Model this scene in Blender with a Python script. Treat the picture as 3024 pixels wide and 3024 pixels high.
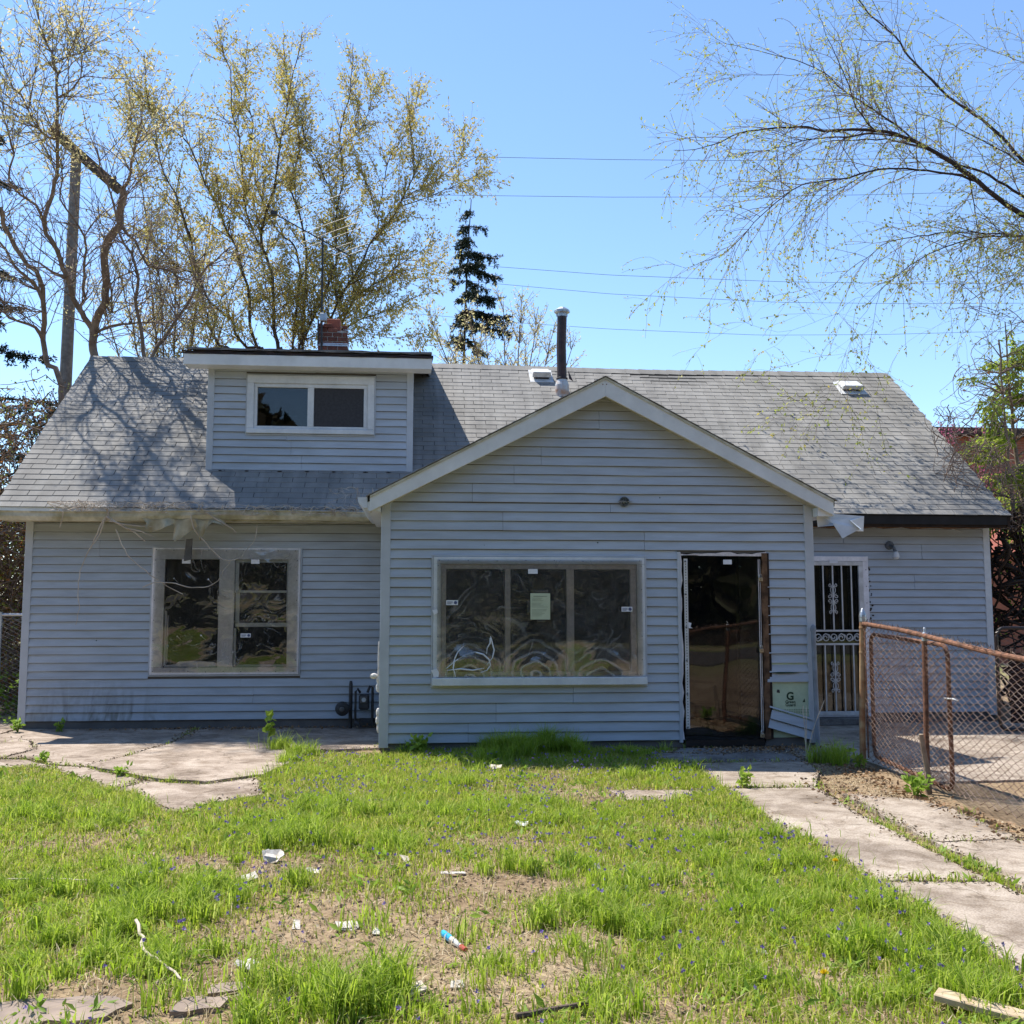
import bpy, bmesh, math, random
import numpy as np
from mathutils import Matrix, Vector, Euler
from mathutils import noise as mnoise

# ------------------------------------------------------------------ camera, sky, sun, exposure
scene = bpy.context.scene
for o in list(bpy.data.objects):
    bpy.data.objects.remove(o)
COL = scene.collection
R = math.radians

cam_data = bpy.data.cameras.new("camera")
cam_data.sensor_width = 36.0
cam_data.lens = 36.0 * 3000.0 / 3024.0
cam_data.clip_start = 0.05
cam_data.clip_end = 2000.0
cam = bpy.data.objects.new("camera", cam_data)
COL.objects.link(cam)
cam.location = (-0.9784, -10.856, 1.45)
cam.rotation_euler = (R(90 + 5.408), 0.0, R(-5.15))
scene.camera = cam

SUN_AZ, SUN_EL = R(-47.0), R(61.0)            # the sun stands behind the house, to the left
world = bpy.data.worlds.new("World")
scene.world = world
world.use_nodes = True
wn = world.node_tree
for n in list(wn.nodes):
    wn.nodes.remove(n)
w_out = wn.nodes.new("ShaderNodeOutputWorld")
w_bg = wn.nodes.new("ShaderNodeBackground")
w_sky = wn.nodes.new("ShaderNodeTexSky")
w_sky.sky_type = 'NISHITA'
w_sky.sun_disc = False
w_sky.sun_elevation = SUN_EL
w_sky.sun_rotation = SUN_AZ
w_sky.air_density = 1.0
w_sky.dust_density = 0.0
w_sky.ozone_density = 5.0
w_bg.inputs["Strength"].default_value = 0.14
wn.links.new(w_sky.outputs[0], w_bg.inputs["Color"])
wn.links.new(w_bg.outputs[0], w_out.inputs["Surface"])

sun_data = bpy.data.lights.new("sun", 'SUN')
sun_data.energy = 5.0
sun_data.angle = R(0.5)
sun_data.color = (1.0, 0.95, 0.87)
sun = bpy.data.objects.new("sun", sun_data)
COL.objects.link(sun)
sdir = Vector((math.sin(SUN_AZ) * math.cos(SUN_EL), math.cos(SUN_AZ) * math.cos(SUN_EL), math.sin(SUN_EL)))
sun.rotation_euler = sdir.to_track_quat('Z', 'Y').to_euler()
sun.location = sdir * 40

vs = scene.view_settings
vs.view_transform = 'Standard'
vs.look = 'None'
vs.gamma = 1.0
vs.use_curve_mapping = False
vs.exposure = 0.85
scene.render.engine = 'CYCLES'
scene.cycles.max_bounces = 6
scene.cycles.diffuse_bounces = 3
scene.cycles.transparent_max_bounces = 12
scene.cycles.use_denoising = True

RNG = random.Random(11)
NP = np.random.default_rng(7)

# ------------------------------------------------------------------ object helpers
WORLD = {}
def link(o, parent=None, world=None):
    """link o; its world matrix is `world` (identity by default) whatever it is parented to"""
    COL.objects.link(o)
    w = world or Matrix()
    if parent is not None:
        o.parent = parent
        o.matrix_parent_inverse = WORLD[parent.name].inverted()
    o.matrix_basis = w
    WORLD[o.name] = w.copy()
    return o

def tag(o, label=None, cat=None, group=None, kind=None):
    if label: o["label"] = label
    if cat: o["category"] = cat
    if group: o["group"] = group
    if kind: o["kind"] = kind
    return o

def thing(name, label, cat, loc=(0, 0, 0), group=None):
    e = bpy.data.objects.new(name, None)
    e.empty_display_size = 0.1
    link(e, None, Matrix.Translation(Vector(loc)))
    return tag(e, label, cat, group)

def raw_mesh(name, V, F, mats, smooth=False):
    me = bpy.data.meshes.new(name)
    me.from_pydata([tuple(v) for v in V], [], [tuple(f) for f in F])
    for m in (mats if isinstance(mats, (list, tuple)) else [mats]):
        me.materials.append(m)
    if smooth:
        me.polygons.foreach_set("use_smooth", [True] * len(me.polygons))
    me.update()
    return me

def fast_mesh(name, V, F, mat, smooth=False):
    """V (n,3) array, F (m,k) array with constant k"""
    V = np.asarray(V, np.float32); F = np.asarray(F, np.int32)
    me = bpy.data.meshes.new(name)
    m, k = F.shape
    me.vertices.add(len(V)); me.vertices.foreach_set("co", V.ravel())
    me.loops.add(m * k); me.loops.foreach_set("vertex_index", F.ravel())
    me.polygons.add(m)
    me.polygons.foreach_set("loop_start", np.arange(0, m * k, k, dtype=np.int32))
    me.polygons.foreach_set("loop_total", np.full(m, k, np.int32))
    if smooth:
        me.polygons.foreach_set("use_smooth", np.ones(m, bool))
    me.materials.append(mat)
    me.update(calc_edges=True)
    me.validate()
    return me

def put(name, me, parent=None, world=None):
    return link(bpy.data.objects.new(name, me), parent, world)

class MB:
    """collects simple solids into one mesh"""
    def __init__(self): self.V = []; self.F = []
    def add(self, V, F):
        b = len(self.V); self.V += [tuple(v) for v in V]; self.F += [tuple(i + b for i in f) for f in F]; return self
    def box(self, x0, x1, y0, y1, z0, z1):
        return self.add([(x0,y0,z0),(x1,y0,z0),(x1,y1,z0),(x0,y1,z0),(x0,y0,z1),(x1,y0,z1),(x1,y1,z1),(x0,y1,z1)],
                        [(0,3,2,1),(4,5,6,7),(0,1,5,4),(1,2,6,5),(2,3,7,6),(3,0,4,7)])
    def prism_y(self, pts, y0, y1):
        """polygon in x,z (counter-clockwise seen from the front) extruded along y"""
        n = len(pts)
        V = [(x, y0, z) for x, z in pts] + [(x, y1, z) for x, z in pts]
        F = [tuple(range(n)), tuple(range(2*n-1, n-1, -1))]
        for i in range(n):
            j = (i + 1) % n
            F.append((i, i + n, j + n, j))
        return self.add(V, F)
    def prism_x(self, pts, x0, x1):
        n = len(pts)
        V = [(x0, y, z) for y, z in pts] + [(x1, y, z) for y, z in pts]
        F = [tuple(range(n-1, -1, -1)), tuple(range(n, 2*n))]
        for i in range(n):
            j = (i + 1) % n
            F.append((i, j, j + n, i + n))
        return self.add(V, F)
    def slab(self, pts, z0, z1):
        n = len(pts)
        V = [(x, y, z0) for x, y in pts] + [(x, y, z1) for x, y in pts]
        F = [tuple(range(n-1, -1, -1)), tuple(range(n, 2*n))]
        for i in range(n):
            j = (i + 1) % n
            F.append((i, j, j + n, i + n))
        return self.add(V, F)
    def tube(self, pts, r, k=8, cap=True):
        V, F = tube(pts, r, k, cap); return self.add(V, F)
    def lathe(self, prof, c, k=14):
        """profile (r,z) round a vertical axis through c=(x,y,z)"""
        V = []
        for r, z in prof:
            for i in range(k):
                a = 2*math.pi*i/k
                V.append((c[0]+r*math.cos(a), c[1]+r*math.sin(a), c[2]+z))
        F = []
        for j in range(len(prof)-1):
            for i in range(k):
                i2 = (i+1) % k
                F.append((j*k+i, j*k+i2, (j+1)*k+i2, (j+1)*k+i))
        F.append(tuple(range(k-1, -1, -1))); b = (len(prof)-1)*k
        F.append(tuple(range(b, b+k)))
        return self.add(V, F)
    def ball(self, c, rx, ry, rz, k=8, m=6):
        prof = [(max(math.sin(math.pi*j/m), .02), -math.cos(math.pi*j/m)) for j in range(m+1)]
        V = []
        for r, z in prof:
            for i in range(k):
                a = 2*math.pi*i/k
                V.append((c[0]+rx*r*math.cos(a), c[1]+ry*r*math.sin(a), c[2]+rz*z))
        F = [(j*k+i, j*k+(i+1)%k, (j+1)*k+(i+1)%k, (j+1)*k+i) for j in range(m) for i in range(k)]
        return self.add(V, F)
    def build(self, name, mat, parent=None, world=None, smooth=False, bevel=0):
        me = raw_mesh(name, self.V, self.F, mat, smooth)
        bm = bmesh.new(); bm.from_mesh(me)
        bmesh.ops.recalc_face_normals(bm, faces=bm.faces[:])
        if bevel:
            bmesh.ops.bevel(bm, geom=bm.edges[:], offset=bevel, segments=1, affect='EDGES', profile=.5)
        bm.to_mesh(me); bm.free()
        return put(name, me, parent, world)

def tube(pts, r, k=8, cap=True):
    P = np.asarray(pts, float); n = len(P)
    rad = np.full(n, float(r)) if np.isscalar(r) else np.asarray(r, float)
    T = np.gradient(P, axis=0); T /= np.linalg.norm(T, axis=1)[:, None] + 1e-9
    ref = np.array([0.31, 0.17, 0.93]) if abs(T[0] @ np.array([0.31,0.17,0.93])) < .95 else np.array([1., 0, 0])
    N = np.cross(T, ref); N /= np.linalg.norm(N, axis=1)[:, None] + 1e-9
    B = np.cross(T, N)
    a = np.arange(k) * 2*math.pi/k
    V = P[:, None, :] + rad[:, None, None]*(np.cos(a)[None, :, None]*N[:, None, :] + np.sin(a)[None, :, None]*B[:, None, :])
    V = V.reshape(-1, 3)
    i = np.arange(k); j = (i+1) % k
    F = []
    for s in range(n-1):
        F += list(zip((s*k+i).tolist(), (s*k+j).tolist(), ((s+1)*k+j).tolist(), ((s+1)*k+i).tolist()))
    if cap and k > 2:
        F.append(tuple(range(k-1, -1, -1))); F.append(tuple(range((n-1)*k, n*k)))
    return V.tolist(), F

# ------------------------------------------------------------------ materials
def mat_base(name):
    m = bpy.data.materials.new(name); m.use_nodes = True
    nt = m.node_tree
    b = nt.nodes["Principled BSDF"]
    return m, nt, b

def noise(nt, scale, detail=4, coord=None, dist=0.0, rough=.55):
    n = nt.nodes.new("ShaderNodeTexNoise")
    n.inputs["Scale"].default_value = scale
    n.inputs["Detail"].default_value = detail
    n.inputs["Roughness"].default_value = rough
    n.inputs["Distortion"].default_value = dist
    if coord is not None: nt.links.new(coord, n.inputs["Vector"])
    return n

def ramp(nt, src, stops):
    r = nt.nodes.new("ShaderNodeValToRGB")
    while len(r.color_ramp.elements) < len(stops): r.color_ramp.elements.new(.5)
    for e, (p, c) in zip(r.color_ramp.elements, stops):
        e.position = p; e.color = (*c, 1) if len(c) == 3 else c
    nt.links.new(src, r.inputs[0])
    return r

def mixrgb(nt, fac, a, b, mode='MIX'):
    n = nt.nodes.new("ShaderNodeMix"); n.data_type = 'RGBA'; n.blend_type = mode
    for s, v in ((0, fac), (6, a), (7, b)):
        if hasattr(v, "is_output") or isinstance(v, bpy.types.NodeSocket): nt.links.new(v, n.inputs[s])
        elif isinstance(v, (int, float)): n.inputs[s].default_value = v
        else: n.inputs[s].default_value = (*v, 1)
    return n.outputs[2]

def math_node(nt, op, a, b=None, clamp=False):
    n = nt.nodes.new("ShaderNodeMath"); n.operation = op; n.use_clamp = clamp
    for i, v in enumerate((a, b)):
        if v is None: continue
        if isinstance(v, (int, float)): n.inputs[i].default_value = v
        else: nt.links.new(v, n.inputs[i])
    return n.outputs[0]

def pos(nt):
    return nt.nodes.new("ShaderNodeNewGeometry").outputs["Position"]

def pm(name, col, col2=None, scale=6, rough=.6, spec=.3, metal=0, bump=0, bscale=60, bdist=.004, rnd=0, isl=0,
       spread=(.35, .65), fine=0, fscale=300, fine_dark=.6, streak=0):
    """procedural material: two colours mixed by noise, random brightness per object or island, fine grain, bump"""
    m, nt, b = mat_base(name)
    p = pos(nt)
    c2 = col2 or tuple(v*.78 for v in col)
    n1 = noise(nt, scale, 5, p)
    rp = ramp(nt, n1.outputs["Fac"], [(spread[0], c2), (spread[1], col)])
    c = rp.outputs[0]
    if rnd or isl:
        if rnd:
            v = nt.nodes.new("ShaderNodeObjectInfo").outputs["Random"]; amt = rnd
        else:
            v = nt.nodes.new("ShaderNodeNewGeometry").outputs["Random Per Island"]; amt = isl
        s = math_node(nt, 'MULTIPLY_ADD', v, 2*amt); nt.nodes[-1].inputs[2].default_value = 1-amt
        hsv = nt.nodes.new("ShaderNodeHueSaturation"); nt.links.new(c, hsv.inputs["Color"]); nt.links.new(s, hsv.inputs["Value"])
        c = hsv.outputs[0]
    if fine:
        n2 = noise(nt, fscale, 2, p)
        f = ramp(nt, n2.outputs["Fac"], [(.35, (fine_dark,)*3), (.65, (1.0,)*3)])
        c = mixrgb(nt, fine, c, f.outputs[0], 'MULTIPLY')
    if streak:                                                          # run-off streaks and patches of lost granules
        mp = nt.nodes.new("ShaderNodeMapping"); mp.inputs["Scale"].default_value = (5.0, .5, .5); nt.links.new(p, mp.inputs["Vector"])
        n3 = noise(nt, 1.0, 6, mp.outputs[0], dist=.5)
        f3 = ramp(nt, n3.outputs["Fac"], [(.38, (.62, .61, .60)), (.62, (1.06, 1.06, 1.05))])
        c = mixrgb(nt, streak, c, f3.outputs[0], 'MULTIPLY')
        n4 = noise(nt, 11, 6, p, dist=.4)
        f4 = ramp(nt, n4.outputs["Fac"], [(.62, (1, 1, 1)), (.72, (.66, .65, .64))])
        c = mixrgb(nt, streak, c, f4.outputs[0], 'MULTIPLY')
    nt.links.new(c, b.inputs["Base Color"])
    b.inputs["Roughness"].default_value = rough
    b.inputs["Specular IOR Level"].default_value = spec
    b.inputs["Metallic"].default_value = metal
    if bump:
        nb = noise(nt, bscale, 4, p)
        bp = nt.nodes.new("ShaderNodeBump"); bp.inputs["Strength"].default_value = bump; bp.inputs["Distance"].default_value = bdist
        nt.links.new(nb.outputs["Fac"], bp.inputs["Height"]); nt.links.new(bp.outputs[0], b.inputs["Normal"])
    return m

def leaf_mat(name, cols, trans=.4, rough=.55, isl=.25):
    """leaf with light coming through; colour picked per leaf"""
    m, nt, b = mat_base(name)
    v = nt.nodes.new("ShaderNodeNewGeometry").outputs["Random Per Island"]
    k = len(cols)
    rp = ramp(nt, v, [(i/max(k-1, 1), c) for i, c in enumerate(cols)])
    nt.links.new(rp.outputs[0], b.inputs["Base Color"])
    b.inputs["Roughness"].default_value = rough
    b.inputs["Specular IOR Level"].default_value = .25
    tr = nt.nodes.new("ShaderNodeBsdfTranslucent"); nt.links.new(rp.outputs[0], tr.inputs[0])
    mx = nt.nodes.new("ShaderNodeMixShader"); mx.inputs[0].default_value = trans
    out = nt.nodes["Material Output"]
    nt.links.new(b.outputs[0], mx.inputs[1]); nt.links.new(tr.outputs[0], mx.inputs[2]); nt.links.new(mx.outputs[0], out.inputs["Surface"])
    return m

def sheet_mat(name, bump, scale, dist, tint=(.9, .9, .9), haze=.0, ior=1.5, bdist=.02, refl=2.1, fine=0, rings=0, lines=0):
    """clear plastic or glass sheet: Fresnel reflection over see-through, waviness as a bump, a little milky haze"""
    m, nt, b = mat_base(name)
    nt.nodes.remove(b)
    p = pos(nt)
    nb = noise(nt, scale, 2, p, dist=dist, rough=.4)
    bp = nt.nodes.new("ShaderNodeBump"); bp.inputs["Strength"].default_value = bump; bp.inputs["Distance"].default_value = bdist
    hgt = nb.outputs["Fac"]; painted_refl = []
    if lines:                                                           # thin pale lines along the buckles, reflections painted into the haze
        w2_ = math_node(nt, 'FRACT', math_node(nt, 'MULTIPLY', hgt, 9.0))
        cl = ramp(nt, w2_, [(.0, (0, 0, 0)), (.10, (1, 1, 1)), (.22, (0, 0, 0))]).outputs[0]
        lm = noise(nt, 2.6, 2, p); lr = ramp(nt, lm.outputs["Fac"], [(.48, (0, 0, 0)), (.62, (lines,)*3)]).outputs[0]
        painted_refl.append(math_node(nt, 'MULTIPLY', cl, lr))
    if fine:                                                            # fine vertical drag scratches
        mp = nt.nodes.new("ShaderNodeMapping"); mp.inputs["Scale"].default_value = (26, 26, 9); mp.inputs["Rotation"].default_value = (0, .35, 0); nt.links.new(p, mp.inputs["Vector"])
        n2 = noise(nt, 1.0, 4, mp.outputs[0], dist=1.2)
        hgt = math_node(nt, 'ADD', hgt, math_node(nt, 'MULTIPLY', n2.outputs["Fac"], fine))
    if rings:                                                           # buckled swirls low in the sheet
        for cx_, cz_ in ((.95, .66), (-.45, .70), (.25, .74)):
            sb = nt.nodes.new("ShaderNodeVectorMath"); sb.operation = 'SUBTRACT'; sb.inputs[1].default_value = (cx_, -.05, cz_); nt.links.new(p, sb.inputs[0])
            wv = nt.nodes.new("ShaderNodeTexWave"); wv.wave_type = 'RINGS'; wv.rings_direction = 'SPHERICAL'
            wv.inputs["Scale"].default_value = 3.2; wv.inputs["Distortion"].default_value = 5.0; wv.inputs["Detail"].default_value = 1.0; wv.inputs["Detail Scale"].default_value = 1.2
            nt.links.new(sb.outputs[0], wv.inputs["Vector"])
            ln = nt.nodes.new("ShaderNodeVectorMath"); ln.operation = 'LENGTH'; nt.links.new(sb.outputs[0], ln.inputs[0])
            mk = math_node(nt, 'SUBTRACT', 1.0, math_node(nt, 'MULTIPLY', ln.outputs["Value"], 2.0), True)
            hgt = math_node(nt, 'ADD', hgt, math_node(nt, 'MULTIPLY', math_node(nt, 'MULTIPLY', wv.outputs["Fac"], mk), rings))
            cl = ramp(nt, wv.outputs["Fac"], [(.72, (0, 0, 0)), (.97, (1, 1, 1))]).outputs[0]          # pale arcs painted into the haze as swirling reflections
            painted_refl.append(math_node(nt, 'MULTIPLY', cl, math_node(nt, 'MULTIPLY', mk, .50)))
    nt.links.new(hgt, bp.inputs["Height"])
    fr = nt.nodes.new("ShaderNodeFresnel"); fr.inputs["IOR"].default_value = ior
    nt.links.new(bp.outputs[0], fr.inputs["Normal"])
    fac = math_node(nt, 'MULTIPLY', fr.outputs[0], refl, True)       # two faces of the sheet
    gl = nt.nodes.new("ShaderNodeBsdfGlossy"); gl.inputs["Roughness"].default_value = .015
    nt.links.new(bp.outputs[0], gl.inputs["Normal"])
    tr = nt.nodes.new("ShaderNodeBsdfTransparent"); tr.inputs[0].default_value = (*tint, 1)
    base = tr.outputs[0]
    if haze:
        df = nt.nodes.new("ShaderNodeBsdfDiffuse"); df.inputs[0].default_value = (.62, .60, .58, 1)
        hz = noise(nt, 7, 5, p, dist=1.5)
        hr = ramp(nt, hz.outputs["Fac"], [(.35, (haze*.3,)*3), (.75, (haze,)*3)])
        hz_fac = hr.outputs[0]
        for c_ in painted_refl: hz_fac = math_node(nt, 'ADD', hz_fac, c_, True)
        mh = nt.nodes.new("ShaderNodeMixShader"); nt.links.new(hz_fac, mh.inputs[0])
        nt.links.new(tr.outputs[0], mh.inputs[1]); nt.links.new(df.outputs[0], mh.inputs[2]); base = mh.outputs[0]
    mx = nt.nodes.new("ShaderNodeMixShader"); nt.links.new(fac, mx.inputs[0])
    nt.links.new(base, mx.inputs[1]); nt.links.new(gl.outputs[0], mx.inputs[2])
    nt.links.new(mx.outputs[0], nt.nodes["Material Output"].inputs["Surface"])
    return m

M = {}
def siding_mat():
    m, nt, b = mat_base("vinyl_siding")
    p = pos(nt)
    sx = nt.nodes.new("ShaderNodeSeparateXYZ"); nt.links.new(p, sx.inputs[0])
    n1 = noise(nt, 1.3, 5, p)
    c = ramp(nt, n1.outputs["Fac"], [(.3, (.375, .412, .452)), (.7, (.43, .468, .51))]).outputs[0]
    # streaky grime, drawn out along the boards
    mp = nt.nodes.new("ShaderNodeMapping"); mp.inputs["Scale"].default_value = (2.2, 2.2, 16); nt.links.new(p, mp.inputs["Vector"])
    n2 = noise(nt, 1.0, 5, mp.outputs[0])
    g = ramp(nt, n2.outputs["Fac"], [(.40, (1, 1, 1)), (.8, (.76, .735, .70))]).outputs[0]
    c = mixrgb(nt, .8, c, g, 'MULTIPLY')
    # mould and splash stain low on the far left of the main wall
    mp3 = nt.nodes.new("ShaderNodeMapping"); mp3.inputs["Scale"].default_value = (9, 9, 2.2); nt.links.new(p, mp3.inputs["Vector"])
    n3a = noise(nt, 1.0, 6, mp3.outputs[0], dist=.8); n3 = ramp(nt, n3a.outputs["Fac"], [(.40, (0, 0, 0)), (.75, (1, 1, 1))])
    dx = math_node(nt, 'ABSOLUTE', math_node(nt, 'ADD', sx.outputs[0], 5.0))
    mx_ = math_node(nt, 'SUBTRACT', 1.0, math_node(nt, 'DIVIDE', dx, 1.3), True)
    mz_ = math_node(nt, 'SUBTRACT', 1.0, math_node(nt, 'DIVIDE', sx.outputs[2], .62), True)
    st = math_node(nt, 'MULTIPLY', math_node(nt, 'MULTIPLY', mx_, mz_), math_node(nt, 'MULTIPLY', n3.outputs[0], 1.5), True)
    c = mixrgb(nt, st, c, (.13, .125, .09))
    v = nt.nodes.new("ShaderNodeObjectInfo").outputs["Random"]
    s = math_node(nt, 'MULTIPLY_ADD', v, .07); nt.nodes[-1].inputs[2].default_value = .965
    hsv = nt.nodes.new("ShaderNodeHueSaturation"); nt.links.new(c, hsv.inputs["Color"]); nt.links.new(s, hsv.inputs["Value"])
    nt.links.new(hsv.outputs[0], b.inputs["Base Color"])
    b.inputs["Roughness"].default_value = .42
    b.inputs["Specular IOR Level"].default_value = .4
    nb = noise(nt, 6, 3, mp.outputs[0])
    bp = nt.nodes.new("ShaderNodeBump"); bp.inputs["Strength"].default_value = .15; bp.inputs["Distance"].default_value = .01
    nt.links.new(nb.outputs["Fac"], bp.inputs["Height"]); nt.links.new(bp.outputs[0], b.inputs["Normal"])
    return m
M['siding'] = siding_mat()
M['corner'] = pm("corner_trim", (.46, .49, .525), (.39, .415, .445), 3, .45, .35)
M['white'] = pm("white_trim", (.66, .68, .69), (.54, .56, .57), 3, .45, .35, fine=.3, fscale=25, fine_dark=.8)
M['oldwhite'] = pm("chipped_white_paint", (.86, .83, .84), (.72, .69, .70), 5, .6, .3, bump=.3, bscale=60, fine=.35, fscale=30, fine_dark=.7)
M['fascia'] = pm("white_aluminium_fascia", (.70, .71, .70), (.60, .61, .60), 2.2, .38, .4, fine=.3, fscale=12, fine_dark=.82)
M['gutter'] = pm("stained_gutter", (.60, .57, .46), (.36, .33, .21), 4, .5, .35, fine=.6, fscale=14, fine_dark=.6)
M['shingle'] = pm("asphalt_shingle", (.33, .315, .29), (.26, .25, .232), 1.6, .9, .15, bump=.5, bscale=220, bdist=.003, rnd=.07, fine=.7, fscale=230, fine_dark=.62, streak=.45)
M['shingle_i'] = pm("asphalt_shingle_field", (.33, .315, .29), (.26, .25, .232), 1.6, .9, .15, bump=.5, bscale=220, bdist=.003, isl=.07, fine=.7, fscale=230, fine_dark=.62, streak=.45)
M['deck'] = pm("roof_felt", (.035, .034, .034), None, 5, .9, .1)
M['roofedge'] = pm("rolled_roofing", (.20, .19, .18), (.10, .095, .09), 8, .9, .15, bump=.4, bscale=40)
M['tar'] = pm("black_tar", (.02, .018, .018), (.05, .03, .025), 10, .6, .3)
M['sheath'] = pm("wall_sheathing", (.16, .15, .14), None, 5, .8, .1)
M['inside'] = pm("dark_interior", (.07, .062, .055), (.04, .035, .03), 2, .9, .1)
M['brick'] = pm("red_brick", (.23, .085, .06), (.13, .055, .042), 14, .85, .2, bump=.5, bscale=90, rnd=.28, fine=.5, fscale=120)
M['mortar'] = pm("mortar", (.42, .38, .34), (.30, .27, .24), 12, .95, .1)
M['flue_tile'] = pm("clay_flue_tile", (.36, .12, .075), (.26, .085, .06), 8, .75, .2)
M['band'] = pm("metal_band", (.72, .72, .75), (.50, .50, .53), 20, .3, .5, metal=.6)
M['darkpipe'] = pm("rusty_dark_pipe", (.055, .028, .026), (.022, .014, .014), 9, .5, .4, bump=.2, bscale=30)
M['galv'] = pm("galvanised_steel", (.55, .57, .58), (.36, .38, .40), 9, .38, .5, metal=.75, fine=.4, fscale=60)
M['collar'] = pm("weathered_collar", (.47, .50, .52), (.40, .20, .09), 7, .55, .4, spread=(.30, .55))
M['vent'] = pm("pale_vent_metal", (.66, .66, .65), (.48, .48, .47), 8, .45, .4)
M['brownframe'] = pm("weathered_brown_frame", (.72, .66, .64), (.58, .52, .505), 9, .6, .3, fine=.4, fscale=40)
M['screen'] = pm("insect_screen", (.05, .05, .055), None, 30, .7, .2)
M['wood'] = pm("bare_torn_wood", (.22, .125, .07), (.06, .035, .022), 9, .85, .15, bump=.6, bscale=40)
M['blackwood'] = pm("dark_rotted_wood", (.022, .018, .016), (.045, .03, .022), 9, .9, .1, bump=.4, bscale=30)
M['barwhite'] = pm("white_painted_bars", (.64, .63, .62), (.48, .46, .44), 12, .45, .4)
M['darkdoor'] = pm("dark_door_panel", (.028, .024, .022), (.018, .016, .015), 6, .35, .4)
M['brass'] = pm("padlock_brass", (.48, .36, .22), (.34, .26, .17), 20, .4, .5, metal=.6)
M['steel'] = pm("padlock_shackle", (.5, .5, .5), None, 20, .3, .5, metal=.9)
M['greenboard'] = pm("green_insulation_board", (.50, .58, .40), (.42, .50, .34), 5, .7, .2, fine=.3, fscale=30, fine_dark=.8)
M['ink'] = pm("dark_green_ink", (.035, .06, .035), None, 20, .7, .2)
M['paper'] = pm("notice_paper", (.50, .54, .38), (.44, .48, .33), 8, .7, .2)
M['paperink'] = pm("faded_ink", (.26, .30, .22), None, 20, .7, .2)
M['label'] = pm("white_sticker", (.72, .72, .74), (.64, .64, .66), 20, .5, .3)
M['labelblue'] = pm("sticker_ink", (.10, .12, .22), None, 20, .6, .2)
M['rust'] = pm("rusted_pipe", (.25, .12, .072), (.10, .052, .034), 18, .8, .2, bump=.6, bscale=70, spread=(.38, .6), fine=.7, fscale=90, fine_dark=.5)
M['rustpost'] = pm("rust_streaked_post", (.34, .24, .13), (.22, .10, .045), 9, .65, .3, bump=.3, bscale=60)
M['greypost'] = pm("painted_grey_post", (.22, .25, .29), (.16, .17, .19), 8, .5, .4)
M['mesh'] = pm("chain_link_wire", (.30, .215, .165), (.14, .075, .048), 7, .5, .5, metal=.2, spread=(.42, .62))
M['meshgrey'] = pm("grey_chain_link_wire", (.40, .41, .41), (.25, .24, .22), 8, .45, .5, metal=.5)
M['blackmetal'] = pm("black_gate_metal", (.02, .02, .022), (.05, .03, .02), 9, .4, .4)
M['plank_brown'] = pm("dark_brown_board", (.05, .022, .016), (.03, .014, .01), 6, .8, .2)
M['meter'] = pm("grimy_meter_iron", (.045, .045, .048), (.02, .018, .016), 14, .55, .4, bump=.4, bscale=50)
M['foam'] = pm("torn_white_foam", (.75, .73, .70), (.60, .55, .48), 20, .8, .2)
M['cloth'] = pm("hanging_soffit_vinyl", (.50, .42, .27), (.32, .26, .15), 6, .6, .3)
M['downspout'] = pm("grey_downspout", (.12, .115, .11), (.07, .066, .062), 8, .5, .4)
M['tornmetal'] = pm("bent_white_metal", (.62, .66, .70), (.50, .53, .57), 6, .35, .5)
M['lamp'] = pm("corroded_lamp_metal", (.05, .055, .06), (.16, .17, .18), 30, .5, .4)
M['glass'] = sheet_mat("window_glass", .04, 1.2, .3, (.80, .83, .84), refl=1.1)
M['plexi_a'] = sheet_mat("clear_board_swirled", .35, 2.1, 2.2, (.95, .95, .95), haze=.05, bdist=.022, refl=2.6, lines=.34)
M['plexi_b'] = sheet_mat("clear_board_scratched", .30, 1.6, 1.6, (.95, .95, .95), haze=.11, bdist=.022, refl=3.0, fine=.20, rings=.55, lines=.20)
M['plexi_c'] = sheet_mat("clear_board_door", .02, 1.2, .5, (.90, .90, .90), haze=.012, bdist=.02)

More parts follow.
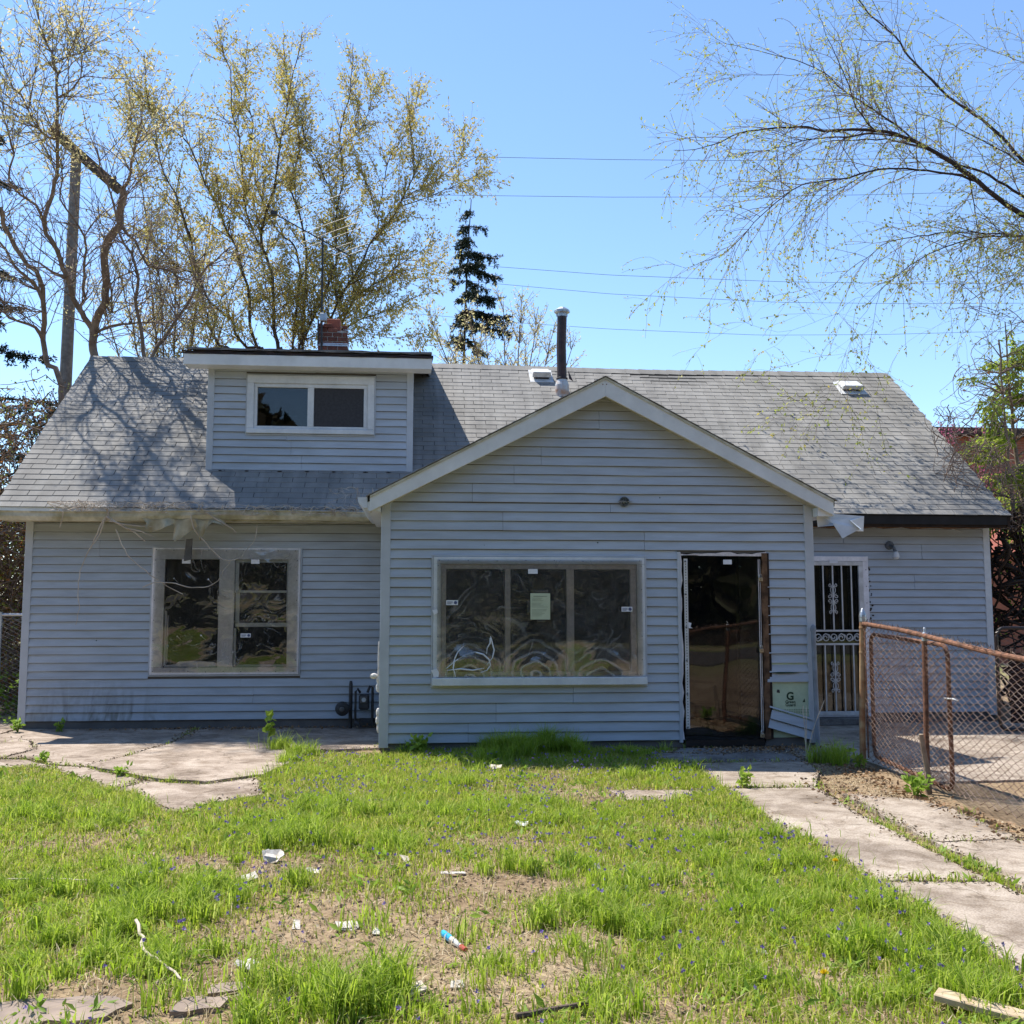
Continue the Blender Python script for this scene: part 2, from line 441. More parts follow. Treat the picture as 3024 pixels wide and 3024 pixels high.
def concrete_mat(name, ca, cb, cc):
    m, nt, b = mat_base(name)
    p = pos(nt)
    n1 = noise(nt, 1.6, 6, p, dist=.6)
    c = ramp(nt, n1.outputs["Fac"], [(.32, cb), (.55, ca), (.75, cc)]).outputs[0]
    n2 = noise(nt, 90, 3, p)
    f = ramp(nt, n2.outputs["Fac"], [(.3, (.60, .58, .55)), (.62, (1.06, 1.06, 1.06))]).outputs[0]
    c = mixrgb(nt, .85, c, f, 'MULTIPLY')
    n5 = noise(nt, 5.5, 7, p, dist=.8, rough=.68)
    f5 = ramp(nt, n5.outputs["Fac"], [(.36, (.55, .50, .44)), (.56, (1, 1, 1)), (.72, (1.07, 1.06, 1.05))]).outputs[0]
    c = mixrgb(nt, .8, c, f5, 'MULTIPLY')
    vo = nt.nodes.new("ShaderNodeTexVoronoi"); vo.feature = 'DISTANCE_TO_EDGE'; vo.inputs["Scale"].default_value = 1.15
    wp = noise(nt, 3.5, 4, p); wv = nt.nodes.new("ShaderNodeVectorMath"); wv.operation = 'ADD'
    sc = nt.nodes.new("ShaderNodeVectorMath"); sc.operation = 'SCALE'; sc.inputs["Scale"].default_value = .35
    nt.links.new(wp.outputs["Color"], sc.inputs[0]); nt.links.new(p, wv.inputs[0]); nt.links.new(sc.outputs[0], wv.inputs[1]); nt.links.new(wv.outputs[0], vo.inputs["Vector"])
    cr = ramp(nt, vo.outputs["Distance"], [(.002, (.35, .32, .28)), (.012, (1, 1, 1))]).outputs[0]
    c = mixrgb(nt, .55, c, cr, 'MULTIPLY')
    nt.links.new(c, b.inputs["Base Color"])
    b.inputs["Roughness"].default_value = .9; b.inputs["Specular IOR Level"].default_value = .2
    bp = nt.nodes.new("ShaderNodeBump"); bp.inputs["Strength"].default_value = .6; bp.inputs["Distance"].default_value = .006
    nt.links.new(n2.outputs["Fac"], bp.inputs["Height"]); nt.links.new(bp.outputs[0], b.inputs["Normal"])
    return m
M['concrete'] = concrete_mat("old_concrete", (.39, .32, .26), (.23, .18, .14), (.46, .39, .325))
M['concrete2'] = concrete_mat("pale_concrete", (.375, .315, .255), (.24, .195, .155), (.435, .375, .31))
M['broken'] = concrete_mat("broken_concrete", (.25, .235, .225), (.15, .14, .13), (.31, .295, .28))

def soil_mat():
    m, nt, b = mat_base("soil_and_thatch")
    p = pos(nt)
    n1 = noise(nt, .9, 6, p)
    c = ramp(nt, n1.outputs["Fac"], [(.3, (.15, .10, .06)), (.5, (.25, .18, .11)), (.72, (.34, .26, .17))]).outputs[0]
    n2 = noise(nt, 26, 5, p)
    f = ramp(nt, n2.outputs["Fac"], [(.3, (.40, .38, .35)), (.62, (1.1, 1.1, 1.1))]).outputs[0]
    c = mixrgb(nt, .8, c, f, 'MULTIPLY')
    # far from the yard the sheet is mown grass
    ln = nt.nodes.new("ShaderNodeVectorMath"); ln.operation = 'LENGTH'; nt.links.new(p, ln.inputs[0])
    far = ramp(nt, math_node(nt, 'DIVIDE', ln.outputs["Value"], 40.0), [(.30, (0, 0, 0)), (.5, (1, 1, 1))]).outputs[0]
    gn = noise(nt, .35, 5, p)
    gc = ramp(nt, gn.outputs["Fac"], [(.35, (.12, .15, .04)), (.65, (.24, .20, .11))]).outputs[0]
    c = mixrgb(nt, far, c, gc)
    nt.links.new(c, b.inputs["Base Color"])
    b.inputs["Roughness"].default_value = .95; b.inputs["Specular IOR Level"].default_value = .1
    bp = nt.nodes.new("ShaderNodeBump"); bp.inputs["Strength"].default_value = .8; bp.inputs["Distance"].default_value = .02
    nt.links.new(n2.outputs["Fac"], bp.inputs["Height"]); nt.links.new(bp.outputs[0], b.inputs["Normal"])
    return m
M['soil'] = soil_mat()
M['asphalt'] = pm("asphalt_road", (.10, .095, .09), (.06, .058, .055), 2, .9, .2, fine=.6, fscale=120)
M['grass'] = leaf_mat("grass_blades", [(.19, .30, .02), (.31, .41, .03), (.40, .48, .05), (.24, .35, .03), (.48, .50, .11), (.54, .47, .19)], .55)
M['grasslush'] = leaf_mat("lush_grass_blades", [(.19, .31, .02), (.30, .43, .03), (.39, .50, .05), (.45, .52, .13), (.24, .36, .03)], .55)
M['thatch'] = leaf_mat("dry_grass_blades", [(.38, .29, .16), (.50, .40, .24), (.33, .25, .14), (.58, .49, .32)], .2)
M['weed'] = leaf_mat("weed_leaves", [(.16, .28, .03), (.25, .38, .05), (.30, .43, .07)], .5)
M['violet'] = leaf_mat("violet_petals", [(.16, .11, .34), (.22, .15, .44), (.19, .14, .40)], .35)
M['yellow'] = leaf_mat("dandelion_petals", [(.72, .52, .02), (.8, .62, .03)], .2)
M['litterleaf'] = leaf_mat("dead_leaves", [(.20, .11, .055), (.30, .18, .09), (.13, .075, .04), (.36, .25, .14)], .15)
M['sap'] = leaf_mat("bright_sapling_leaves", [(.30, .42, .05), (.36, .47, .07), (.24, .37, .04)], .5)
M['maple_leaf'] = leaf_mat("opening_maple_leaves", [(.48, .38, .08), (.40, .39, .10), (.54, .38, .09), (.46, .42, .16), (.58, .49, .20)], .5)
M['pale_leaf'] = leaf_mat("pale_opening_leaves", [(.60, .50, .25), (.66, .58, .33), (.55, .48, .21), (.50, .48, .20)], .5)
M['elm_leaf'] = leaf_mat("elm_seed_leaves", [(.40, .44, .10), (.34, .40, .08), (.48, .47, .14), (.44, .36, .10)], .5)
M['cedar_leaf'] = leaf_mat("cedar_sprays", [(.16, .26, .03), (.32, .42, .05), (.44, .50, .08), (.22, .32, .04), (.50, .50, .12)], .65)
M['spruce_leaf'] = leaf_mat("spruce_needles", [(.02, .035, .022), (.035, .05, .03), (.025, .035, .024)], .12)
M['red_leaf'] = leaf_mat("redbud_blossom", [(.52, .12, .24), (.60, .18, .30), (.42, .10, .18)], .35)
M['orange_leaf'] = leaf_mat("withered_orange_leaves", [(.38, .17, .06), (.30, .13, .05), (.24, .28, .06), (.34, .38, .07)], .35)
M['woods_leaf'] = leaf_mat("far_wood_leaves", [(.035, .045, .018), (.06, .06, .025), (.075, .055, .03), (.05, .045, .03)], .2)
M['bark'] = pm("dark_bark", (.12, .09, .07), (.06, .045, .037), 9, .9, .1, bump=.8, bscale=40, bdist=.01)
M['barkpale'] = pm("pale_bark", (.30, .225, .17), (.17, .125, .095), 7, .85, .15, bump=.7, bscale=40, bdist=.01)
M['barkelm'] = pm("elm_bark", (.075, .055, .05), (.04, .03, .028), 9, .9, .1, bump=.6, bscale=40, bdist=.01)
M['twig'] = pm("brown_twigs", (.25, .185, .145), (.15, .11, .088), 8, .8, .15)
M['twigpale'] = pm("pale_dead_twigs", (.58, .50, .41), (.38, .31, .24), 6, .8, .15)
M['twigdark'] = pm("dark_twigs", (.035, .026, .022), (.06, .042, .032), 6, .85, .1)
M['polewood'] = pm("weathered_pole_wood", (.27, .235, .215), (.17, .145, .13), 10, .85, .15, bump=.5, bscale=30)
M['wire'] = pm("dark_power_wire", (.05, .065, .09), None, 10, .6, .2)
M['alu'] = pm("antenna_aluminium", (.34, .33, .31), (.26, .25, .235), 20, .5, .3)
M['farbrick'] = pm("far_brick", (.36, .13, .085), (.26, .10, .07), 5, .85, .2, isl=.12)
M['farroof'] = pm("far_dark_roof", (.05, .035, .035), (.08, .05, .045), 4, .85, .2)
M['palesiding'] = pm("far_white_siding", (.66, .66, .66), (.55, .55, .56), 3, .6, .3)
M['plastic_blue'] = pm("blue_plastic", (.02, .30, .58), (.03, .38, .66), 20, .35, .5)
M['plastic_grey'] = pm("grey_plastic", (.40, .42, .38), (.50, .48, .46), 20, .4, .5)
M['plastic_red'] = pm("red_cap", (.35, .05, .03), None, 20, .4, .5)
M['scrap'] = pm("dirty_white_scrap", (.56, .53, .48), (.34, .30, .25), 30, .75, .2)
M['tile'] = pm("broken_cream_board", (.54, .48, .39), (.38, .33, .26), 22, .75, .2)
M['lumber'] = pm("split_lumber", (.50, .40, .28), (.36, .27, .17), 10, .8, .2, bump=.4, bscale=40)
M['stone'] = pm("flat_stone", (.32, .25, .20), (.21, .165, .135), 5, .9, .15, bump=.6, bscale=25)
M['crumb'] = leaf_mat("soil_crumbs_and_chips", [(.14, .09, .055), (.22, .155, .10), (.34, .26, .17), (.10, .065, .04), (.46, .38, .27)], .05)
M['armwood'] = pm("dark_crossarm_wood", (.10, .085, .075), (.06, .05, .045), 10, .85, .15)

# ------------------------------------------------------------------ the ground and the paving
def in_poly(x, y, poly):
    x = np.asarray(x); y = np.asarray(y); c = np.zeros(x.shape, bool)
    n = len(poly)
    for i in range(n):
        x0, y0 = poly[i]; x1, y1 = poly[(i+1) % n]
        hit = ((y0 > y) != (y1 > y)) & (x < (x1-x0)*(y-y0)/((y1-y0) or 1e-9) + x0)
        c ^= hit
    return c

def fbm(x, y, s, seed=0):
    """cheap smooth 2-D noise on arrays"""
    r = np.random.default_rng(seed)
    out = np.zeros_like(np.asarray(x, float)); amp = 1.0; tot = 0
    for o in range(4):
        for _ in range(3):
            a = r.uniform(0, 2*math.pi); ph = r.uniform(0, 6.28); f = s*(2**o)*r.uniform(.8, 1.3)
            out += amp*np.sin(f*(x*math.cos(a)+y*math.sin(a))+ph+1.3*np.sin(f*.6*(x*math.sin(a)-y*math.cos(a))+ph*2))
        tot += amp*3*.6; amp *= .55
    return out/tot

PATIO = [(-12, 1.4), (-12, -.45), (-5.12, -.17), (-4.86, -.19), (-4.48, -.57), (-4.1, -.77), (-3.71, -1.19), (-3.46, -1.42), (-3.18, -1.66), (-2.79, -1.82), (-2.36, -1.45), (-2.07, .15), (-1.40, .30), (-1.40, 2.25), (-5.85, 2.25), (-5.9, 1.4)]
STRIP = [(-12, -.49), (-12, -.85), (-4.9, -.72), (-4.57, -.70), (-4.02, -1.30), (-3.52, -2.01), (-3.27, -2.16), (-2.86, -2.95), (-2.70, -3.02), (-2.58, -2.67), (-2.22, -2.37), (-2.4, -1.50), (-2.79, -1.86), (-3.20, -1.70), (-3.47, -1.46), (-3.73, -1.23), (-4.12, -.81), (-4.50, -.61), (-4.88, -.23), (-5.12, -.21)]
BACKSLAB = [(-12, 1.44), (-5.94, 1.44), (-5.94, 9.0), (-12, 9.0)]
WALKS = [
    [(1.52, -1.05), (2.78, -1.05), (2.70, -1.61), (2.31, -2.47), (1.52, -2.43), (1.62, -1.5)],
    [(1.56, -2.47), (2.31, -2.51), (2.20, -3.60), (2.17, -4.43), (2.15, -5.38), (1.52, -5.31), (1.50, -3.8)],
    [(1.52, -5.35), (2.15, -5.42), (2.16, -7.5), (1.50, -7.5)],
    [(1.50, -7.54), (2.16, -7.54), (2.16, -10.4), (1.50, -10.4)],
]
SIDE = [(.58, -2.40), (1.21, -2.44), (1.45, -2.5), (.95, -2.86), (.64, -2.85)]
DRIVES = [
    [(2.42, -2.78), (2.90, -3.05), (3.00, -3.40), (2.93, -4.40), (2.32, -4.42), (2.36, -3.7)],
    [(2.31, -4.47), (2.95, -4.45), (2.97, -5.9), (2.95, -7.6), (2.32, -7.6), (2.26, -5.5)],
]
APRON = [(1.80, -.03), (2.45, -.04), (3.0, -.10), (3.35, -.18), (3.30, -.98), (2.80, -1.01), (1.52, -1.01), (1.30, -.55), (1.62, -.3)]
PATIO_R = [(3.42, -2.2), (3.42, 2.25), (10, 2.25), (10, -2.2)]
SLABS_ALL = [PATIO, STRIP, SIDE, APRON, PATIO_R, BACKSLAB] + WALKS + DRIVES

def gz(x, y):
    x = np.asarray(x, float); y = np.asarray(y, float)
    near = np.clip(1 - np.hypot(x, y+3)/14, 0, 1)
    return -.062 + near*(.018*fbm(x, y, 1.1, 3) + .012*fbm(x, y, 4.5, 4) + .007*fbm(x, y, 13, 6))

def axis(lo, hi, step, far):
    a = np.arange(lo, hi+1e-6, step)
    ext = [3, 8, 20, 50, 120, 300]
    return np.concatenate([[lo-e for e in ext[::-1]], a, [hi+e for e in ext]])
gx = axis(-12, 11, .065, 300); gy = axis(-11, 9, .065, 300)
X, Y = np.meshgrid(gx, gy, indexing='ij')
Z = gz(X, Y)
for poly in SLABS_ALL:                                  # the earth lies lower under the slabs
    Z = np.where(in_poly(X, Y, poly), np.minimum(Z, -.075), Z)
nx, ny = X.shape
I = np.arange(nx*ny).reshape(nx, ny)
F = np.stack([I[:-1, :-1], I[1:, :-1], I[1:, 1:], I[:-1, 1:]], -1).reshape(-1, 4)
ground = put("ground", fast_mesh("ground", np.stack([X, Y, Z], -1).reshape(-1, 3), F, M['soil'], True))
tag(ground, "bare tan soil of the yard under the grass", None, None, "structure")

def ragged(poly, amp, step=.09, seed=0):
    r = random.Random(seed); out = []
    n = len(poly)
    for i in range(n):
        a, b = Vector(poly[i]), Vector(poly[(i+1) % n])
        L = (b-a).length; k = max(1, int(L/step)) if L < 9 else 1
        nrm = Vector((-(b-a).y, (b-a).x)).normalized()
        for j in range(k):
            p = a + (b-a)*(j/k)
            if j: p += nrm*r.uniform(-amp, amp)
            out.append((p.x, p.y))
    return out

def paving(name, label, slabs, mat, ztop, amp=.018, tilt=.006):
    """a bed of mortar with the slabs as its pieces"""
    xs = [p[0] for s in slabs for p in s]; ys = [p[1] for s in slabs for p in s]
    root = bpy.data.objects.new(name, None); root.empty_display_size = .1
    link(root, None, Matrix.Translation(((min(xs)+max(xs))/2, (min(ys)+max(ys))/2, ztop)))
    tag(root, label, None, None, "structure")
    for i, s in enumerate(slabs):
        pts = ragged(s, amp, seed=len(name)*7+i)
        cx = sum(p[0] for p in pts)/len(pts); cy = sum(p[1] for p in pts)/len(pts)
        r = random.Random(i*13+len(name)); ax, ay = r.uniform(-tilt, tilt), r.uniform(-tilt, tilt)
        zt = lambda x, y: ztop + max(-.012, min(.012, ax*(x-cx) + ay*(y-cy)))
        n = len(pts)
        V = [(x, y, -.16) for x, y in pts] + [(x, y, zt(x, y)) for x, y in pts]
        F = [tuple(range(n-1, -1, -1)), tuple(range(n, 2*n))] + [(k, (k+1) % n, (k+1) % n+n, k+n) for k in range(n)]
        MB().add(V, F).build("concrete_slab", mat, root)
    return root

# the front patio broken into its big plates along the cracks seen in it
P1 = [(-12, 1.4), (-12, -.45), (-5.12, -.17), (-5.02, .4), (-5.3, 1.1), (-5.6, 1.4)]
P2 = [(-5.58, 1.4), (-5.28, 1.1), (-5.0, .4), (-5.10, -.17), (-4.86, -.19), (-4.48, -.57), (-4.1, -.77), (-3.9, -.2), (-3.7, .9), (-3.75, 2.25), (-5.85, 2.25), (-5.88, 1.4)]
P3 = [(-3.73, 2.25), (-3.68, .9), (-3.88, -.2), (-4.08, -.79), (-3.71, -1.19), (-3.46, -1.42), (-3.18, -1.66), (-2.79, -1.82), (-2.36, -1.45), (-2.2, -.6), (-2.07, .15), (-1.40, .30), (-1.40, 2.25)]
S1 = STRIP[0:4] + [(-4.50, -.75), (-4.42, -.68), (-4.50, -.61), (-4.88, -.23), (-5.12, -.21)]
S2 = [(-4.48, -.77), (-4.02, -1.30), (-3.52, -2.01), (-3.34, -1.62), (-3.47, -1.46), (-3.73, -1.23), (-4.12, -.81), (-4.40, -.70)]
S3 = [(-3.50, -2.03), (-3.27, -2.16), (-2.86, -2.95), (-2.70, -3.02), (-2.58, -2.67), (-2.22, -2.37), (-2.4, -1.50), (-2.79, -1.86), (-3.20, -1.70), (-3.32, -1.64)]
_crack = {(round(a, 2), round(b, 2)) for a, b in STRIP[10:]} | {(-4.42, -.68), (-4.40, -.70), (-3.34, -1.62), (-3.32, -1.64)}
S1, S2, S3 = [[(a, b+.024) if (round(a, 2), round(b, 2)) in _crack else (a, b) for a, b in q] for q in (S1, S2, S3)]
paving("patio", "cracked tan concrete patio along the left front wall", [P1, P2, P3], M['concrete'], -.03)
paving("patio_edging", "sunken broken concrete strip in front of the patio crack", [S1, S2, S3], M['concrete'], -.042, .02)
paving("side_path", "concrete path running back along the left end of the house", [BACKSLAB], M['concrete'], -.035)
paving("walkway", "pale concrete walk leading from the open door to the street", WALKS, M['concrete2'], -.035, .012)
paving("stepping_stone", "lone concrete flag half covered by grass left of the walk", [SIDE], M['concrete'], -.045, .02)
paving("driveway", "second strip of pale concrete slabs right of the walk", DRIVES, M['concrete2'], -.04, .02)
A1 = [(1.80, -.03), (2.28, -.04), (2.34, -.36), (2.05, -.50), (1.55, -.40), (1.62, -.3)]
A2 = [(2.30, -.04), (3.0, -.10), (3.35, -.18), (3.33, -.50), (2.85, -.46), (2.36, -.38)]
A3 = [(1.53, -.42), (2.05, -.53), (2.33, -.40), (2.84, -.49), (2.80, -1.01), (1.52, -1.01), (1.30, -.55)]
A4 = [(2.87, -.49), (3.33, -.53), (3.30, -.98), (2.82, -1.01)]
paving("door_apron", "broken grey concrete apron at the foot of the open door", [A1, A2, A3, A4], M['broken'], -.038, .03, .02)
paving("side_patio", "pale concrete patio behind the chain link fence", [PATIO_R], M['concrete2'], -.05)
road = MB().box(-90, 90, -26, -17, -.2, -.02).build("road", M['asphalt']); tag(road, "grey asphalt street in front of the yard", None, None, "structure")

# ------------------------------------------------------------------ the house
SL = .8; EY, EZ = 1.95, 2.68; RY, RZ = 5.3, 5.36          # main roof: eave and ridge
HX0, HX1 = -6.13, 6.82
WX0, WX1 = -5.87, 6.70; WY = 2.29                           # main wall
PX0, PX1 = -1.385, 3.32                                     # porch wall at y = 0
PAX, PAZ, PSL = .995, 3.93, .523                            # porch gable apex and slope
DX0, DX1, DY = -3.785, -1.104, 2.678                        # dormer wall
roofz = lambda y: EZ + SL*(y-EY)
porchz = lambda x: PAZ - PSL*abs(x-PAX)

house = thing("house", "weathered grey-blue sided house with dormer, gabled porch and boarded windows", "house", (.4, 4.0, 0))

def wall_cells(mb, x0, x1, z0, z1, holes, y0, y1):
    xs = sorted({x0, x1, *[h[0] for h in holes], *[h[1] for h in holes]})
    zs = sorted({z0, z1, *[h[2] for h in holes], *[h[3] for h in holes]})
    for a, b in zip(xs, xs[1:]):
        run = None
        for c, d in zip(zs, zs[1:]):
            mx, mz = (a+b)/2, (c+d)/2
            hole = any(h[0] < mx < h[1] and h[2] < mz < h[3] for h in holes)
            if hole:
                if run: mb.box(a, b, y0, y1, *run); run = None
            else: run = (run[0], d) if run else (c, d)
        if run: mb.box(a, b, y0, y1, *run)

LAP = .1016
def board(parent, xb0, xb1, xt0, xt1, z0, z1, y, mat, seed, lip=.025, wob=.003):
    r = random.Random(seed)
    n = max(1, int((xb1-xb0)/.55))
    V = []; F = []
    for i in range(n+1):
        t = i/n
        xb = xb0+(xb1-xb0)*t; xt = xt0+(xt1-xt0)*t
        jz = r.uniform(-wob, wob); jy = r.uniform(-wob, wob)
        V += [(xb, y-.001, z0+jz), (xb, y-lip+jy, z0+jz), (xb, y-lip+jy, z0+jz+.006), (xt, y-.0045, z1-.005), (xt, y-.001, z1-.005)]
    for i in range(n):
        a, b = i*5, (i+1)*5
        for k in range(4): F.append((a+k, b+k, b+k+1, a+k+1))
        F.append((a+4, b+4, b, a))
    F.append((4, 3, 2, 1, 0)); e = n*5; F.append((e, e+1, e+2, e+3, e+4))
    return MB().add(V, F).build("siding_board", mat, parent)

def siding(parent, x0, x1, z0, zt, y, holes, seed, limit=None, joints=True):
    """rows of lap boards with gaps at the holes; `limit(z)` gives the x range on a gable"""
    r = random.Random(seed); k = 0; z = z0; jx = None
    while z < zt-.02:
        z1 = min(z+LAP, zt)
        if k % 2 == 0: jx = r.uniform(x0+.8, x1-.8)
        spans = [(x0, x1)]
        for h in holes:
            if h[2] < (z+z1)/2 < h[3]:
                ns = []
                for a, b in spans:
                    if h[0] > a: ns.append((a, min(b, h[0])))
                    if h[1] < b: ns.append((max(a, h[1]), b))
                spans = [q for q in ns if q[1]-q[0] > .02]
        for a, b in spans:
            if joints and a+.6 < jx < b-.6: parts = [(a, jx-.0015, 0), (jx+.0015, b, .0022)]
            else: parts = [(a, b, 0)]
            for (p, q, off) in parts:
                pb0, pb1, pt0, pt1 = p, q, p, q
                if limit:
                    l0, l1 = limit(z); m0, m1 = limit(z1)
                    pb0, pb1, pt0, pt1 = max(p, l0), min(q, l1), max(p, m0), min(q, m1)
                    if pb1-pb0 < .05: continue
                    if pt1 < pt0: pt0 = pt1 = (pt0+pt1)/2
                board(parent, pb0, pb1, pt0, pt1, z, z1, y-off, M['siding'], seed*1000+k*7+int(p*10))
        z = z1; k += 1

# --- main wall
LW = (-4.345, -2.475, .60, 2.232)          # left window hole in the siding
SD = (3.98, 4.985, .0, 2.145)              # security door
mb = MB(); wall_cells(mb, WX0, WX1, -.1, 2.56, [(-4.24, -2.58, .69, 2.10), (4.04, 4.93, .04, 2.08), (PX0+.1, PX1-.1, .0, 2.4)], WY, WY+.12)
main_wall = mb.build("main_wall", M['sheath'], house)
siding(main_wall, WX0+.08, PX0, .066, 2.53, WY, [LW], 21)
siding(main_wall, PX1, WX1-.08, .076, 2.56, WY, [SD], 22)
for x0, x1 in ((WX0-.012, WX0+.082), (WX1-.082, WX1+.012)):
    MB().box(x0, x1, WY-.026, WY+.08, .03, 2.55).build("corner_trim", M['corner'] if x0 < 0 else M['white'], main_wall, bevel=.004)
# side and rear walls, gable ends, floor and ceiling close the house
mb = MB()
for xa, xb in ((WX0, WX0+.12), (WX1-.12, WX1)):
    mb.prism_x([(WY+.125, -.1), (8.3, -.1), (8.3, 2.6), (RY, RZ-.18), (WY+.125, 2.56)], xa, xb)
mb.box(WX0+.125, WX1-.125, 8.2, 8.32, -.1, 2.6)
mb.build("side_wall", M['siding'], house)
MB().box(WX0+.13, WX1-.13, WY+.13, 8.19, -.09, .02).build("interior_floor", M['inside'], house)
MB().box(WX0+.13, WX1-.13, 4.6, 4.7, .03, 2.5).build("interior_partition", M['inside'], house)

# --- porch walls
PW = (-.862, 1.458, .615, 2.02)
PD = (1.80, 2.79, .0, 2.075)
zl = porchz(PX0)
mb = MB(); wall_cells(mb, PX0, PX1, -.03, 2.56, [(-.775, 1.37, .70, 1.94), (1.84, 2.755, .0, 2.05)], 0, .11)
mb.prism_y([(PX0, 2.56), (PX1, 2.56), (PX1, porchz(PX1)-.13), (PAX, PAZ-.13), (PX0, porchz(PX0)-.13)], 0, .11)
porch_wall = mb.build("porch_wall", M['sheath'], house)
lim = lambda z: ((PAX-(PAZ-.145-z)/PSL), (PAX+(PAZ-.145-z)/PSL))
BH = (2.79, 3.26, 0.0, .86)                # the torn place right of the door
siding(porch_wall, PX0+.085, PX1-.085, .047, 2.58, 0, [PW, PD, BH], 31)
siding(porch_wall, PX0-.1, PX1+.1, .047+LAP*25, 3.78, 0, [], 32, lim)
for x0, x1 in ((PX0-.012, PX0+.088), (PX1-.088, PX1+.012)):
    MB().box(x0, x1, -.027, .07, .0, 2.585).build("corner_trim", M['corner'], porch_wall, bevel=.004)
mb = MB()
mb.box(PX0, PX0+.1, .112, WY-.002, -.05, 2.56); mb.box(PX1-.1, PX1, .112, WY-.002, -.05, 2.56)
mb.build("porch_side_wall", M['siding'], house)
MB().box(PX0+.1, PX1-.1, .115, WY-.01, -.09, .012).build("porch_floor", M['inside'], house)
MB().box(PX0+.02, PX1-.02, .01, .1, -.14, -.032).build("porch_footing", M['broken'], house)

# --- main roof
T = .13
mb = MB().prism_x([(EY, EZ-.012), (RY, RZ-.012), (2*RY-EY, EZ-.012), (2*RY-EY, EZ-T), (RY, RZ-T-.03), (EY, EZ-T)], HX0, HX1)
roof = mb.build("roof", M['deck'], house)
u_dir = Vector((0, 1, SL)).normalized(); n_dir = Vector((0, -SL, 1)).normalized()
EXPO, TAB = .1262, .305
slope_len = math.hypot(RY-EY, RZ-EZ)
Ltab = EXPO+.018
tw = TAB-.0065
tV = [(0, 0, .0065), (tw, 0, .0065), (tw, Ltab, .001), (0, Ltab, .001), (0, 0, .001), (tw, 0, .001)]
tF = [(0, 1, 2, 3), (4, 5, 1, 0), (4, 0, 3), (5, 2, 1)]
tab_meshes = []
for k in range(6):
    r = random.Random(k); V = [(x+r.uniform(-.002, .002), y+r.uniform(-.003, .003)*(y < .01), z+r.uniform(0, .0025)*(y < .01 and z > .004)) for x, y, z in tV]
    tab_meshes.append(raw_mesh("shingle", V, tF, M['shingle']))
def sag(x, s):
    return .012*math.sin(x*.9+1.0)*math.sin(s/slope_len*math.pi) - (.03*math.exp(-((x-2.6)/2.2)**2)*(s/slope_len)**2)
def roof_mat(x, s):
    o = Vector((x, EY, EZ)) + u_dir*s + n_dir*(sag(x, s)+.012)
    return Matrix(((1, 0, 0, o.x), (0, u_dir.y, n_dir.y, o.y), (0, u_dir.z, n_dir.z, o.z), (0, 0, 0, 1)))
rows = int(slope_len/EXPO)+1
bigV = []; bigF = []; count = 0
for rr in range(rows):
    s = rr*EXPO-.02
    x = HX0-.01-(.5*TAB if rr % 2 else 0) + RNG.uniform(-.01, .01)
    while x < HX1:
        x0 = max(x, HX0-.012); wfrac = min(x+tw, HX1+.012)-x0
        yy = EY+u_dir.y*(s+.06); zz = EZ+u_dir.z*(s+.06)
        hid = (DX0-.02 < x and x+tw < DX1+.02 and yy > DY+.06) or (yy < 3.6 and zz < porchz(x+tw/2)-.12)
        if wfrac > .03 and not hid:
            mtx = roof_mat(x0, s + RNG.uniform(-.003, .003)) @ Matrix.Rotation(RNG.uniform(-.004, .004), 4, 'Z')
            me = tab_meshes[RNG.randrange(6)]
            if wfrac < tw-.01: mtx = mtx @ Matrix.Diagonal((wfrac/tw, 1, 1, 1))
            if count < 295 and x0 < 6.4:
                put("shingle", me, roof, mtx); count += 1
            else:
                b = len(bigV); bigV += [tuple(mtx @ v.co) for v in me.vertices]
                bigF += [tuple(i+b for i in p.vertices) for p in me.polygons]
        x += TAB
tag(put("shingle_field", raw_mesh("shingle_field", bigV, bigF, M['shingle_i']), roof), None, None, None, "stuff")
# ridge caps
x = HX0
while x < HX1-.05:
    z = RZ+.02+sag(x, slope_len)
    MB().add([(x, RY-.13, z-.13*SL+.012), (x, RY, z+.014), (x, RY+.13, z-.13*SL+.012), (x+.24, RY-.13, z-.13*SL+.006), (x+.24, RY, z+.006), (x+.24, RY+.13, z-.13*SL+.006)],
             [(0, 3, 4, 1), (1, 4, 5, 2)]).build("ridge_cap", M['shingle'], roof)
    x += .235
# eave metal and rake boards
MB().box(HX0, PX0-.12, EY-.012, EY-.002, EZ-.075, EZ-.004).build("drip_edge", M['fascia'], roof)
MB().box(HX0+.02, PX0-.1, EY+.0, WY+.02, EZ-.155, EZ-.14).build("soffit", M['gutter'], roof)
for xa, xb, m in ((HX0-.002, HX0+.03, M['fascia']), (HX1-.03, HX1+.002, M['blackwood'])):
    MB().prism_x([(EY-.004, EZ-.02), (RY, RZ-.02), (RY, RZ-.2), (EY-.004, EZ-.16)], xa-.004, xb+.004).build("rake_board", m, roof)
# right eave: fascia torn off, rafter ends and dark hollow
for i, x in enumerate(np.arange(3.62, 6.8, .56)):
    MB().prism_x([(EY+.03, EZ-.05), (WY+.02, EZ+.15), (WY+.02, EZ-.02), (EY+.03, EZ-.15)], x, x+.045).build("rafter", M['blackwood'], roof)
MB().box(PX1, HX1-.03, WY-.03, WY+.0, 2.565, 2.80).build("wall_plate", M['blackwood'], roof)
MB().box(PX1+.02, HX1-.03, EY+.02, EY+.045, EZ-.165, EZ-.125).build("rotted_subfascia", M['blackwood'], roof)
V_ = []; r = random.Random(12)
for i in range(26):
    x = PX1+.3+i*(HX1-.1-PX1-.3)/25; zj = r.uniform(-.014, .010)
    V_ += [(x, EY+.05, EZ-.175+zj), (x, EY+.05, EZ-.150+r.uniform(-.006, .01)), (x, EY+.08, EZ-.150), (x, EY+.08, EZ-.175+zj)]
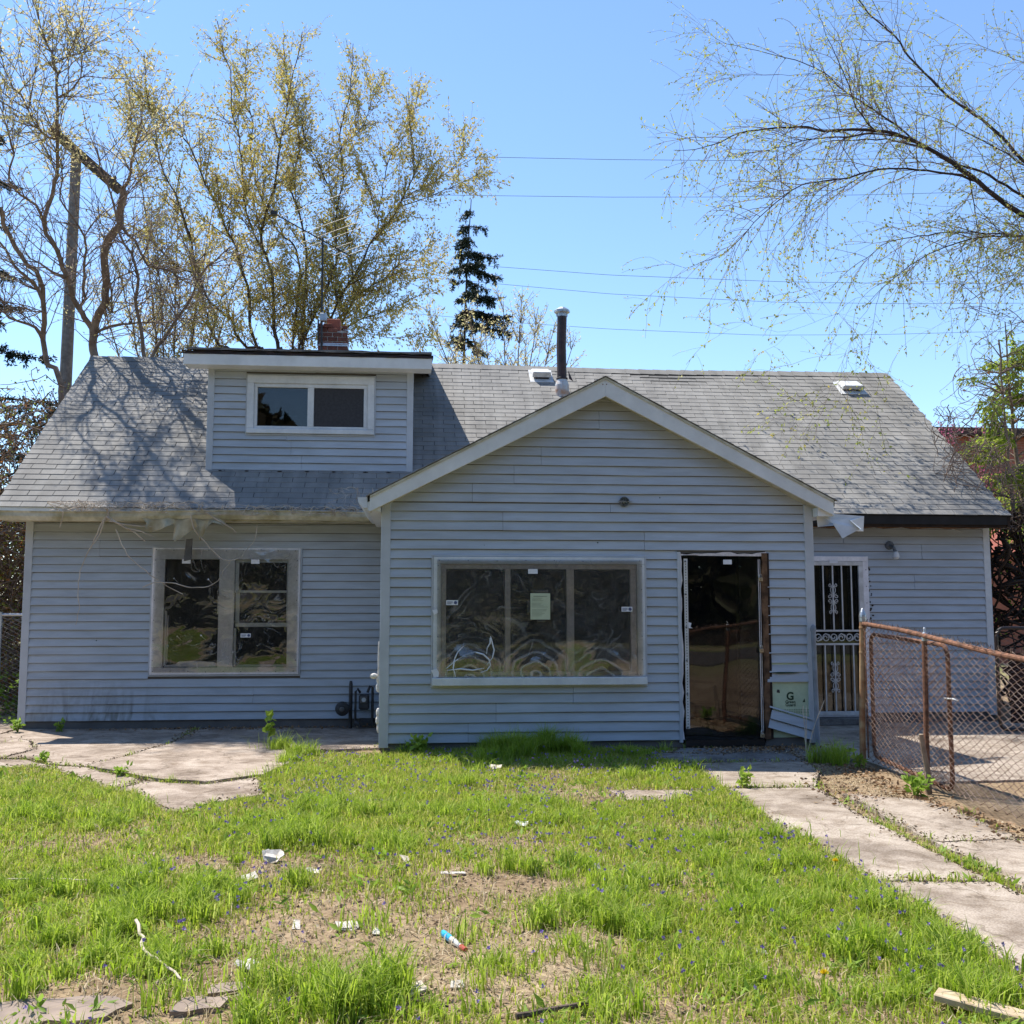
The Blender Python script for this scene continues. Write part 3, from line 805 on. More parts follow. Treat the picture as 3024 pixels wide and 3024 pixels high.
F_ = [(i*4+q, i*4+(q+1) % 4, i*4+4+(q+1) % 4, i*4+4+q) for i in range(25) for q in range(4)]+[(3, 2, 1, 0), (100, 101, 102, 103)]
MB().add(V_, F_).build("splintered_strip", M['wood'], roof)
MB().prism_y([(3.9, 2.565), (5.2, 2.552), (6.0, 2.560), (6.33, 2.47), (6.0, 2.578), (5.2, 2.577), (3.9, 2.582)], WY-.05, WY-.03).build("torn_trim_strip", M['barwhite'], roof)

# left gutter
g0, g1 = HX0-.06, -1.62
prof = [(EY-.012, 2.645), (EY-.012, 2.535), (EY-.075, 2.535), (EY-.105, 2.585), (EY-.105, 2.628), (EY-.118, 2.640), (EY-.118, 2.648), (EY-.098, 2.648), (EY-.096, 2.588), (EY-.07, 2.545), (EY-.022, 2.545), (EY-.022, 2.645)]
V = []; F = []; n = len(prof); st = 14
for i in range(st+1):
    t = i/st; x = g0+(g1-g0)*t; dz = -.012*math.sin(t*7)-.02*(1-t)
    V += [(x, y, z+dz) for y, z in prof]
for i in range(st):
    for k in range(n): F.append((i*n+k, i*n+(k+1) % n, (i+1)*n+(k+1) % n, (i+1)*n+k))
F.append(tuple(range(n-1, -1, -1))); F.append(tuple(range(st*n, st*n+n)))
gutter = MB().add(V, F).build("gutter", M['gutter'], house)
for x in (-5.2, -4.1, -3.0, -2.2):
    MB().box(x, x+.03, EY-.112, EY-.01, 2.612, 2.618).build("gutter_strap", M['fascia'], gutter)

# --- porch roof
def rake(side):
    xe = PAX + side*2.505
    top = [(PAX, PAZ), (xe, PAZ-PSL*2.505)]
    pts = [(PAX, PAZ), (PAX, PAZ-.205), (xe, PAZ-PSL*2.505-.165), (xe, PAZ-PSL*2.505)]
    if side > 0: pts = pts[:1] + pts[1:]
    else: pts = [pts[0], pts[3], pts[2], pts[1]]
    return pts
mb = MB()
xl, xr = PAX-2.53, PAX+2.53
zE = PAZ-PSL*2.53
mb.prism_y([(PAX, PAZ+.012), (xl, zE+.012), (xl, zE-.05), (PAX, PAZ-.06)], -.17, 3.4)
mb.prism_y([(PAX, PAZ+.0125), (PAX, PAZ-.0605), (xr, zE-.05), (xr, zE+.012)], -.17, 3.4)
porch_roof = mb.build("porch_roof", M['deck'], house)
for sgn in (-1, 1):
    pts = rake(sgn)
    MB().prism_y(pts, -.205, -.175).build("fascia", M['fascia'], porch_roof, bevel=.003)
    xe = PAX+sgn*2.505
    # metal lip along the top of the fascia and a thin shingle edge above it
    MB().prism_y([(PAX, PAZ+.004), (xe, PAZ-PSL*2.505+.004), (xe, PAZ-PSL*2.505-.022), (PAX, PAZ-.022)] if sgn < 0 else [(PAX, PAZ-.022), (xe, PAZ-PSL*2.505-.022), (xe, PAZ-PSL*2.505+.004), (PAX, PAZ+.004)], -.216, -.206).build("drip_edge", M['gutter'], porch_roof)
    # soffit behind the fascia
    MB().prism_y([(PAX, PAZ-.150), (xe, PAZ-PSL*2.505-.150), (xe, PAZ-PSL*2.505-.162), (PAX, PAZ-.162)] if sgn < 0 else [(PAX, PAZ-.162), (xe, PAZ-PSL*2.505-.162), (xe, PAZ-PSL*2.505-.150), (PAX, PAZ-.150)], -.174, -.002).build("soffit", M['gutter'], porch_roof)
    # shingle courses whose ragged butts show along the rake
    d = 0; k = 0
    while d < 2.53:
        xa = PAX+sgn*d; xb = PAX+sgn*min(d+.13, 2.55)
        za = PAZ-PSL*d+.013; zb = PAZ-PSL*abs(xb-PAX)+.013
        y0 = -.222+RNG.uniform(-.006, .006)
        V = [(xa, y0, za+.004), (xb, y0, zb+.008), (xb, 3.4, zb+.008), (xa, 3.4, za+.004), (xa, y0, za-.002), (xb, y0, zb+.001), (xb, 3.4, zb+.001), (xa, 3.4, za-.002)]
        MB().add(V, [(0, 1, 2, 3), (4, 5, 1, 0), (5, 6, 2, 1), (7, 4, 0, 3), (6, 7, 3, 2), (4, 7, 6, 5)]).build("shingle_course", M['shingle'], porch_roof)
        d += .127; k += 1
# side eave boxes of the porch
zs = PAZ-PSL*2.505
MB().prism_y([(PAX-2.49, zs-.04), (PAX-2.53, zs-.06), (PAX-2.53, zs-.15), (PX0-.016, zs-.16), (PX0-.016, zs-.05)], -.168, 2.0).build("eave_box", M['fascia'], porch_roof)
MB().prism_y([(PAX-2.532, zs-.01), (PAX-2.532, zs-.12), (PAX-2.575, zs-.12), (PAX-2.63, zs-.06), (PAX-2.635, zs-.01)], -.16, 1.9).build("eave_gutter", M['tornmetal'], porch_roof)
MB().box(PX1+.014, PAX+2.52, -.168, 1.93, zs-.17, zs-.03).build("eave_box", M['fascia'], porch_roof)
MB().box(PX1+.02, PX1+.06, -.12, -.10, 2.45, 2.50).build("eave_bracket", M['tornmetal'], porch_roof)
mb = MB()
for xx in (PAX-.03, PAX+.012): mb.ball((xx, -.207, PAZ-.075), .006, .004, .006)
mb.build("nail_head", M['rust'], porch_roof)

# --- dormer
mb = MB(); wall_cells(mb, DX0, DX1, 3.18, 4.74, [(-3.19, -1.70, 3.82, 4.45)], DY, DY+.1)
dormer_wall = mb.build("dormer_wall", M['sheath'], house)
DW = (-3.30, -1.59, 3.725, 4.552)
siding(dormer_wall, DX0+.07, DX1-.07, 3.262, 4.70, DY, [DW], 41)
for x0, x1 in ((DX0-.01, DX0+.075), (DX1-.075, DX1+.01)):
    MB().box(x0, x1, DY-.026, DY+.08, 3.225, 4.70).build("corner_trim", M['corner'], dormer_wall, bevel=.004)
mb = MB()
for x0 in (DX0, DX1-.1): mb.prism_x([(DY+.105, 3.1), (DY+.105, 4.745), (5.0, 5.2), (5.0, 4.9)], x0, x0+.1)
mb.build("dormer_cheek", M['siding'], house)
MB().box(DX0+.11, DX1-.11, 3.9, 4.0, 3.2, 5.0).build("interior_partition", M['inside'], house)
fx0, fx1, fy = -4.06, -.85, 2.40
dz = lambda y: 4.76+.205*(y-fy)
mb = MB().prism_x([(fy+.03, 4.735), (fy+.03, dz(fy)-.005), (5.45, dz(5.45)), (5.45, dz(5.45)-.1), (DY+.02, 4.70)], fx0+.02, fx1-.02)
dormer_roof = mb.build("dormer_roof", M['deck'], house)
MB().box(fx0, fx1, fy, fy+.028, 4.600, 4.742).build("fascia", M['fascia'], dormer_roof, bevel=.003)
MB().box(fx0+.01, fx1-.01, fy+.03, DY+.0, 4.604, 4.622).build("soffit", M['fascia'], dormer_roof)
for x0 in (fx0, fx1-.025):
    MB().prism_x([(fy+.03, 4.60), (fy+.03, 4.742), (5.2, 5.29), (5.2, 5.15)], x0, x0+.025).build("fascia", M['fascia'], dormer_roof)
for k, (zz, yo, m) in enumerate(((4.746, -.012, M['tar']), (4.772, .004, M['tar']), (4.796, -.022, M['roofedge']), (4.812, -.004, M['roofedge']))):
    V = []; F = []; nn = 24; r = random.Random(k)
    for i in range(nn+1):
        x = fx0-.03+.07*(k > 1)+(fx1-fx0+.05-.09*(k > 1))*i/nn
        y = fy+yo+r.uniform(-.012, .012); dzz = r.uniform(-.006, .004)
        V += [(x, y, zz+dzz), (x, y, zz+.016+dzz), (x, 5.4, zz+.016+.205*3.0), (x, 5.4, zz+.205*3.0)]
    for i in range(nn):
        for q in range(4): F.append((i*4+q, i*4+(q+1) % 4, i*4+4+(q+1) % 4, i*4+4+q))
    F += [(3, 2, 1, 0), (nn*4, nn*4+1, nn*4+2, nn*4+3)]
    MB().add(V, F).build("roofing_layer", m, dormer_roof)
# tar blobs along the flashing at the foot of the dormer wall
for x in np.arange(-3.6, -1.2, .37):
    xx = x+RNG.uniform(-.04, .04)
    MB().ball((xx, DY-.05, roofz(DY-.05)+.022), RNG.uniform(.02, .045), .02, .006).build("tar_patch", M['tar'], roof, smooth=True)

# --- chimney with its bricks, flue tile and metal band
CX0, CX1, CY0, CY1 = -2.665, -2.20, 5.50, 5.95
chim = MB().box(CX0+.012, CX1-.012, CY0+.012, CY1-.012, 5.0, 5.94).build("chimney", M['mortar'], house)
z = 5.18; k = 0
while z < 6.0:
    for face in range(4):
        L = CX1-CX0; lay = [(0, .148), (.160, .308), (.320, L)] if k % 2 == 0 else [(0, .07), (.082, .225), (.237, .38), (.392, L)]
        if z > 5.91: lay = lay[:2] if face in (0, 3) else lay[:1]
        for a, b in lay:
            o = RNG.uniform(-.004, .004)
            if face == 0: bx = (CX0+a, CX0+b, CY0+o, CY0+.09)
            elif face == 1: bx = (CX0+a, CX0+b, CY1-.09, CY1-o)
            elif face == 2: bx = (CX1-.09, CX1-o, CY0+.095+a*.6, CY0+.095+b*.6)
            else: bx = (CX0+o, CX0+.09, CY0+.095+a*.6, CY0+.095+b*.6)
            MB().box(*bx, z, z+.062).build("brick", M['brick'], chim, bevel=.004)
    z += .074; k += 1
mb = MB().box(-2.53, -2.32, 5.60, 5.82, 5.94, 6.165)
mb.build("flue_tile", M['flue_tile'], chim, bevel=.008)
mb = MB()
for zz in (5.685, 5.70, 5.72): mb.box(CX0-.012, CX1+.012, CY0-.012, CY0-.006, zz, zz+.010)
mb.box(CX0-.010, CX0-.006, CY0-.006, CY1, 5.69, 5.73); mb.box(CX1+.006, CX1+.010, CY0-.006, CY1, 5.69, 5.73)
mb.build("strap", M['band'], chim)

# --- flue pipe
fxp, fyp = 1.19, 4.54
fp = MB().tube([(fxp, fyp, 4.92), (fxp-.01, fyp, 5.5), (fxp+.005, fyp, 5.995)], .075, 16).build("flue_pipe", M['darkpipe'], house, smooth=False)
MB().lathe([(.105, 4.70), (.112, 4.82), (.108, 4.90), (.085, 4.965), (.080, 4.985)], (fxp, fyp, 0), 18).build("collar", M['collar'], fp)
MB().lathe([(.084, 4.985), (.090, 4.99), (.090, 5.01), (.083, 5.015)], (fxp, fyp, 0), 18).build("band", M['darkpipe'], fp)
mb = MB().lathe([(.080, 5.985), (.080, 6.03), (.125, 6.05), (.125, 6.085), (.05, 6.135)], (fxp+.005, fyp, 0), 8)
mb.box(fxp-.085, fxp+.09, fyp-.012, fyp+.012, 5.99, 6.11)
mb.build("cap", M['galv'], fp)
mb = MB()
mb.add([(fxp+.11, fyp-.02, 5.0), (fxp+.17, fyp-.03, 4.96), (fxp+.10, fyp, 5.13)], [(0, 1, 2)])
mb.add([(fxp+.11, fyp-.005, 5.0), (fxp+.17, fyp-.015, 4.96), (fxp+.10, fyp+.015, 5.13)], [(0, 2, 1)])
mb.build("flashing_flap", M['darkpipe'], fp)

# --- two roof vents
def vent(x, s, w, hgt, m):
    root = bpy.data.objects.new("roof_vent", None); link(root, house, Matrix.Translation((x, EY+u_dir.y*s, EZ+u_dir.z*s)))
    B = roof_mat(x, s)
    MB().box(-w*.62, w*.62, -.14, .30, .008, .014).build("flange", m, root, B)
    MB().add([(-w/2, -.05, .05), (w/2, -.05, .05), (w/2, .27, .03), (-w/2, .27, .03), (-w/2+.01, -.05, hgt), (w/2-.01, -.05, hgt), (w/2-.02, .25, .06), (-w/2+.02, .25, .06)],
             [(0, 3, 2, 1), (4, 5, 6, 7), (0, 1, 5, 4), (1, 2, 6, 5), (2, 3, 7, 6), (3, 0, 4, 7)]).build("hood", m, root, B, bevel=.008)
    MB().box(-w/2+.03, w/2-.03, -.02, .2, .014, .05).build("throat", M['tar'], root, B)
vent(.915, 3.85, .30, .145, M['vent'])
vent(5.95, 3.62, .36, .12, M['vent'])

# ------------------------------------------------------------------ windows
def frame_boards(parent, x0, x1, z0, z1, w, y0, y1, mat, name="casing", ws=None):
    """four boards butted round a rectangle; w is the outer rect minus the opening"""
    l, r_, b, t = ws or (w, w, w, w)
    MB().box(x0, x1, y0, y1, z1-t, z1).build(name, mat, parent, bevel=.003)
    MB().box(x0, x1, y0, y1, z0, z0+b).build(name, mat, parent, bevel=.003)
    MB().box(x0, x0+l, y0, y1, z0+b+.001, z1-t-.001).build(name, mat, parent, bevel=.003)
    MB().box(x1-r_, x1, y0, y1, z0+b+.001, z1-t-.001).build(name, mat, parent, bevel=.003)

def pane(parent, x0, x1, z0, z1, y, mat, name="pane", th=.004):
    return MB().box(x0, x1, y, y+th, z0, z1).build(name, mat, parent)

def sub_empty(name, loc, parent=None):
    e = bpy.data.objects.new(name, None); e.empty_display_size = .1
    return link(e, parent or house, Matrix.Translation(Vector(loc)))

def warped_sheet(parent, x0, x1, z0, z1, y, mat, amp, seed, nx=44, nz=40, th=.004, name="clear_sheet", dents=(), skew=0.0):
    """buckled clear plastic sheet screwed over an opening"""
    V = []; F = []
    for i in range(nx+1):
        for j in range(nz+1):
            u, v = i/nx, j/nz
            edge = (1-(2*u-1)**8)*(1-(2*v-1)**8)
            d = amp*edge*mnoise.noise(Vector((u*2.3+seed, v*2.3, seed*.7)))
            for du, dv, ds, dd in dents: d += edge*dd*math.exp(-((u-du)/ds)**2-((v-dv)/(ds*1.3))**2)
            V.append((x0+(x1-x0)*u, min(y+d, y+.008)+skew*(x1-x0)*u, z0+(z1-z0)*v))
    for i in range(nx):
        for j in range(nz):
            a = i*(nz+1)+j; F.append((a, a+nz+1, a+nz+2, a+1))
    me = raw_mesh(name, V, F, mat, True)
    return put(name, me, parent)

# left window on the main wall
w1 = sub_empty("window", (-3.41, WY, .63))
y0 = WY-.045
frame_boards(w1, -4.343, -2.477, .602, 2.230, .02, WY-.030, WY-.002, M['corner'], "channel")
frame_boards(w1, -4.322, -2.498, .625, 2.208, .15, y0, WY-.003, M['oldwhite'], "casing", (.152, .150, .088, .145))
MB().box(-3.503, -3.312, y0+.002, WY-.003, .714, 2.062).build("mullion", M['oldwhite'], w1, bevel=.004)
# right half: aluminium storm sashes
frame_boards(w1, -3.311, -2.649, 1.645, 2.062, .04, WY+.0, WY+.022, M['white'], "sash", (.045, .02, .028, .035))
frame_boards(w1, -3.305, -2.651, 1.215, 1.672, .04, WY+.026, WY+.048, M['white'], "sash", (.05, .02, .05, .025))
MB().box(-3.311, -3.285, WY+.0, WY+.04, .72, 1.20).build("track", M['white'], w1)
MB().box(-3.30, -2.65, WY+.05, WY+.09, .714, .74).build("sill", M['oldwhite'], w1)
pane(w1, -3.27, -2.665, 1.67, 2.03, WY+.010, M['glass']); pane(w1, -3.26, -2.67, 1.26, 1.65, WY+.036, M['glass'])
# left half: bare tracks of a missing sash
MB().box(-4.168, -4.145, WY+.01, WY+.05, .73, 1.42).build("track", M['oldwhite'], w1)
MB().box(-4.139, -4.125, WY+.02, WY+.05, .80, 1.36).build("track", M['brownframe'], w1)
MB().box(-3.525, -3.504, WY+.01, WY+.05, 1.38, 1.60).build("track", M['oldwhite'], w1)
MB().prism_y([(-4.16, .715), (-3.53, .715), (-3.51, .745), (-3.56, .775), (-3.8, .79), (-3.98, .785), (-4.02, .75), (-4.16, .742)], WY+.01, WY+.07).build("sill", M['oldwhite'], w1)
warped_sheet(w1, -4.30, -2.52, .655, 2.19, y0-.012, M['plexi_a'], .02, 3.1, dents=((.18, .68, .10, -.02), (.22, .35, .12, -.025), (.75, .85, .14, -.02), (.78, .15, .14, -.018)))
mb = MB()
for x, z in ((-4.05, 1.82), (-3.63, 1.81), (-3.99, 1.10), (-3.70, 1.11)):
    mb.ball((x, y0-.026, z), .011, .006, .011); mb.tube([(x, y0-.02, z), (x+.04, y0+.03, z-.055)], .004, 5)
mb.build("fixing_bolt", M['label'], w1, smooth=True)
mb = MB()
for i in range(9):
    for z in (.667, 2.178): mb.ball((-4.28+i*.215, y0-.016, z+RNG.uniform(-.01, .01)), .006, .004, .006, 6, 4)
for i in range(6):
    for x in (-4.285, -2.535): mb.ball((x, y0-.016, .8+i*.25), .006, .004, .006, 6, 4)
mb.build("screw_head", M['lamp'], w1)
for x in (-3.905, -3.055): MB().box(x-.052, x+.052, y0-.034, y0-.030, 2.008, 2.062).build("sticker", M['label'], w1)
def id_sticker(parent, x0, x1, z0, z1, y):
    s = MB().box(x0, x1, y-.003, y, z0, z1).build("sticker", M['label'], parent)
    w = x1-x0; h = z1-z0
    mb = MB()
    mb.lathe([(h*.34, 0), (h*.34, .002)], (0, 0, 0), 14)
    mb.V = [(x1-h*.5+p[0], y-.0032-p[2], (z0+z1)/2+p[1]) for p in mb.V]
    for k, f in enumerate((.62, .42, .22)): mb.box(x0+w*.07, x0+w*(.55-.1*(k == 2)), y-.0042, y-.0032, z0+h*f, z0+h*(f+.1))
    mb.build("sticker_print", M['labelblue'], s)
id_sticker(w1, -3.215, -3.09, 1.085, 1.135, y0-.032)

# porch picture window
w2 = sub_empty("window", (.30, 0, .65))
y0 = -.045
frame_boards(w2, -.860, 1.456, .617, 2.018, .02, -.030, -.002, M['corner'], "channel")
frame_boards(w2, -.838, 1.433, .724, 1.996, .085, y0, -.003, M['white'], "casing", (.083, .085, .012, .078))
MB().box(-.845, 1.442, -.092, -.003, .640, .7225).build("sill", M['white'], w2, bevel=.005)
frame_boards(w2, -.754, 1.347, .737, 1.917, .05, y0+.03, .06, M['brownframe'], "frame", (.05, .065, .042, .05))
for a, b in ((-.077, -.018), (.588, .667)): MB().box(a, b, y0+.028, .06, .780, 1.866).build("mullion", M['brownframe'], w2, bevel=.003)
for a, b in ((-.704, -.077), (-.018, .588), (.667, 1.282)): pane(w2, a, b, .779, 1.867, .02, M['glass'])
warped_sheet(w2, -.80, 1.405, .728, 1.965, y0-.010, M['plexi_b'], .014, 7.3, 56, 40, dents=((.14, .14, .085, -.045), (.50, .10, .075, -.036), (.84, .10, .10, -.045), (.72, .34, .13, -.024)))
MB().box(.166, .268, y0-.030, y0-.026, 1.815, 1.866).build("sticker", M['label'], w2)
id_sticker(w2, -.703, -.58, 1.482, 1.534, y0-.030)
id_sticker(w2, 1.171, 1.289, 1.413, 1.465, y0-.030)
mb = MB()
for i in range(8):
    for z in (.742, 1.955): mb.ball((-.78+i*.308, y0-.014, z+RNG.uniform(-.006, .006)), .0055, .004, .0055, 6, 4)
for i in range(5):
    for x in (-.79, 1.395): mb.ball((x, y0-.014, .9+i*.25), .0055, .004, .0055, 6, 4)
mb.build("screw_head", M['lamp'], w2)
# torn edges of the film low in the left light, seen as thin white curls
for pts in ([(-.70, .82), (-.60, .90), (-.50, .965), (-.40, .99), (-.31, .965), (-.25, .91), (-.235, .85), (-.27, .80), (-.34, .775)],
            [(-.27, .86), (-.215, .93), (-.195, 1.01), (-.215, 1.08), (-.235, 1.15), (-.24, 1.08), (-.27, 1.03), (-.275, .97)],
            [(-.60, .735), (-.625, .82), (-.615, .91), (-.58, .99), (-.52, 1.05)], [(-.69, .80), (-.55, .815), (-.42, .80), (-.30, .82)]):
    P = [(x, y0-.030-.006*math.sin(i*1.7), z) for i, (x, z) in enumerate(pts)]
    n = len(P)
    mb = MB(); Pi = []
    for i in range(n-1):
        for k in range(4):
            f_ = k/4; Pi.append(tuple(np.array(P[i])*(1-f_)+np.array(P[i+1])*f_))
    Pi.append(P[-1])
    mb.tube(Pi, [.0025+.006*math.sin(math.pi*i/(len(Pi)-1)) for i in range(len(Pi))], 5).build("torn_film", M['label'], w2)
for pts in ([(-.86, .80), (-.80, .82), (-.775, .78), (-.78, .73), (-.83, .725), (-.84, .77)], [(-.85, 1.43), (-.80, 1.44), (-.79, 1.40), (-.83, 1.38)]):
    MB().prism_y(pts, y0-.026, y0-.022).build("torn_film", M['label'], w2)

# notice taped to the window
nt_ = thing("notice", "pale green printed notice taped to the middle pane of the porch window", "paper", (.294, y0-.04, 1.33))
MB().box(.190, .401, y0-.033, y0-.0315, 1.330, 1.608).build("sheet", M['paper'], nt_)
mb = MB(); r = random.Random(4)
mb.box(.222, .368, y0-.0342, y0-.0332, 1.572, 1.579)
for k in range(15):
    z = 1.555-k*.0135
    if k in (3, 8): continue
    mb.box(.205, .205+r.uniform(.09, .175), y0-.0342, y0-.0332, z, z+.0035)
mb.build("printed_line", M['paperink'], nt_)
for a, b, c, d in ((.20, .38, 1.612, 1.640), (.155, .186, 1.40, 1.53), (.405, .435, 1.41, 1.53), (.26, .34, 1.305, 1.326)):
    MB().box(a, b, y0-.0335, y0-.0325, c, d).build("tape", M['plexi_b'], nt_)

# dormer window
w3 = sub_empty("window", (-2.445, DY, 3.75))
y0 = DY-.045
frame_boards(w3, -3.298, -1.592, 3.727, 4.550, .018, DY-.030, DY-.002, M['corner'], "channel")
frame_boards(w3, -3.279, -1.611, 3.812, 4.530, .1, y0, DY-.003, M['white'], "casing", (.088, .088, .004, .105))
MB().box(-3.279, -1.611, y0-.012, DY-.003, 3.750, 3.8115).build("sill", M['white'], w3, bevel=.004)
frame_boards(w3, -3.19, -1.70, 3.817, 4.424, .05, y0+.02, DY+.06, M['white'], "sash_frame", (.04, .05, .035, .05))
MB().box(-2.491, -2.41, y0+.018, DY+.06, 3.853, 4.373).build("meeting_rail", M['white'], w3, bevel=.003)
pane(w3, -3.149, -2.492, 3.853, 4.373, DY+.01, M['glass'])
pane(w3, -2.409, -1.751, 3.853, 4.373, DY-.005, M['glass'])
pane(w3, -2.405, -1.755, 3.856, 4.370, DY-.014, M['screen'], "insect_screen", .002)
V = [(-3.09, DY+.06, 3.855), (-2.50, DY+.05, 3.855), (-2.50, DY+.05, 4.275), (-3.08, DY+.055, 4.305)]

# ------------------------------------------------------------------ doors
d1 = sub_empty("door", (2.30, 0, .03))
for pts in ([(1.800, .02), (1.835, .02), (1.832, .7), (1.838, 1.3), (1.834, 2.06), (1.800, 2.06)], ):
    MB().prism_y(pts, -.030, -.003).build("jamb_channel", M['corner'], d1)
r = random.Random(8)
lft = [(2.742+r.uniform(-.012, .008), .05+i*.1) for i in range(21)]
MB().prism_y([(2.80, .05)] + [(2.80, 2.05)] + lft[::-1], -.031, .04).build("torn_jamb", M['wood'], d1)
lft = [(2.776+r.uniform(-.02, .014), .05+i*.1) for i in range(21)]
MB().prism_y([(2.83, .05)] + [(2.822, 2.05)] + lft[::-1], -.026, .02).build("torn_jamb", M['blackwood'], d1)
lft = [(1.846+r.uniform(-.012, .012), .05+i*.1) for i in range(21)]
MB().prism_y([(1.826, .05)] + lft + [(1.826, 2.05)], -.022, .03).build("torn_jamb", M['oldwhite'], d1)
tp = [(1.83+i*.08, 2.045+r.uniform(-.012, .02)) for i in range(13)]
MB().prism_y([(2.80, 2.015), (1.83, 2.02)][::-1] + tp[::-1], -.026, .02).build("torn_header", M['brownframe'], d1)
warped_sheet(d1, 1.862, 2.735, .045, 2.03, -.030, M['plexi_c'], .003, 5.2, 12, 26, skew=.024)
hs = MB().box(1.868, 1.909, -.040, -.034, .165, 1.985).build("hinge_strip", M['barwhite'], d1)
mb = MB()
for i in range(60): mb.box(1.884, 1.892, -.0425, -.0405, .18+i*.030, .192+i*.030)
mb.build("hinge_slot", M['ink'], hs)
mb = MB()
for i in range(6): mb.ball((1.884, -.043, .18+i*.355), .011, .006, .011)
mb.build("bolt_head", M['lamp'], d1, smooth=True)
mb = MB().box(2.693, 2.700, -.045, -.036, .09, 1.98); mb.box(2.712, 2.716, -.045, -.036, .06, 1.98); mb.build("hasp_bar", M['brownframe'], d1)
MB().box(2.300, 2.395, -.062, -.058, 1.925, 1.975).build("sticker", M['label'], d1)
for x, z in ((2.713, 1.775), (2.705, 1.005), (2.694, .10)):
    lk = MB().box(x-.022, x+.022, -.070, -.048, z-.035, z+.01).build("padlock", M['brass'], d1, bevel=.005)
    MB().tube([(x-.014, -.059, z+.008), (x-.014, -.059, z+.03), (x-.008, -.059, z+.044), (x+.008, -.059, z+.044), (x+.014, -.059, z+.03), (x+.014, -.059, z+.008)], .0035, 6).build("shackle", M['steel'], lk)
    MB().ball((x, -.0705, z-.012), .005, .002, .005).build("keyhole", M['ink'], lk)
V = [(1.905, 1.30), (1.94, 1.29), (1.93, 1.25), (1.955, 1.235), (1.91, 1.235)]
MB().prism_y(V[::-1], -.046, -.043).build("torn_film", M['label'], d1)
MB().box(1.862, 2.735, -.026, .03, -.02, .043).build("threshold", M['darkdoor'], d1)

# iron security door on the main wall
d2 = sub_empty("security_door", (4.48, WY, .03))
y0 = WY-.05
frame_boards(d2, 3.985, 4.980, .030, 2.140, .09, y0, WY-.002, M['oldwhite'], "casing", (.06, .075, .012, .065))
frame_boards(d2, 4.050, 4.903, .045, 2.072, .06, y0-.006, y0+.028, M['barwhite'], "leaf_frame", (.05, .062, .055, .055))
MB().box(4.045, 4.905, WY+.03, WY+.07, .04, 2.08).build("door_panel", M['darkdoor'], d2)
for z in (.977, 1.153): MB().box(4.101, 4.840, y0, y0+.022, z-.012, z+.012).build("cross_bar", M['barwhite'], d2)
for x in (4.225, 4.355, 4.487, 4.611, 4.743):
    MB().box(x-.008, x+.008, y0+.003, y0+.019, 1.166, 2.016).build("bar", M['barwhite'], d2)
    MB().box(x-.008, x+.008, y0+.003, y0+.019, .101, .964).build("bar", M['barwhite'], d2)
MB().box(4.110, 4.838, WY+.005, WY+.009, .10, 2.015).build("glass_panel", M['glass'], d2)
def spiral(cx, cz, r0, a0, turns, sgn, y, n=16):
    return [(cx+r0*(1-.72*i/n)*math.cos(a0+sgn*turns*2*math.pi*i/n), y, cz+r0*(1-.72*i/n)*math.sin(a0+sgn*turns*2*math.pi*i/n)) for i in range(n+1)]
yy = y0+.010
for zc in (1.575, .545):
    mb = MB()
    for sx in (-1, 1):
        for sz in (-1, 1):
            # small end scroll, long S and middle scroll
            mb.tube(spiral(4.487+sx*.034, zc+sz*.175, .024, math.pi/2*sz+(0 if sx > 0 else math.pi)*0, 1.1, -sx*sz, yy), .0055, 5)
            mb.tube([(4.487+sx*.012, yy, zc+sz*.165), (4.487+sx*.034, yy, zc+sz*.13), (4.487+sx*.030, yy, zc+sz*.095), (4.487+sx*.012, yy, zc+sz*.06)], .006, 5)
            mb.tube(spiral(4.487+sx*.048, zc+sz*.032, .030, math.pi/2*sz, 1.15, sx*sz, yy), .0055, 5)
            mb.tube([(4.487+sx*.048, yy, zc+sz*.062), (4.487+sx*.02, yy, zc+sz*.055), (4.487+sx*.008, yy, zc+sz*.02)], .006, 5)
    mb.build("scroll_ornament", M['barwhite'], d2)
mb = MB()
for i in range(7):
    cx = 4.155+i*.107; s = 1 if i % 2 else -1
    mb.tube(spiral(cx, 1.065+s*.006, .052, -s*math.pi/2, 1.3, s, yy, 20), .0075, 5)
    mb.tube([(cx, yy, 1.065-s*.048), (cx+.05, yy, 1.065-s*.03), (cx+.08, yy, 1.065+s*.03), (cx+.107, yy, 1.065+s*.05)], .0075, 5)
mb.build("scroll_band", M['barwhite'], d2)
MB().box(4.44, 4.56, y0-.012, y0-.008, 2.045, 2.09).build("sticker", M['label'], d2)
mb = MB()
for i in range(9): mb.ball((4.945, y0-.001, .2+i*.22), .007, .005, .007, 6, 4)
mb.build("bolt_head", M['lamp'], d2)
mb = MB()
for i in range(16):
    z = 1.25+i*.05+RNG.uniform(-.02, .02)
    mb.ball((5.01+RNG.uniform(-.02, .03), WY-.022, z), RNG.uniform(.006, .018), .006, RNG.uniform(.008, .02), 6, 4)
mb.build("caulk_blob", M['blackwood'], d2)
MB().box(3.98, 5.0, WY-.30, WY-.03, -.045, .022).build("door_step", M['broken'], house)

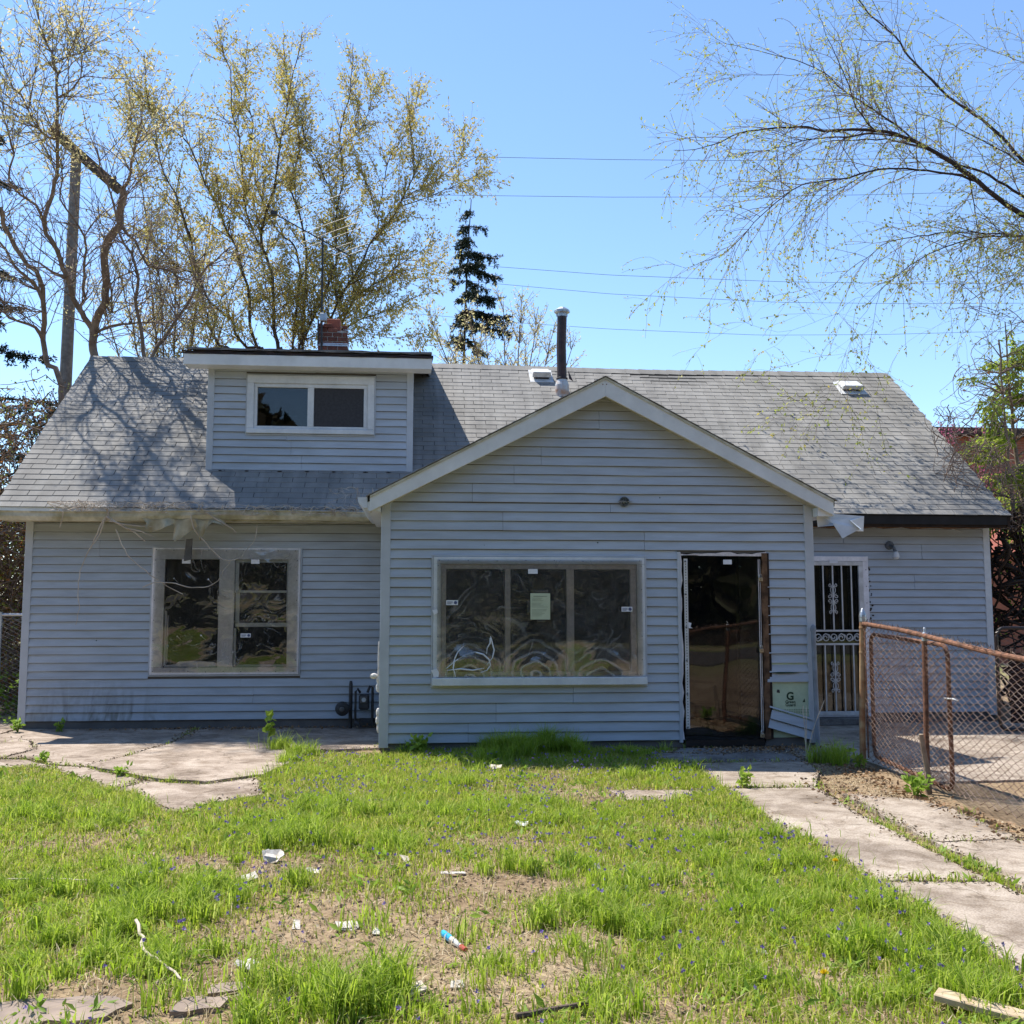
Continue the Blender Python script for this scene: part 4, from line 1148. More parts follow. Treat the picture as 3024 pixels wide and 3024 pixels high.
# ------------------------------------------------------------------ small fittings
jb = MB().lathe([(.055, 0), (.055, .02), (.045, .022), (.045, .008)], (0, 0, 0), 16)
jb.V = [(1.223+v[0], -.018-v[2], 2.603+v[1]) for v in jb.V]
jb = jb.build("light_socket", M['lamp'], house)
MB().box(1.15, 1.30, -.052, -.046, 2.597, 2.609).build("crossbar", M['steel'], jb)
for k in range(4):
    a = k*1.7; MB().tube([(1.223, -.03, 2.603), (1.223+.03*math.cos(a), -.06, 2.603+.03*math.sin(a)), (1.223+.04*math.cos(a+1), -.05, 2.603+.045*math.sin(a+1))], .004, 5).build("loose_wire", M['ink'], jb)
lm = MB().lathe([(.06, 0), (.055, .03), (.02, .035)], (0, 0, 0), 14)
lm.V = [(5.295+v[0], WY-.016-v[2], 2.290+v[1]) for v in lm.V]
lm = lm.build("wall_lamp", M['lamp'], house)
MB().tube([(5.295, WY-.05, 2.29), (5.31, WY-.12, 2.25), (5.325, WY-.13, 2.20)], .022, 8).build("arm", M['lamp'], lm)
MB().lathe([(.028, .0), (.04, -.03), (.045, -.07), (.03, -.10)], (5.33, WY-.13, 2.20), 12).build("bulb_cage", M['vent'], lm)
mb = MB(); r = random.Random(5)
for x, z in ((-.30, 1.99+.13), (.55, 2.20), (.93, 2.155), (.93, 2.11), (1.62, 2.65), (-.06, 2.90), (2.5, 1.9), (-2.1, 1.3), (3.05, 1.55), (-4.98, 1.05), (6.3, 1.4)):
    y = -.014 if PX0 < x < PX1 else WY-.014
    mb.ball((x, y, z), .008, .004, .007, 6, 4)
mb.build("nail_hole", M['ink'], house)

# torn corner right of the door: green insulation board with print, broken boards and a loose panel
gb = MB().box(2.80, 3.262, -.012, -.001, .06, .86).build("insulation_board", M['greenboard'], house)
mbb = board(house, 2.775, 3.235, 2.780, 3.235, .655, .758, -.012, M['siding'], 71)
mbb.name = "torn_board"
mbb = board(house, 2.772, 3.235, 2.768, 3.235, .757, .86, -.004, M['siding'], 72); mbb.name = "torn_board"
MB().prism_y([(2.80, .755), (2.90, .742), (3.05, .745), (3.14, .752), (3.05, .760), (2.90, .762)], -.036, -.030).build("tear", M['ink'], house)
def text_mesh(body, size, x, z, y, parent, mat, bold=0.0):
    cu = bpy.data.curves.new("lettering", 'FONT'); cu.body = body; cu.size = size; cu.align_x = 'CENTER'; cu.extrude = .0006; cu.offset = bold; cu.resolution_u = 4
    tmp = bpy.data.objects.new("tmp_text", cu); COL.objects.link(tmp)
    bpy.context.view_layer.update()
    me = bpy.data.meshes.new_from_object(tmp.evaluated_get(bpy.context.evaluated_depsgraph_get()))
    bpy.data.objects.remove(tmp); bpy.data.curves.remove(cu)
    me.materials.clear(); me.materials.append(mat)
    return put("lettering", me, parent, Matrix.Translation((x, y, z)) @ Matrix.Rotation(R(90), 4, 'X'))
text_mesh("G", .115, 3.028, .462, -.0135, gb, M['ink'], .004)
text_mesh("Green", .044, 3.030, .425, -.0135, gb, M['ink'], .0009)
text_mesh("Guard", .044, 3.030, .392, -.0135, gb, M['ink'], .0009)
mb = MB()
for k in range(3):
    z = .352-k*.016
    for i in range(16): mb.box(2.83+i*.026, 2.83+i*.026+.018, -.0137, -.0122, z, z+.004)
mb.build("fine_print", M['ink'], gb)
MB().prism_y([(3.165, .435), (3.195, .435), (3.187, .475)], -.0145, -.0122).build("nick", M['ink'], gb)
MB().prism_y([(2.88, .54), (2.915, .535), (2.91, .57), (2.885, .572)], -.0145, -.0122).build("nick", M['meter'], gb)
lp = sub_empty("loose_panel", (3.0, -.06, .1), house)
ang = math.atan2(.259-.398, 3.268-2.786)
def lpanel(zoff, seed):
    o = board(lp, 0, .502, 0, .502, 0, .0985, 0, M['siding'], seed, .017)
    o.matrix_basis = Matrix.Translation((2.762+zoff*.25, -.05, .172+zoff)) @ Matrix.Rotation(-ang, 4, 'Y') @ Matrix.Rotation(R(-6), 4, 'X')
lpanel(0.0, 81); lpanel(.0985, 82)
MB().add([(2.79, -.04, .385), (3.27, -.04, .246), (3.27, -.038, .262), (2.79, -.038, .402), (2.79, -.06, .385), (3.27, -.06, .246)], [(0, 1, 2, 3), (4, 5, 1, 0)]).build("nailing_hem", M['corner'], lp)
# torn soffit hanging from the left eave
def drape(parent, x0, x1, z_top, drop, y, seed, mat):
    nxx, nzz = 70, 10; V = []; F = []
    for i in range(nxx+1):
        for j in range(nzz+1):
            u, v = i/nxx, j/nzz
            d = drop(u)
            V.append((x0+(x1-x0)*u + .05*v*math.sin(21*u+seed), y + .045*math.sin(33*u+seed)*v + .02*math.sin(71*u+2*seed)*v - .04*v, z_top-d*v+.012*math.sin(23*u)))
    for i in range(nxx):
        for j in range(nzz):
            a = i*(nzz+1)+j; F.append((a, a+nzz+1, a+nzz+2, a+1))
    return put("torn_soffit", raw_mesh("torn_soffit", V, F, mat, True), parent)
def ragged_drop(u):
    d = .03+.07*abs(math.sin(u*7.5))**.8
    d += .20*max(0, 1-abs(u-.50)/.13)+.19*max(0, 1-abs(u-.77)/.10)+.05*max(0, 1-abs(u-.2)/.2)
    return d*min(1, u/.08, (1-u)/.05+.1)
drape(house, -4.42, -3.38, 2.535, ragged_drop, EY-.09, .7, M['cloth'])
MB().add([(-3.86, EY+.02, 2.30), (-3.79, EY+.02, 2.30), (-3.80, EY+.03, 2.05), (-3.885, EY+.03, 2.03), (-3.85, EY+.06, 2.30), (-3.79, EY+.06, 2.31), (-3.80, EY+.07, 2.05), (-3.875, EY+.07, 2.03)],
         [(0, 1, 2, 3), (5, 4, 7, 6), (4, 0, 3, 7), (1, 5, 6, 2), (3, 2, 6, 7)]).build("torn_downspout", M['downspout'], house)
# bent metal fascia hanging from the right porch eave
V = [(3.36, -.05, 2.50), (3.94, .02, 2.47), (3.93, .03, 2.30), (3.80, .0, 2.30), (3.60, -.08, 2.36), (3.52, -.10, 2.40), (3.66, -.12, 2.20), (3.81, -.10, 2.30), (3.70, -.13, 2.36), (3.38, -.04, 2.34)]
tf = MB()
tf.add(V[:5]+[V[9]], [(0, 5, 4, 3, 2, 1)])
tf.add([(3.40, -.07, 2.47), (3.52, -.11, 2.38), (3.62, -.13, 2.21), (3.83, -.13, 2.32), (3.70, -.10, 2.43), (3.55, -.09, 2.42)], [(0, 1, 2, 3, 4, 5)])
tf.add([(3.70, -.10, 2.43), (3.83, -.13, 2.32), (3.80, -.20, 2.30)], [(0, 1, 2)])
o = tf.build("torn_fascia", M['tornmetal'], house)
md = o.modifiers.new("thickness", 'SOLIDIFY'); md.thickness = .003
# torn foam at the left porch corner
mb = MB()
for z, w in ((.78, .012), (.70, .025), (.62, .03), (.36, .025), (.28, .03), (.20, .015)):
    mb.ball((PX0-.02, .015, z), w, .02, .05, 6, 5)
mb.ball((PX0-.07, .02, .74), .045, .025, .03, 7, 5)
mb.tube([(PX0-.02, .01, 1.1), (PX0-.024, .008, .9), (PX0-.018, .01, .6)], .009, 5)
mb.build("torn_foam", M['foam'], house)

# ------------------------------------------------------------------ measured places (metres)
MAPLE = [[[[-4.03,11.5,6.83],[-4.12,11.48,7.14],[-4.24,11.46,7.64],[-4.25,11.44,8.11],[-4.33,11.43,8.9],[-4.5,11.41,9.36],[-4.55,11.39,9.74],[-4.43,11.37,10.25],[-4.27,11.35,10.8],[-4.28,11.33,10.65],[-4.22,11.31,11.2],[-4.17,11.29,11.77],[-4.05,11.28,12.42],[-4.0,11.26,12.87],[-3.91,11.24,13.39],[-3.75,11.22,14.05],[-3.73,11.2,14.34]],0.115,0.012],[[[-4.48,11.5,9.3],[-4.62,11.43,9.53],[-4.74,11.35,9.78],[-4.86,11.28,10.16],[-4.95,11.2,10.71],[-4.95,11.12,11.02],[-5.01,11.05,11.62],[-5.03,10.97,11.81],[-5.15,10.9,12.15],[-5.17,10.82,12.53],[-5.21,10.75,13.13],[-5.38,10.68,13.62],[-5.47,10.6,14.15]],0.08,0.01],[[[-4.36,11.5,6.83],[-4.57,11.43,7.12],[-4.73,11.35,7.6],[-4.75,11.28,8.05],[-4.78,11.21,8.43],[-4.92,11.13,8.78],[-4.98,11.06,9.07],[-5.03,10.99,9.29],[-5.26,10.91,9.69],[-5.38,10.84,10.07],[-5.61,10.77,10.43],[-6.01,10.69,11.38],[-6.44,10.62,11.73],[-6.87,10.55,12.12],[-7.15,10.47,12.41],[-7.42,10.4,13.04]],0.1,0.01],[[[-4.39,11.5,6.83],[-4.81,11.4,7.14],[-5.04,11.3,7.42],[-5.12,11.2,7.7],[-5.55,11.1,8.03],[-5.72,11.0,8.4],[-5.89,10.9,8.98],[-5.91,10.8,9.25],[-6.05,10.7,9.68],[-6.24,10.6,10.21],[-6.53,10.5,10.8],[-6.67,10.4,11.62],[-6.81,10.3,12.18],[-6.87,10.2,13.11]],0.09,0.01],[[[-5.0,11.5,6.75],[-5.45,11.61,7.24],[-5.67,11.72,7.68],[-5.89,11.83,8.34],[-5.99,11.94,8.86],[-6.55,12.05,9.17],[-7.06,12.16,9.72],[-7.26,12.27,10.24],[-7.48,12.38,11.37],[-7.76,12.49,12.26],[-7.85,12.6,13.15]],0.075,0.01],[[[-3.88,11.8,6.91],[-3.88,11.89,7.25],[-3.82,11.98,8.28],[-3.8,12.07,8.74],[-3.78,12.16,9.16],[-3.96,12.26,9.79],[-4.3,12.35,10.11],[-4.72,12.44,10.93],[-5.01,12.53,11.98],[-5.02,12.62,12.84],[-5.22,12.71,13.78],[-5.23,12.8,14.96]],0.07,0.01],[[[-3.67,11.8,6.92],[-3.67,11.87,7.25],[-3.64,11.93,8.11],[-3.63,12.0,8.95],[-3.65,12.07,9.63],[-3.77,12.13,10.31],[-3.91,12.2,10.74],[-4.09,12.27,11.2],[-4.1,12.33,11.28],[-3.9,12.4,12.1],[-3.99,12.47,13.02],[-4.29,12.53,14.33],[-4.31,12.6,15.1]],0.085,0.01],[[[-3.7,11.6,6.87],[-3.59,11.57,7.37],[-3.41,11.55,7.84],[-3.26,11.52,8.16],[-3.11,11.49,8.51],[-2.99,11.47,8.95],[-2.87,11.44,9.27],[-2.94,11.41,9.9],[-2.88,11.39,10.54],[-2.84,11.36,10.72],[-2.76,11.33,11.03],[-2.84,11.31,11.77],[-2.85,11.28,12.15],[-2.66,11.25,12.93],[-2.61,11.23,13.62],[-2.59,11.2,14.13]],0.085,0.01],[[[-3.11,11.8,6.93],[-2.81,11.86,7.79],[-2.64,11.91,8.23],[-2.52,11.96,8.58],[-2.6,12.02,9.15],[-2.67,12.07,9.73],[-2.81,12.13,10.35],[-3.22,12.18,11.29],[-3.49,12.24,11.91],[-3.76,12.29,12.43],[-3.91,12.35,13.17],[-4.4,12.4,14.18]],0.075,0.01],[[[-3.21,11.6,6.88],[-3.1,11.55,7.53],[-2.86,11.5,8.23],[-2.43,11.45,8.96],[-2.25,11.4,9.37],[-2.0,11.35,9.81],[-1.69,11.3,10.1],[-1.48,11.25,10.5],[-1.42,11.2,10.61],[-1.2,11.15,11.15],[-1.24,11.1,11.81],[-1.3,11.05,12.27],[-1.34,11.0,12.96]],0.085,0.01],[[[-2.0,11.3,9.79],[-1.98,11.42,10.42],[-1.93,11.53,10.66],[-1.78,11.65,11.64],[-1.38,11.77,12.38],[-1.16,11.88,13.13],[-1.1,12.0,13.6]],0.045,0.01],[[[-2.83,11.3,11.77],[-2.36,11.5,12.34],[-2.19,11.7,13.05],[-1.86,11.9,13.92]],0.04,0.008],[[[-2.5,11.7,8.46],[-2.21,11.56,8.59],[-1.84,11.42,8.78],[-1.52,11.28,9.06],[-1.06,11.14,9.31],[-0.75,11.0,9.56]],0.05,0.008],[[[-1.54,11.2,10.28],[-1.42,11.3,10.62],[-0.76,11.4,11.04],[-0.12,11.5,11.71],[-0.12,11.6,12.43]],0.035,0.008],[[[-1.38,11.2,10.38],[-0.76,11.07,10.61],[-0.14,10.95,10.87],[0.16,10.82,10.99],[0.4,10.7,11.11]],0.03,0.006],[[[-2.8,11.7,7.65],[-2.3,11.57,7.91],[-1.67,11.45,8.09],[-1.11,11.32,8.38],[-0.74,11.2,8.61]],0.04,0.006],[[[-2.92,11.7,7.26],[-2.63,11.56,7.36],[-2.29,11.42,7.52],[-1.66,11.28,7.4],[-1.04,11.14,7.44],[-0.68,11.0,7.6]],0.035,0.006],[[[-1.98,11.2,8.57],[-1.37,11.4,8.98],[-0.9,11.6,9.19],[-0.49,11.8,9.47]],0.03,0.006]]
BARE = [[[[-6.38,6.07,5.13],[-6.35,6.08,5.58],[-6.38,6.09,5.77],[-6.3,5.99,6.1],[-6.16,5.85,6.41],[-6.09,5.73,6.68],[-6.07,5.54,7.08],[-5.98,5.42,7.34],[-5.79,5.34,7.53],[-5.71,5.17,7.87],[-5.71,5.09,8.04]],0.11,0.07],[[[-6.35,6.07,5.65],[-6.4,6.03,5.99],[-6.49,5.95,6.17],[-6.57,5.89,6.34],[-6.72,5.7,6.77],[-6.78,5.58,7.03],[-6.9,5.46,7.3],[-6.98,5.38,7.5],[-6.89,5.26,7.75],[-6.77,5.13,8.05],[-6.71,5.07,8.2],[-6.63,4.83,8.66],[-6.57,4.58,9.21],[-6.63,4.59,9.76],[-6.78,4.61,10.08],[-6.9,4.63,10.42],[-7.0,4.64,10.82]],0.085,0.015],[[[-6.91,6.21,5.1],[-7.12,6.19,5.42],[-7.2,6.17,5.84],[-7.12,5.96,6.26],[-7.11,5.71,6.74],[-7.27,5.59,6.92],[-7.42,5.44,7.16],[-7.54,5.26,7.46],[-7.55,5.12,7.67]],0.09,0.04],[[[-5.37,5.8,5.45],[-5.34,5.8,5.51],[-5.04,5.71,6.0],[-4.77,5.56,6.32],[-4.59,5.4,6.64],[-4.47,5.31,6.82],[-4.01,5.14,7.17]],0.06,0.015],[[[-5.47,5.83,5.46],[-5.48,5.84,5.51],[-5.55,5.71,6.11],[-5.57,5.56,6.41],[-5.48,5.42,6.69],[-5.59,5.24,7.04],[-5.73,5.1,7.32],[-5.76,4.92,7.66],[-5.93,4.59,8.25],[-5.93,4.5,8.42]],0.06,0.012],[[[-6.32,6.05,5.97],[-6.18,5.96,6.02],[-5.88,5.87,6.07],[-5.44,5.79,6.09],[-5.03,5.72,6.1],[-4.78,5.6,6.21]],0.03,0.008],[[[-5.78,5.32,7.52],[-5.57,5.36,7.26],[-5.38,5.44,6.93],[-5.04,5.39,6.83],[-4.75,5.39,6.66],[-4.58,5.32,6.61]],0.03,0.008],[[[-5.71,5.09,8.04],[-5.61,5.02,8.13],[-5.51,4.86,8.38],[-5.43,4.7,8.61],[-5.29,4.52,8.89],[-5.28,4.37,9.16]],0.035,0.006],[[[-5.44,4.74,8.6],[-5.21,4.64,8.72],[-5.08,4.57,8.76]],0.015,0.006],[[[-6.72,5.7,6.77],[-6.86,5.54,6.8],[-7.01,5.35,6.89],[-7.17,5.17,6.96]],0.035,0.008],[[[-7.06,5.85,6.46],[-7.19,5.69,6.64],[-7.4,5.54,6.81],[-7.5,5.39,6.98],[-7.58,5.23,7.15]],0.05,0.02],[[[-6.99,5.38,7.52],[-7.07,5.23,7.76],[-7.25,5.12,7.91],[-7.4,5.0,8.06],[-7.25,4.79,8.39],[-7.3,4.57,8.73],[-7.33,4.39,8.97]],0.04,0.01],[[[-6.65,4.82,8.66],[-6.85,4.79,8.74],[-6.97,4.71,8.93],[-7.09,4.6,9.2],[-7.23,4.62,9.38],[-7.39,4.64,9.66],[-7.47,4.66,10.0],[-7.5,4.68,10.35]],0.045,0.008],[[[-6.63,4.58,9.73],[-6.48,4.61,9.91],[-6.36,4.64,10.19],[-6.3,4.68,10.53],[-6.27,4.71,10.9]],0.025,0.006],[[[-6.57,4.58,9.26],[-6.41,4.54,9.31],[-6.24,4.5,9.51],[-6.18,4.47,9.85],[-6.19,4.43,10.28]],0.02,0.006],[[[-7.12,4.61,9.34],[-7.0,4.65,9.55],[-6.93,4.7,9.76],[-6.93,4.74,10.12],[-6.87,4.79,10.68]],0.025,0.006],[[[-6.56,5.88,6.32],[-6.47,5.85,6.47],[-6.45,5.74,6.79],[-6.37,5.58,7.2],[-6.47,5.45,7.54],[-6.7,5.31,7.89],[-6.64,5.07,8.43],[-6.75,4.99,8.66]],0.03,0.01],[[[-6.85,5.89,6.12],[-7.06,5.69,6.18],[-7.26,5.52,6.17],[-7.58,5.38,6.09]],0.025,0.008],[[[-6.16,5.84,6.41],[-6.01,5.82,6.24],[-5.96,5.53,6.62],[-5.68,5.36,6.75],[-5.25,5.22,6.83],[-4.85,5.04,6.99]],0.02,0.006],[[[-7.16,6.13,5.88],[-7.26,5.96,6.02],[-7.48,5.83,6.07],[-7.62,5.68,6.16],[-7.64,5.5,6.33]],0.04,0.012]]
ELM = [[[[9.8,4.2,7.09],[8.88,4.15,7.62],[8.46,4.11,7.8],[7.98,4.06,8.11],[7.54,4.01,8.4],[7.1,3.96,8.64],[6.66,3.92,8.81],[6.39,3.87,8.86],[6.05,3.82,8.88],[5.65,3.78,8.86],[5.18,3.73,8.79],[4.92,3.68,8.81],[4.6,3.63,8.79],[4.11,3.59,8.7],[3.76,3.54,8.61],[3.47,3.49,8.44],[3.06,3.45,8.28],[2.72,3.4,8.23]],0.15,0.008],[[[6.45,4.0,8.91],[5.99,3.85,8.84],[5.51,3.7,8.69],[5.14,3.55,8.6],[4.7,3.4,8.45],[4.25,3.25,8.26],[3.86,3.1,8.11],[3.56,2.95,7.99],[3.32,2.8,7.96]],0.05,0.006],[[[6.92,4.1,8.77],[6.59,4.28,8.96],[6.21,4.47,9.05],[5.89,4.65,9.11],[5.57,4.83,9.14],[5.15,5.02,8.97],[4.92,5.2,8.78]],0.045,0.006],[[[9.97,4.4,7.71],[9.1,4.46,8.04],[8.71,4.53,8.32],[8.24,4.59,8.64],[7.76,4.65,8.8],[7.43,4.71,9.04],[7.17,4.78,9.24],[6.77,4.84,9.59],[6.43,4.9,9.87],[6.24,4.96,10.04],[6.09,5.03,10.18],[5.79,5.09,10.51],[5.44,5.15,10.71],[4.86,5.21,10.87],[4.36,5.28,11.02],[4.01,5.34,11.17],[3.79,5.4,11.41]],0.08,0.005],[[[9.95,4.6,8.16],[9.04,4.7,8.91],[8.77,4.8,9.32],[8.32,4.9,9.8],[7.93,5.0,10.14],[7.69,5.1,10.49],[7.38,5.2,10.92],[7.17,5.3,11.36],[6.84,5.4,11.75],[6.63,5.5,12.12],[6.29,5.6,12.65]],0.1,0.02],[[[9.78,4.6,8.49],[8.79,4.32,8.65],[8.22,4.04,8.76],[7.46,3.76,8.91],[6.86,3.48,8.95],[6.3,3.2,8.89]],0.05,0.008],[[[6.06,3.9,8.95],[5.74,3.8,9.24],[5.6,3.7,9.53],[5.37,3.6,9.91],[5.16,3.5,10.23],[5.0,3.4,10.64]],0.03,0.006],[[[7.86,4.2,8.35],[7.44,4.1,8.36],[6.82,4.0,8.36],[6.28,3.9,8.31],[5.88,3.8,8.2],[5.49,3.7,8.04],[4.76,3.6,7.86],[4.32,3.5,7.54],[4.01,3.4,7.25],[3.71,3.3,6.91],[3.35,3.2,6.57],[3.03,3.1,6.43],[2.75,3.0,6.3],[2.44,2.9,6.36]],0.06,0.005],[[[5.88,3.8,8.2],[5.57,3.9,7.99],[5.26,4.0,7.88],[5.06,4.1,7.74],[4.81,4.2,7.46],[4.59,4.3,7.14],[4.31,4.4,6.82]],0.025,0.005],[[[9.59,4.4,7.45],[8.72,4.3,7.45],[8.0,4.2,7.44],[7.4,4.1,7.4],[6.81,4.0,7.28],[6.23,3.9,7.12],[5.83,3.8,6.83],[5.37,3.7,6.47],[5.05,3.6,6.13]],0.05,0.006],[[[9.58,4.4,7.41],[8.67,4.23,7.41],[7.84,4.06,7.31],[7.27,3.89,7.11],[6.75,3.71,6.86],[6.28,3.54,6.55],[5.82,3.37,6.18],[5.46,3.2,5.83]],0.055,0.008],[[[5.94,3.2,6.38],[5.64,3.12,6.0],[5.35,3.04,5.62],[5.14,2.97,5.22],[5.0,2.89,4.94],[4.92,2.81,4.66],[4.87,2.73,4.38],[4.71,2.66,4.21],[4.47,2.58,4.14],[4.21,2.5,4.06]],0.02,0.003],[[[5.61,3.4,6.22],[5.41,3.34,6.03],[5.13,3.29,5.79],[4.89,3.23,5.69],[4.54,3.17,5.53],[4.14,3.11,5.42],[3.75,3.06,5.5],[3.56,3.0,5.57]],0.014,0.003],[[[9.63,4.5,6.98],[8.89,4.6,7.17],[8.47,4.7,7.37],[8.16,4.8,7.44],[7.84,4.9,7.54],[7.51,5.0,7.38]],0.04,0.008],[[[7.02,5.0,11.17],[6.65,4.88,11.0],[6.22,4.75,10.93],[5.79,4.62,10.81],[5.37,4.5,10.75]],0.02,0.004],[[[7.06,5.0,11.25],[7.12,5.1,11.66],[7.21,5.2,12.2]],0.025,0.01],[[[10.11,5.2,10.86],[9.37,5.08,10.87],[8.79,4.96,10.97],[8.26,4.84,11.01],[7.74,4.72,10.89],[7.37,4.6,10.77]],0.03,0.005],[[[7.71,4.2,8.27],[7.8,4.13,7.89],[7.81,4.07,7.41],[7.82,4.0,6.96]],0.02,0.004],[[[5.79,5.1,10.51],[5.3,5.0,10.4],[4.81,4.9,10.32],[4.27,4.8,10.24],[3.94,4.7,10.19],[3.66,4.6,10.24]],0.012,0.003],[[[7.41,4.0,7.11],[7.43,3.85,6.79],[7.56,3.7,6.43],[7.52,3.55,6.1],[7.27,3.4,5.72]],0.015,0.004],[[[8.6,4.2,6.27],[8.09,4.0,6.43],[7.54,3.8,6.63],[7.11,3.6,6.58]],0.015,0.004],[[[7.43,4.0,5.66],[7.12,3.9,5.88],[6.9,3.8,6.05],[6.75,3.7,6.29],[6.5,3.6,6.51]],0.012,0.004]]
WIRES = [[[0.65,26.0,18.39],[6.08,26.0,18.5],[10.72,26.0,18.65],[18.21,26.0,19.04],[23.85,26.0,19.45]],[[0.75,28.0,17.72],[6.45,28.0,17.86],[10.62,28.0,18.02],[17.74,28.0,18.39],[25.11,28.0,18.88]],[[2.11,30.0,15.54],[6.8,30.0,15.33],[14.09,30.0,15.26],[20.08,30.0,15.34],[26.23,30.0,15.52]],[[2.26,32.0,15.47],[7.17,32.0,15.16],[14.8,32.0,14.99],[21.07,32.0,15.1],[27.52,32.0,15.31]],[[-3.21,34.0,14.76],[3.03,34.0,14.35],[7.54,34.0,14.15],[14.69,34.0,14.04],[20.39,34.0,14.21],[28.78,34.0,14.63]]]
TUFTS= [[-2.4, 0.29, 0.3, 0.42], [-2.58, -1.52, 0.12, 0.2], [-2.66, -1.86, 0.1, 0.15], [-1.56, -3.11, 0.35, 0.25], [-1.76, -3.98, 0.35, 0.28], [-2.07, -3.65, 0.3, 0.2], [-1.06, -3.28, 0.3, 0.24], [-1.22, -4.39, 0.25, 0.2], [-0.71, -2.04, 0.25, 0.2], [0.08, -0.54, 0.28, 0.33], [0.4, -0.45, 0.28, 0.33], [-0.27, -0.74, 0.25, 0.25], [-0.97, -0.09, 0.12, 0.22], [1.63, -1.33, 0.2, 0.2], [1.13, -1.68, 0.3, 0.2], [1.11, -4.33, 0.2, 0.25], [1.75, -2.26, 0.12, 0.14], [0.79, -4.83, 0.15, 0.2], [3.08, -0.93, 0.16, 0.34], [-1.28, -6.74, 0.26, 0.3], [-1.17, -6.91, 0.2, 0.26], [-1.45, -6.92, 0.2, 0.2], [-2.62, -5.03, 0.4, 0.2], [-3.59, -3.17, 0.3, 0.2], [-3.2, -3.43, 0.25, 0.18], [-4.11, -2.35, 0.2, 0.2], [-2.52, -5.8, 0.4, 0.2], [-2.19, -5.56, 0.35, 0.22], [-2.1, -5.21, 0.3, 0.22], [-2.13, -6.28, 0.3, 0.16], [-2.48, -6.25, 0.3, 0.14], [-0.26, -4.81, 0.3, 0.18], [-0.2, -5.74, 0.3, 0.22], [0.14, -5.28, 0.25, 0.2], [0.82, -4.4, 0.25, 0.16], [0.92, -5.21, 0.25, 0.18], [0.06, -6.08, 0.3, 0.22], [0.54, -5.81, 0.3, 0.2], [0.96, -5.84, 0.25, 0.2], [0.99, -6.35, 0.25, 0.22], [1.11, -6.58, 0.25, 0.22], [1.22, -6.78, 0.2, 0.24], [1.25, -7.0, 0.2, 0.22], [-0.62, -3.2, 0.3, 0.2], [0.14, -3.51, 0.35, 0.18], [-0.14, -2.98, 0.35, 0.16], [1.29, -5.88, 0.2, 0.2], [1.34, -6.29, 0.2, 0.2], [1.24, -5.51, 0.2, 0.18], [1.17, -4.94, 0.2, 0.16], [-3.15, -4.99, 0.3, 0.16], [0.19, -6.49, 0.25, 0.16], [-0.3, -6.86, 0.2, 0.14], [0.47, -6.71, 0.2, 0.14], [0.81, -6.96, 0.2, 0.14], [-0.59, -6.34, 0.15, 0.12], [-0.83, -6.88, 0.15, 0.12], [-6.18, 3.4, 0.1, 0.1], [-5.46, 0.97, 0.15, 0.12], [-5.31, 2.74, 0.08, 0.1]]
DIRT= [[-1.36, -5.64, 0.44, 0.41], [-1.73, -4.68, 0.38, 0.27], [-0.95, -6.08, 0.75, 0.41], [-0.48, -5.09, 0.56, 0.34], [-0.7, -5.7, 0.62, 0.41], [-1.09, -6.5, 0.62, 0.34], [-0.82, -6.71, 0.62, 0.27], [-1.71, -6.44, 0.38, 0.2], [-2.37, -6.67, 0.62, 0.24], [-1.99, -6.84, 0.62, 0.2], [-3.35, -4.02, 0.5, 0.27], [-2.34, -4.46, 0.38, 0.2], [0.5, -6.64, 0.44, 0.27], [-0.07, -6.95, 0.38, 0.2], [-0.32, -6.53, 0.38, 0.2], [0.67, -6.91, 0.38, 0.2], [0.92, -3.81, 0.5, 0.27], [0.44, -2.46, 0.5, 0.27], [1.47, -3.96, 0.38, 0.34], [-1.86, -6.72, 0.38, 0.2], [-0.33, -6.04, 0.44, 0.27], [-0.51, -4.09, 0.38, 0.2], [-1.49, -5.99, 0.38, 0.27]]

# ------------------------------------------------------------------ fences
def chain_link(A, B, z0a, z1a, z0b, z1b, pitch=.058, r=.0034, off=(0, 0)):
    """woven zigzag wires between A and B (x,y); bottom and top heights at both ends"""
    A = np.array(A, float)+off; B = np.array(B, float)+off
    L = np.linalg.norm(B-A); t = (B-A)/L; nrm = np.array([-t[1], t[0]])
    VV = []; FF = []; base = 0
    n = int(L/pitch)
    for i in range(n+1):
        s0 = (i+.5)*pitch
        if s0 > L: break
        f = s0/L; za = z0a+(z0b-z0a)*f; zb = z1a+(z1b-z1a)*f
        m = int((zb-za)/(pitch*.5))
        pts = []
        for j in range(m+1):
            s = s0 + (pitch*.5 if (i+j) % 2 else -pitch*.5)*1.03
            d = .003*(1 if (i+j) % 2 else -1)
            p = A+t*s+nrm*d
            wob = .006*math.sin(s*5+j*.3)
            pts.append((p[0]+nrm[0]*wob*2, p[1]+nrm[1]*wob*2, za+(zb-za)*j/m))
        # barbs left standing above the rail
        if len(pts) < 3: continue
        V, F = tube(pts, r, 3, False)
        VV += V; FF += [tuple(k+base for k in f_) for f_ in F]; base += len(V)
    return VV, FF

def acorn(c, s=1.0):
    return [(.030*s, 0), (.034*s, .012*s), (.034*s, .05*s), (.036*s, .055*s), (.034*s, .075*s), (.024*s, .105*s), (.010*s, .130*s), (.004*s, .138*s)]

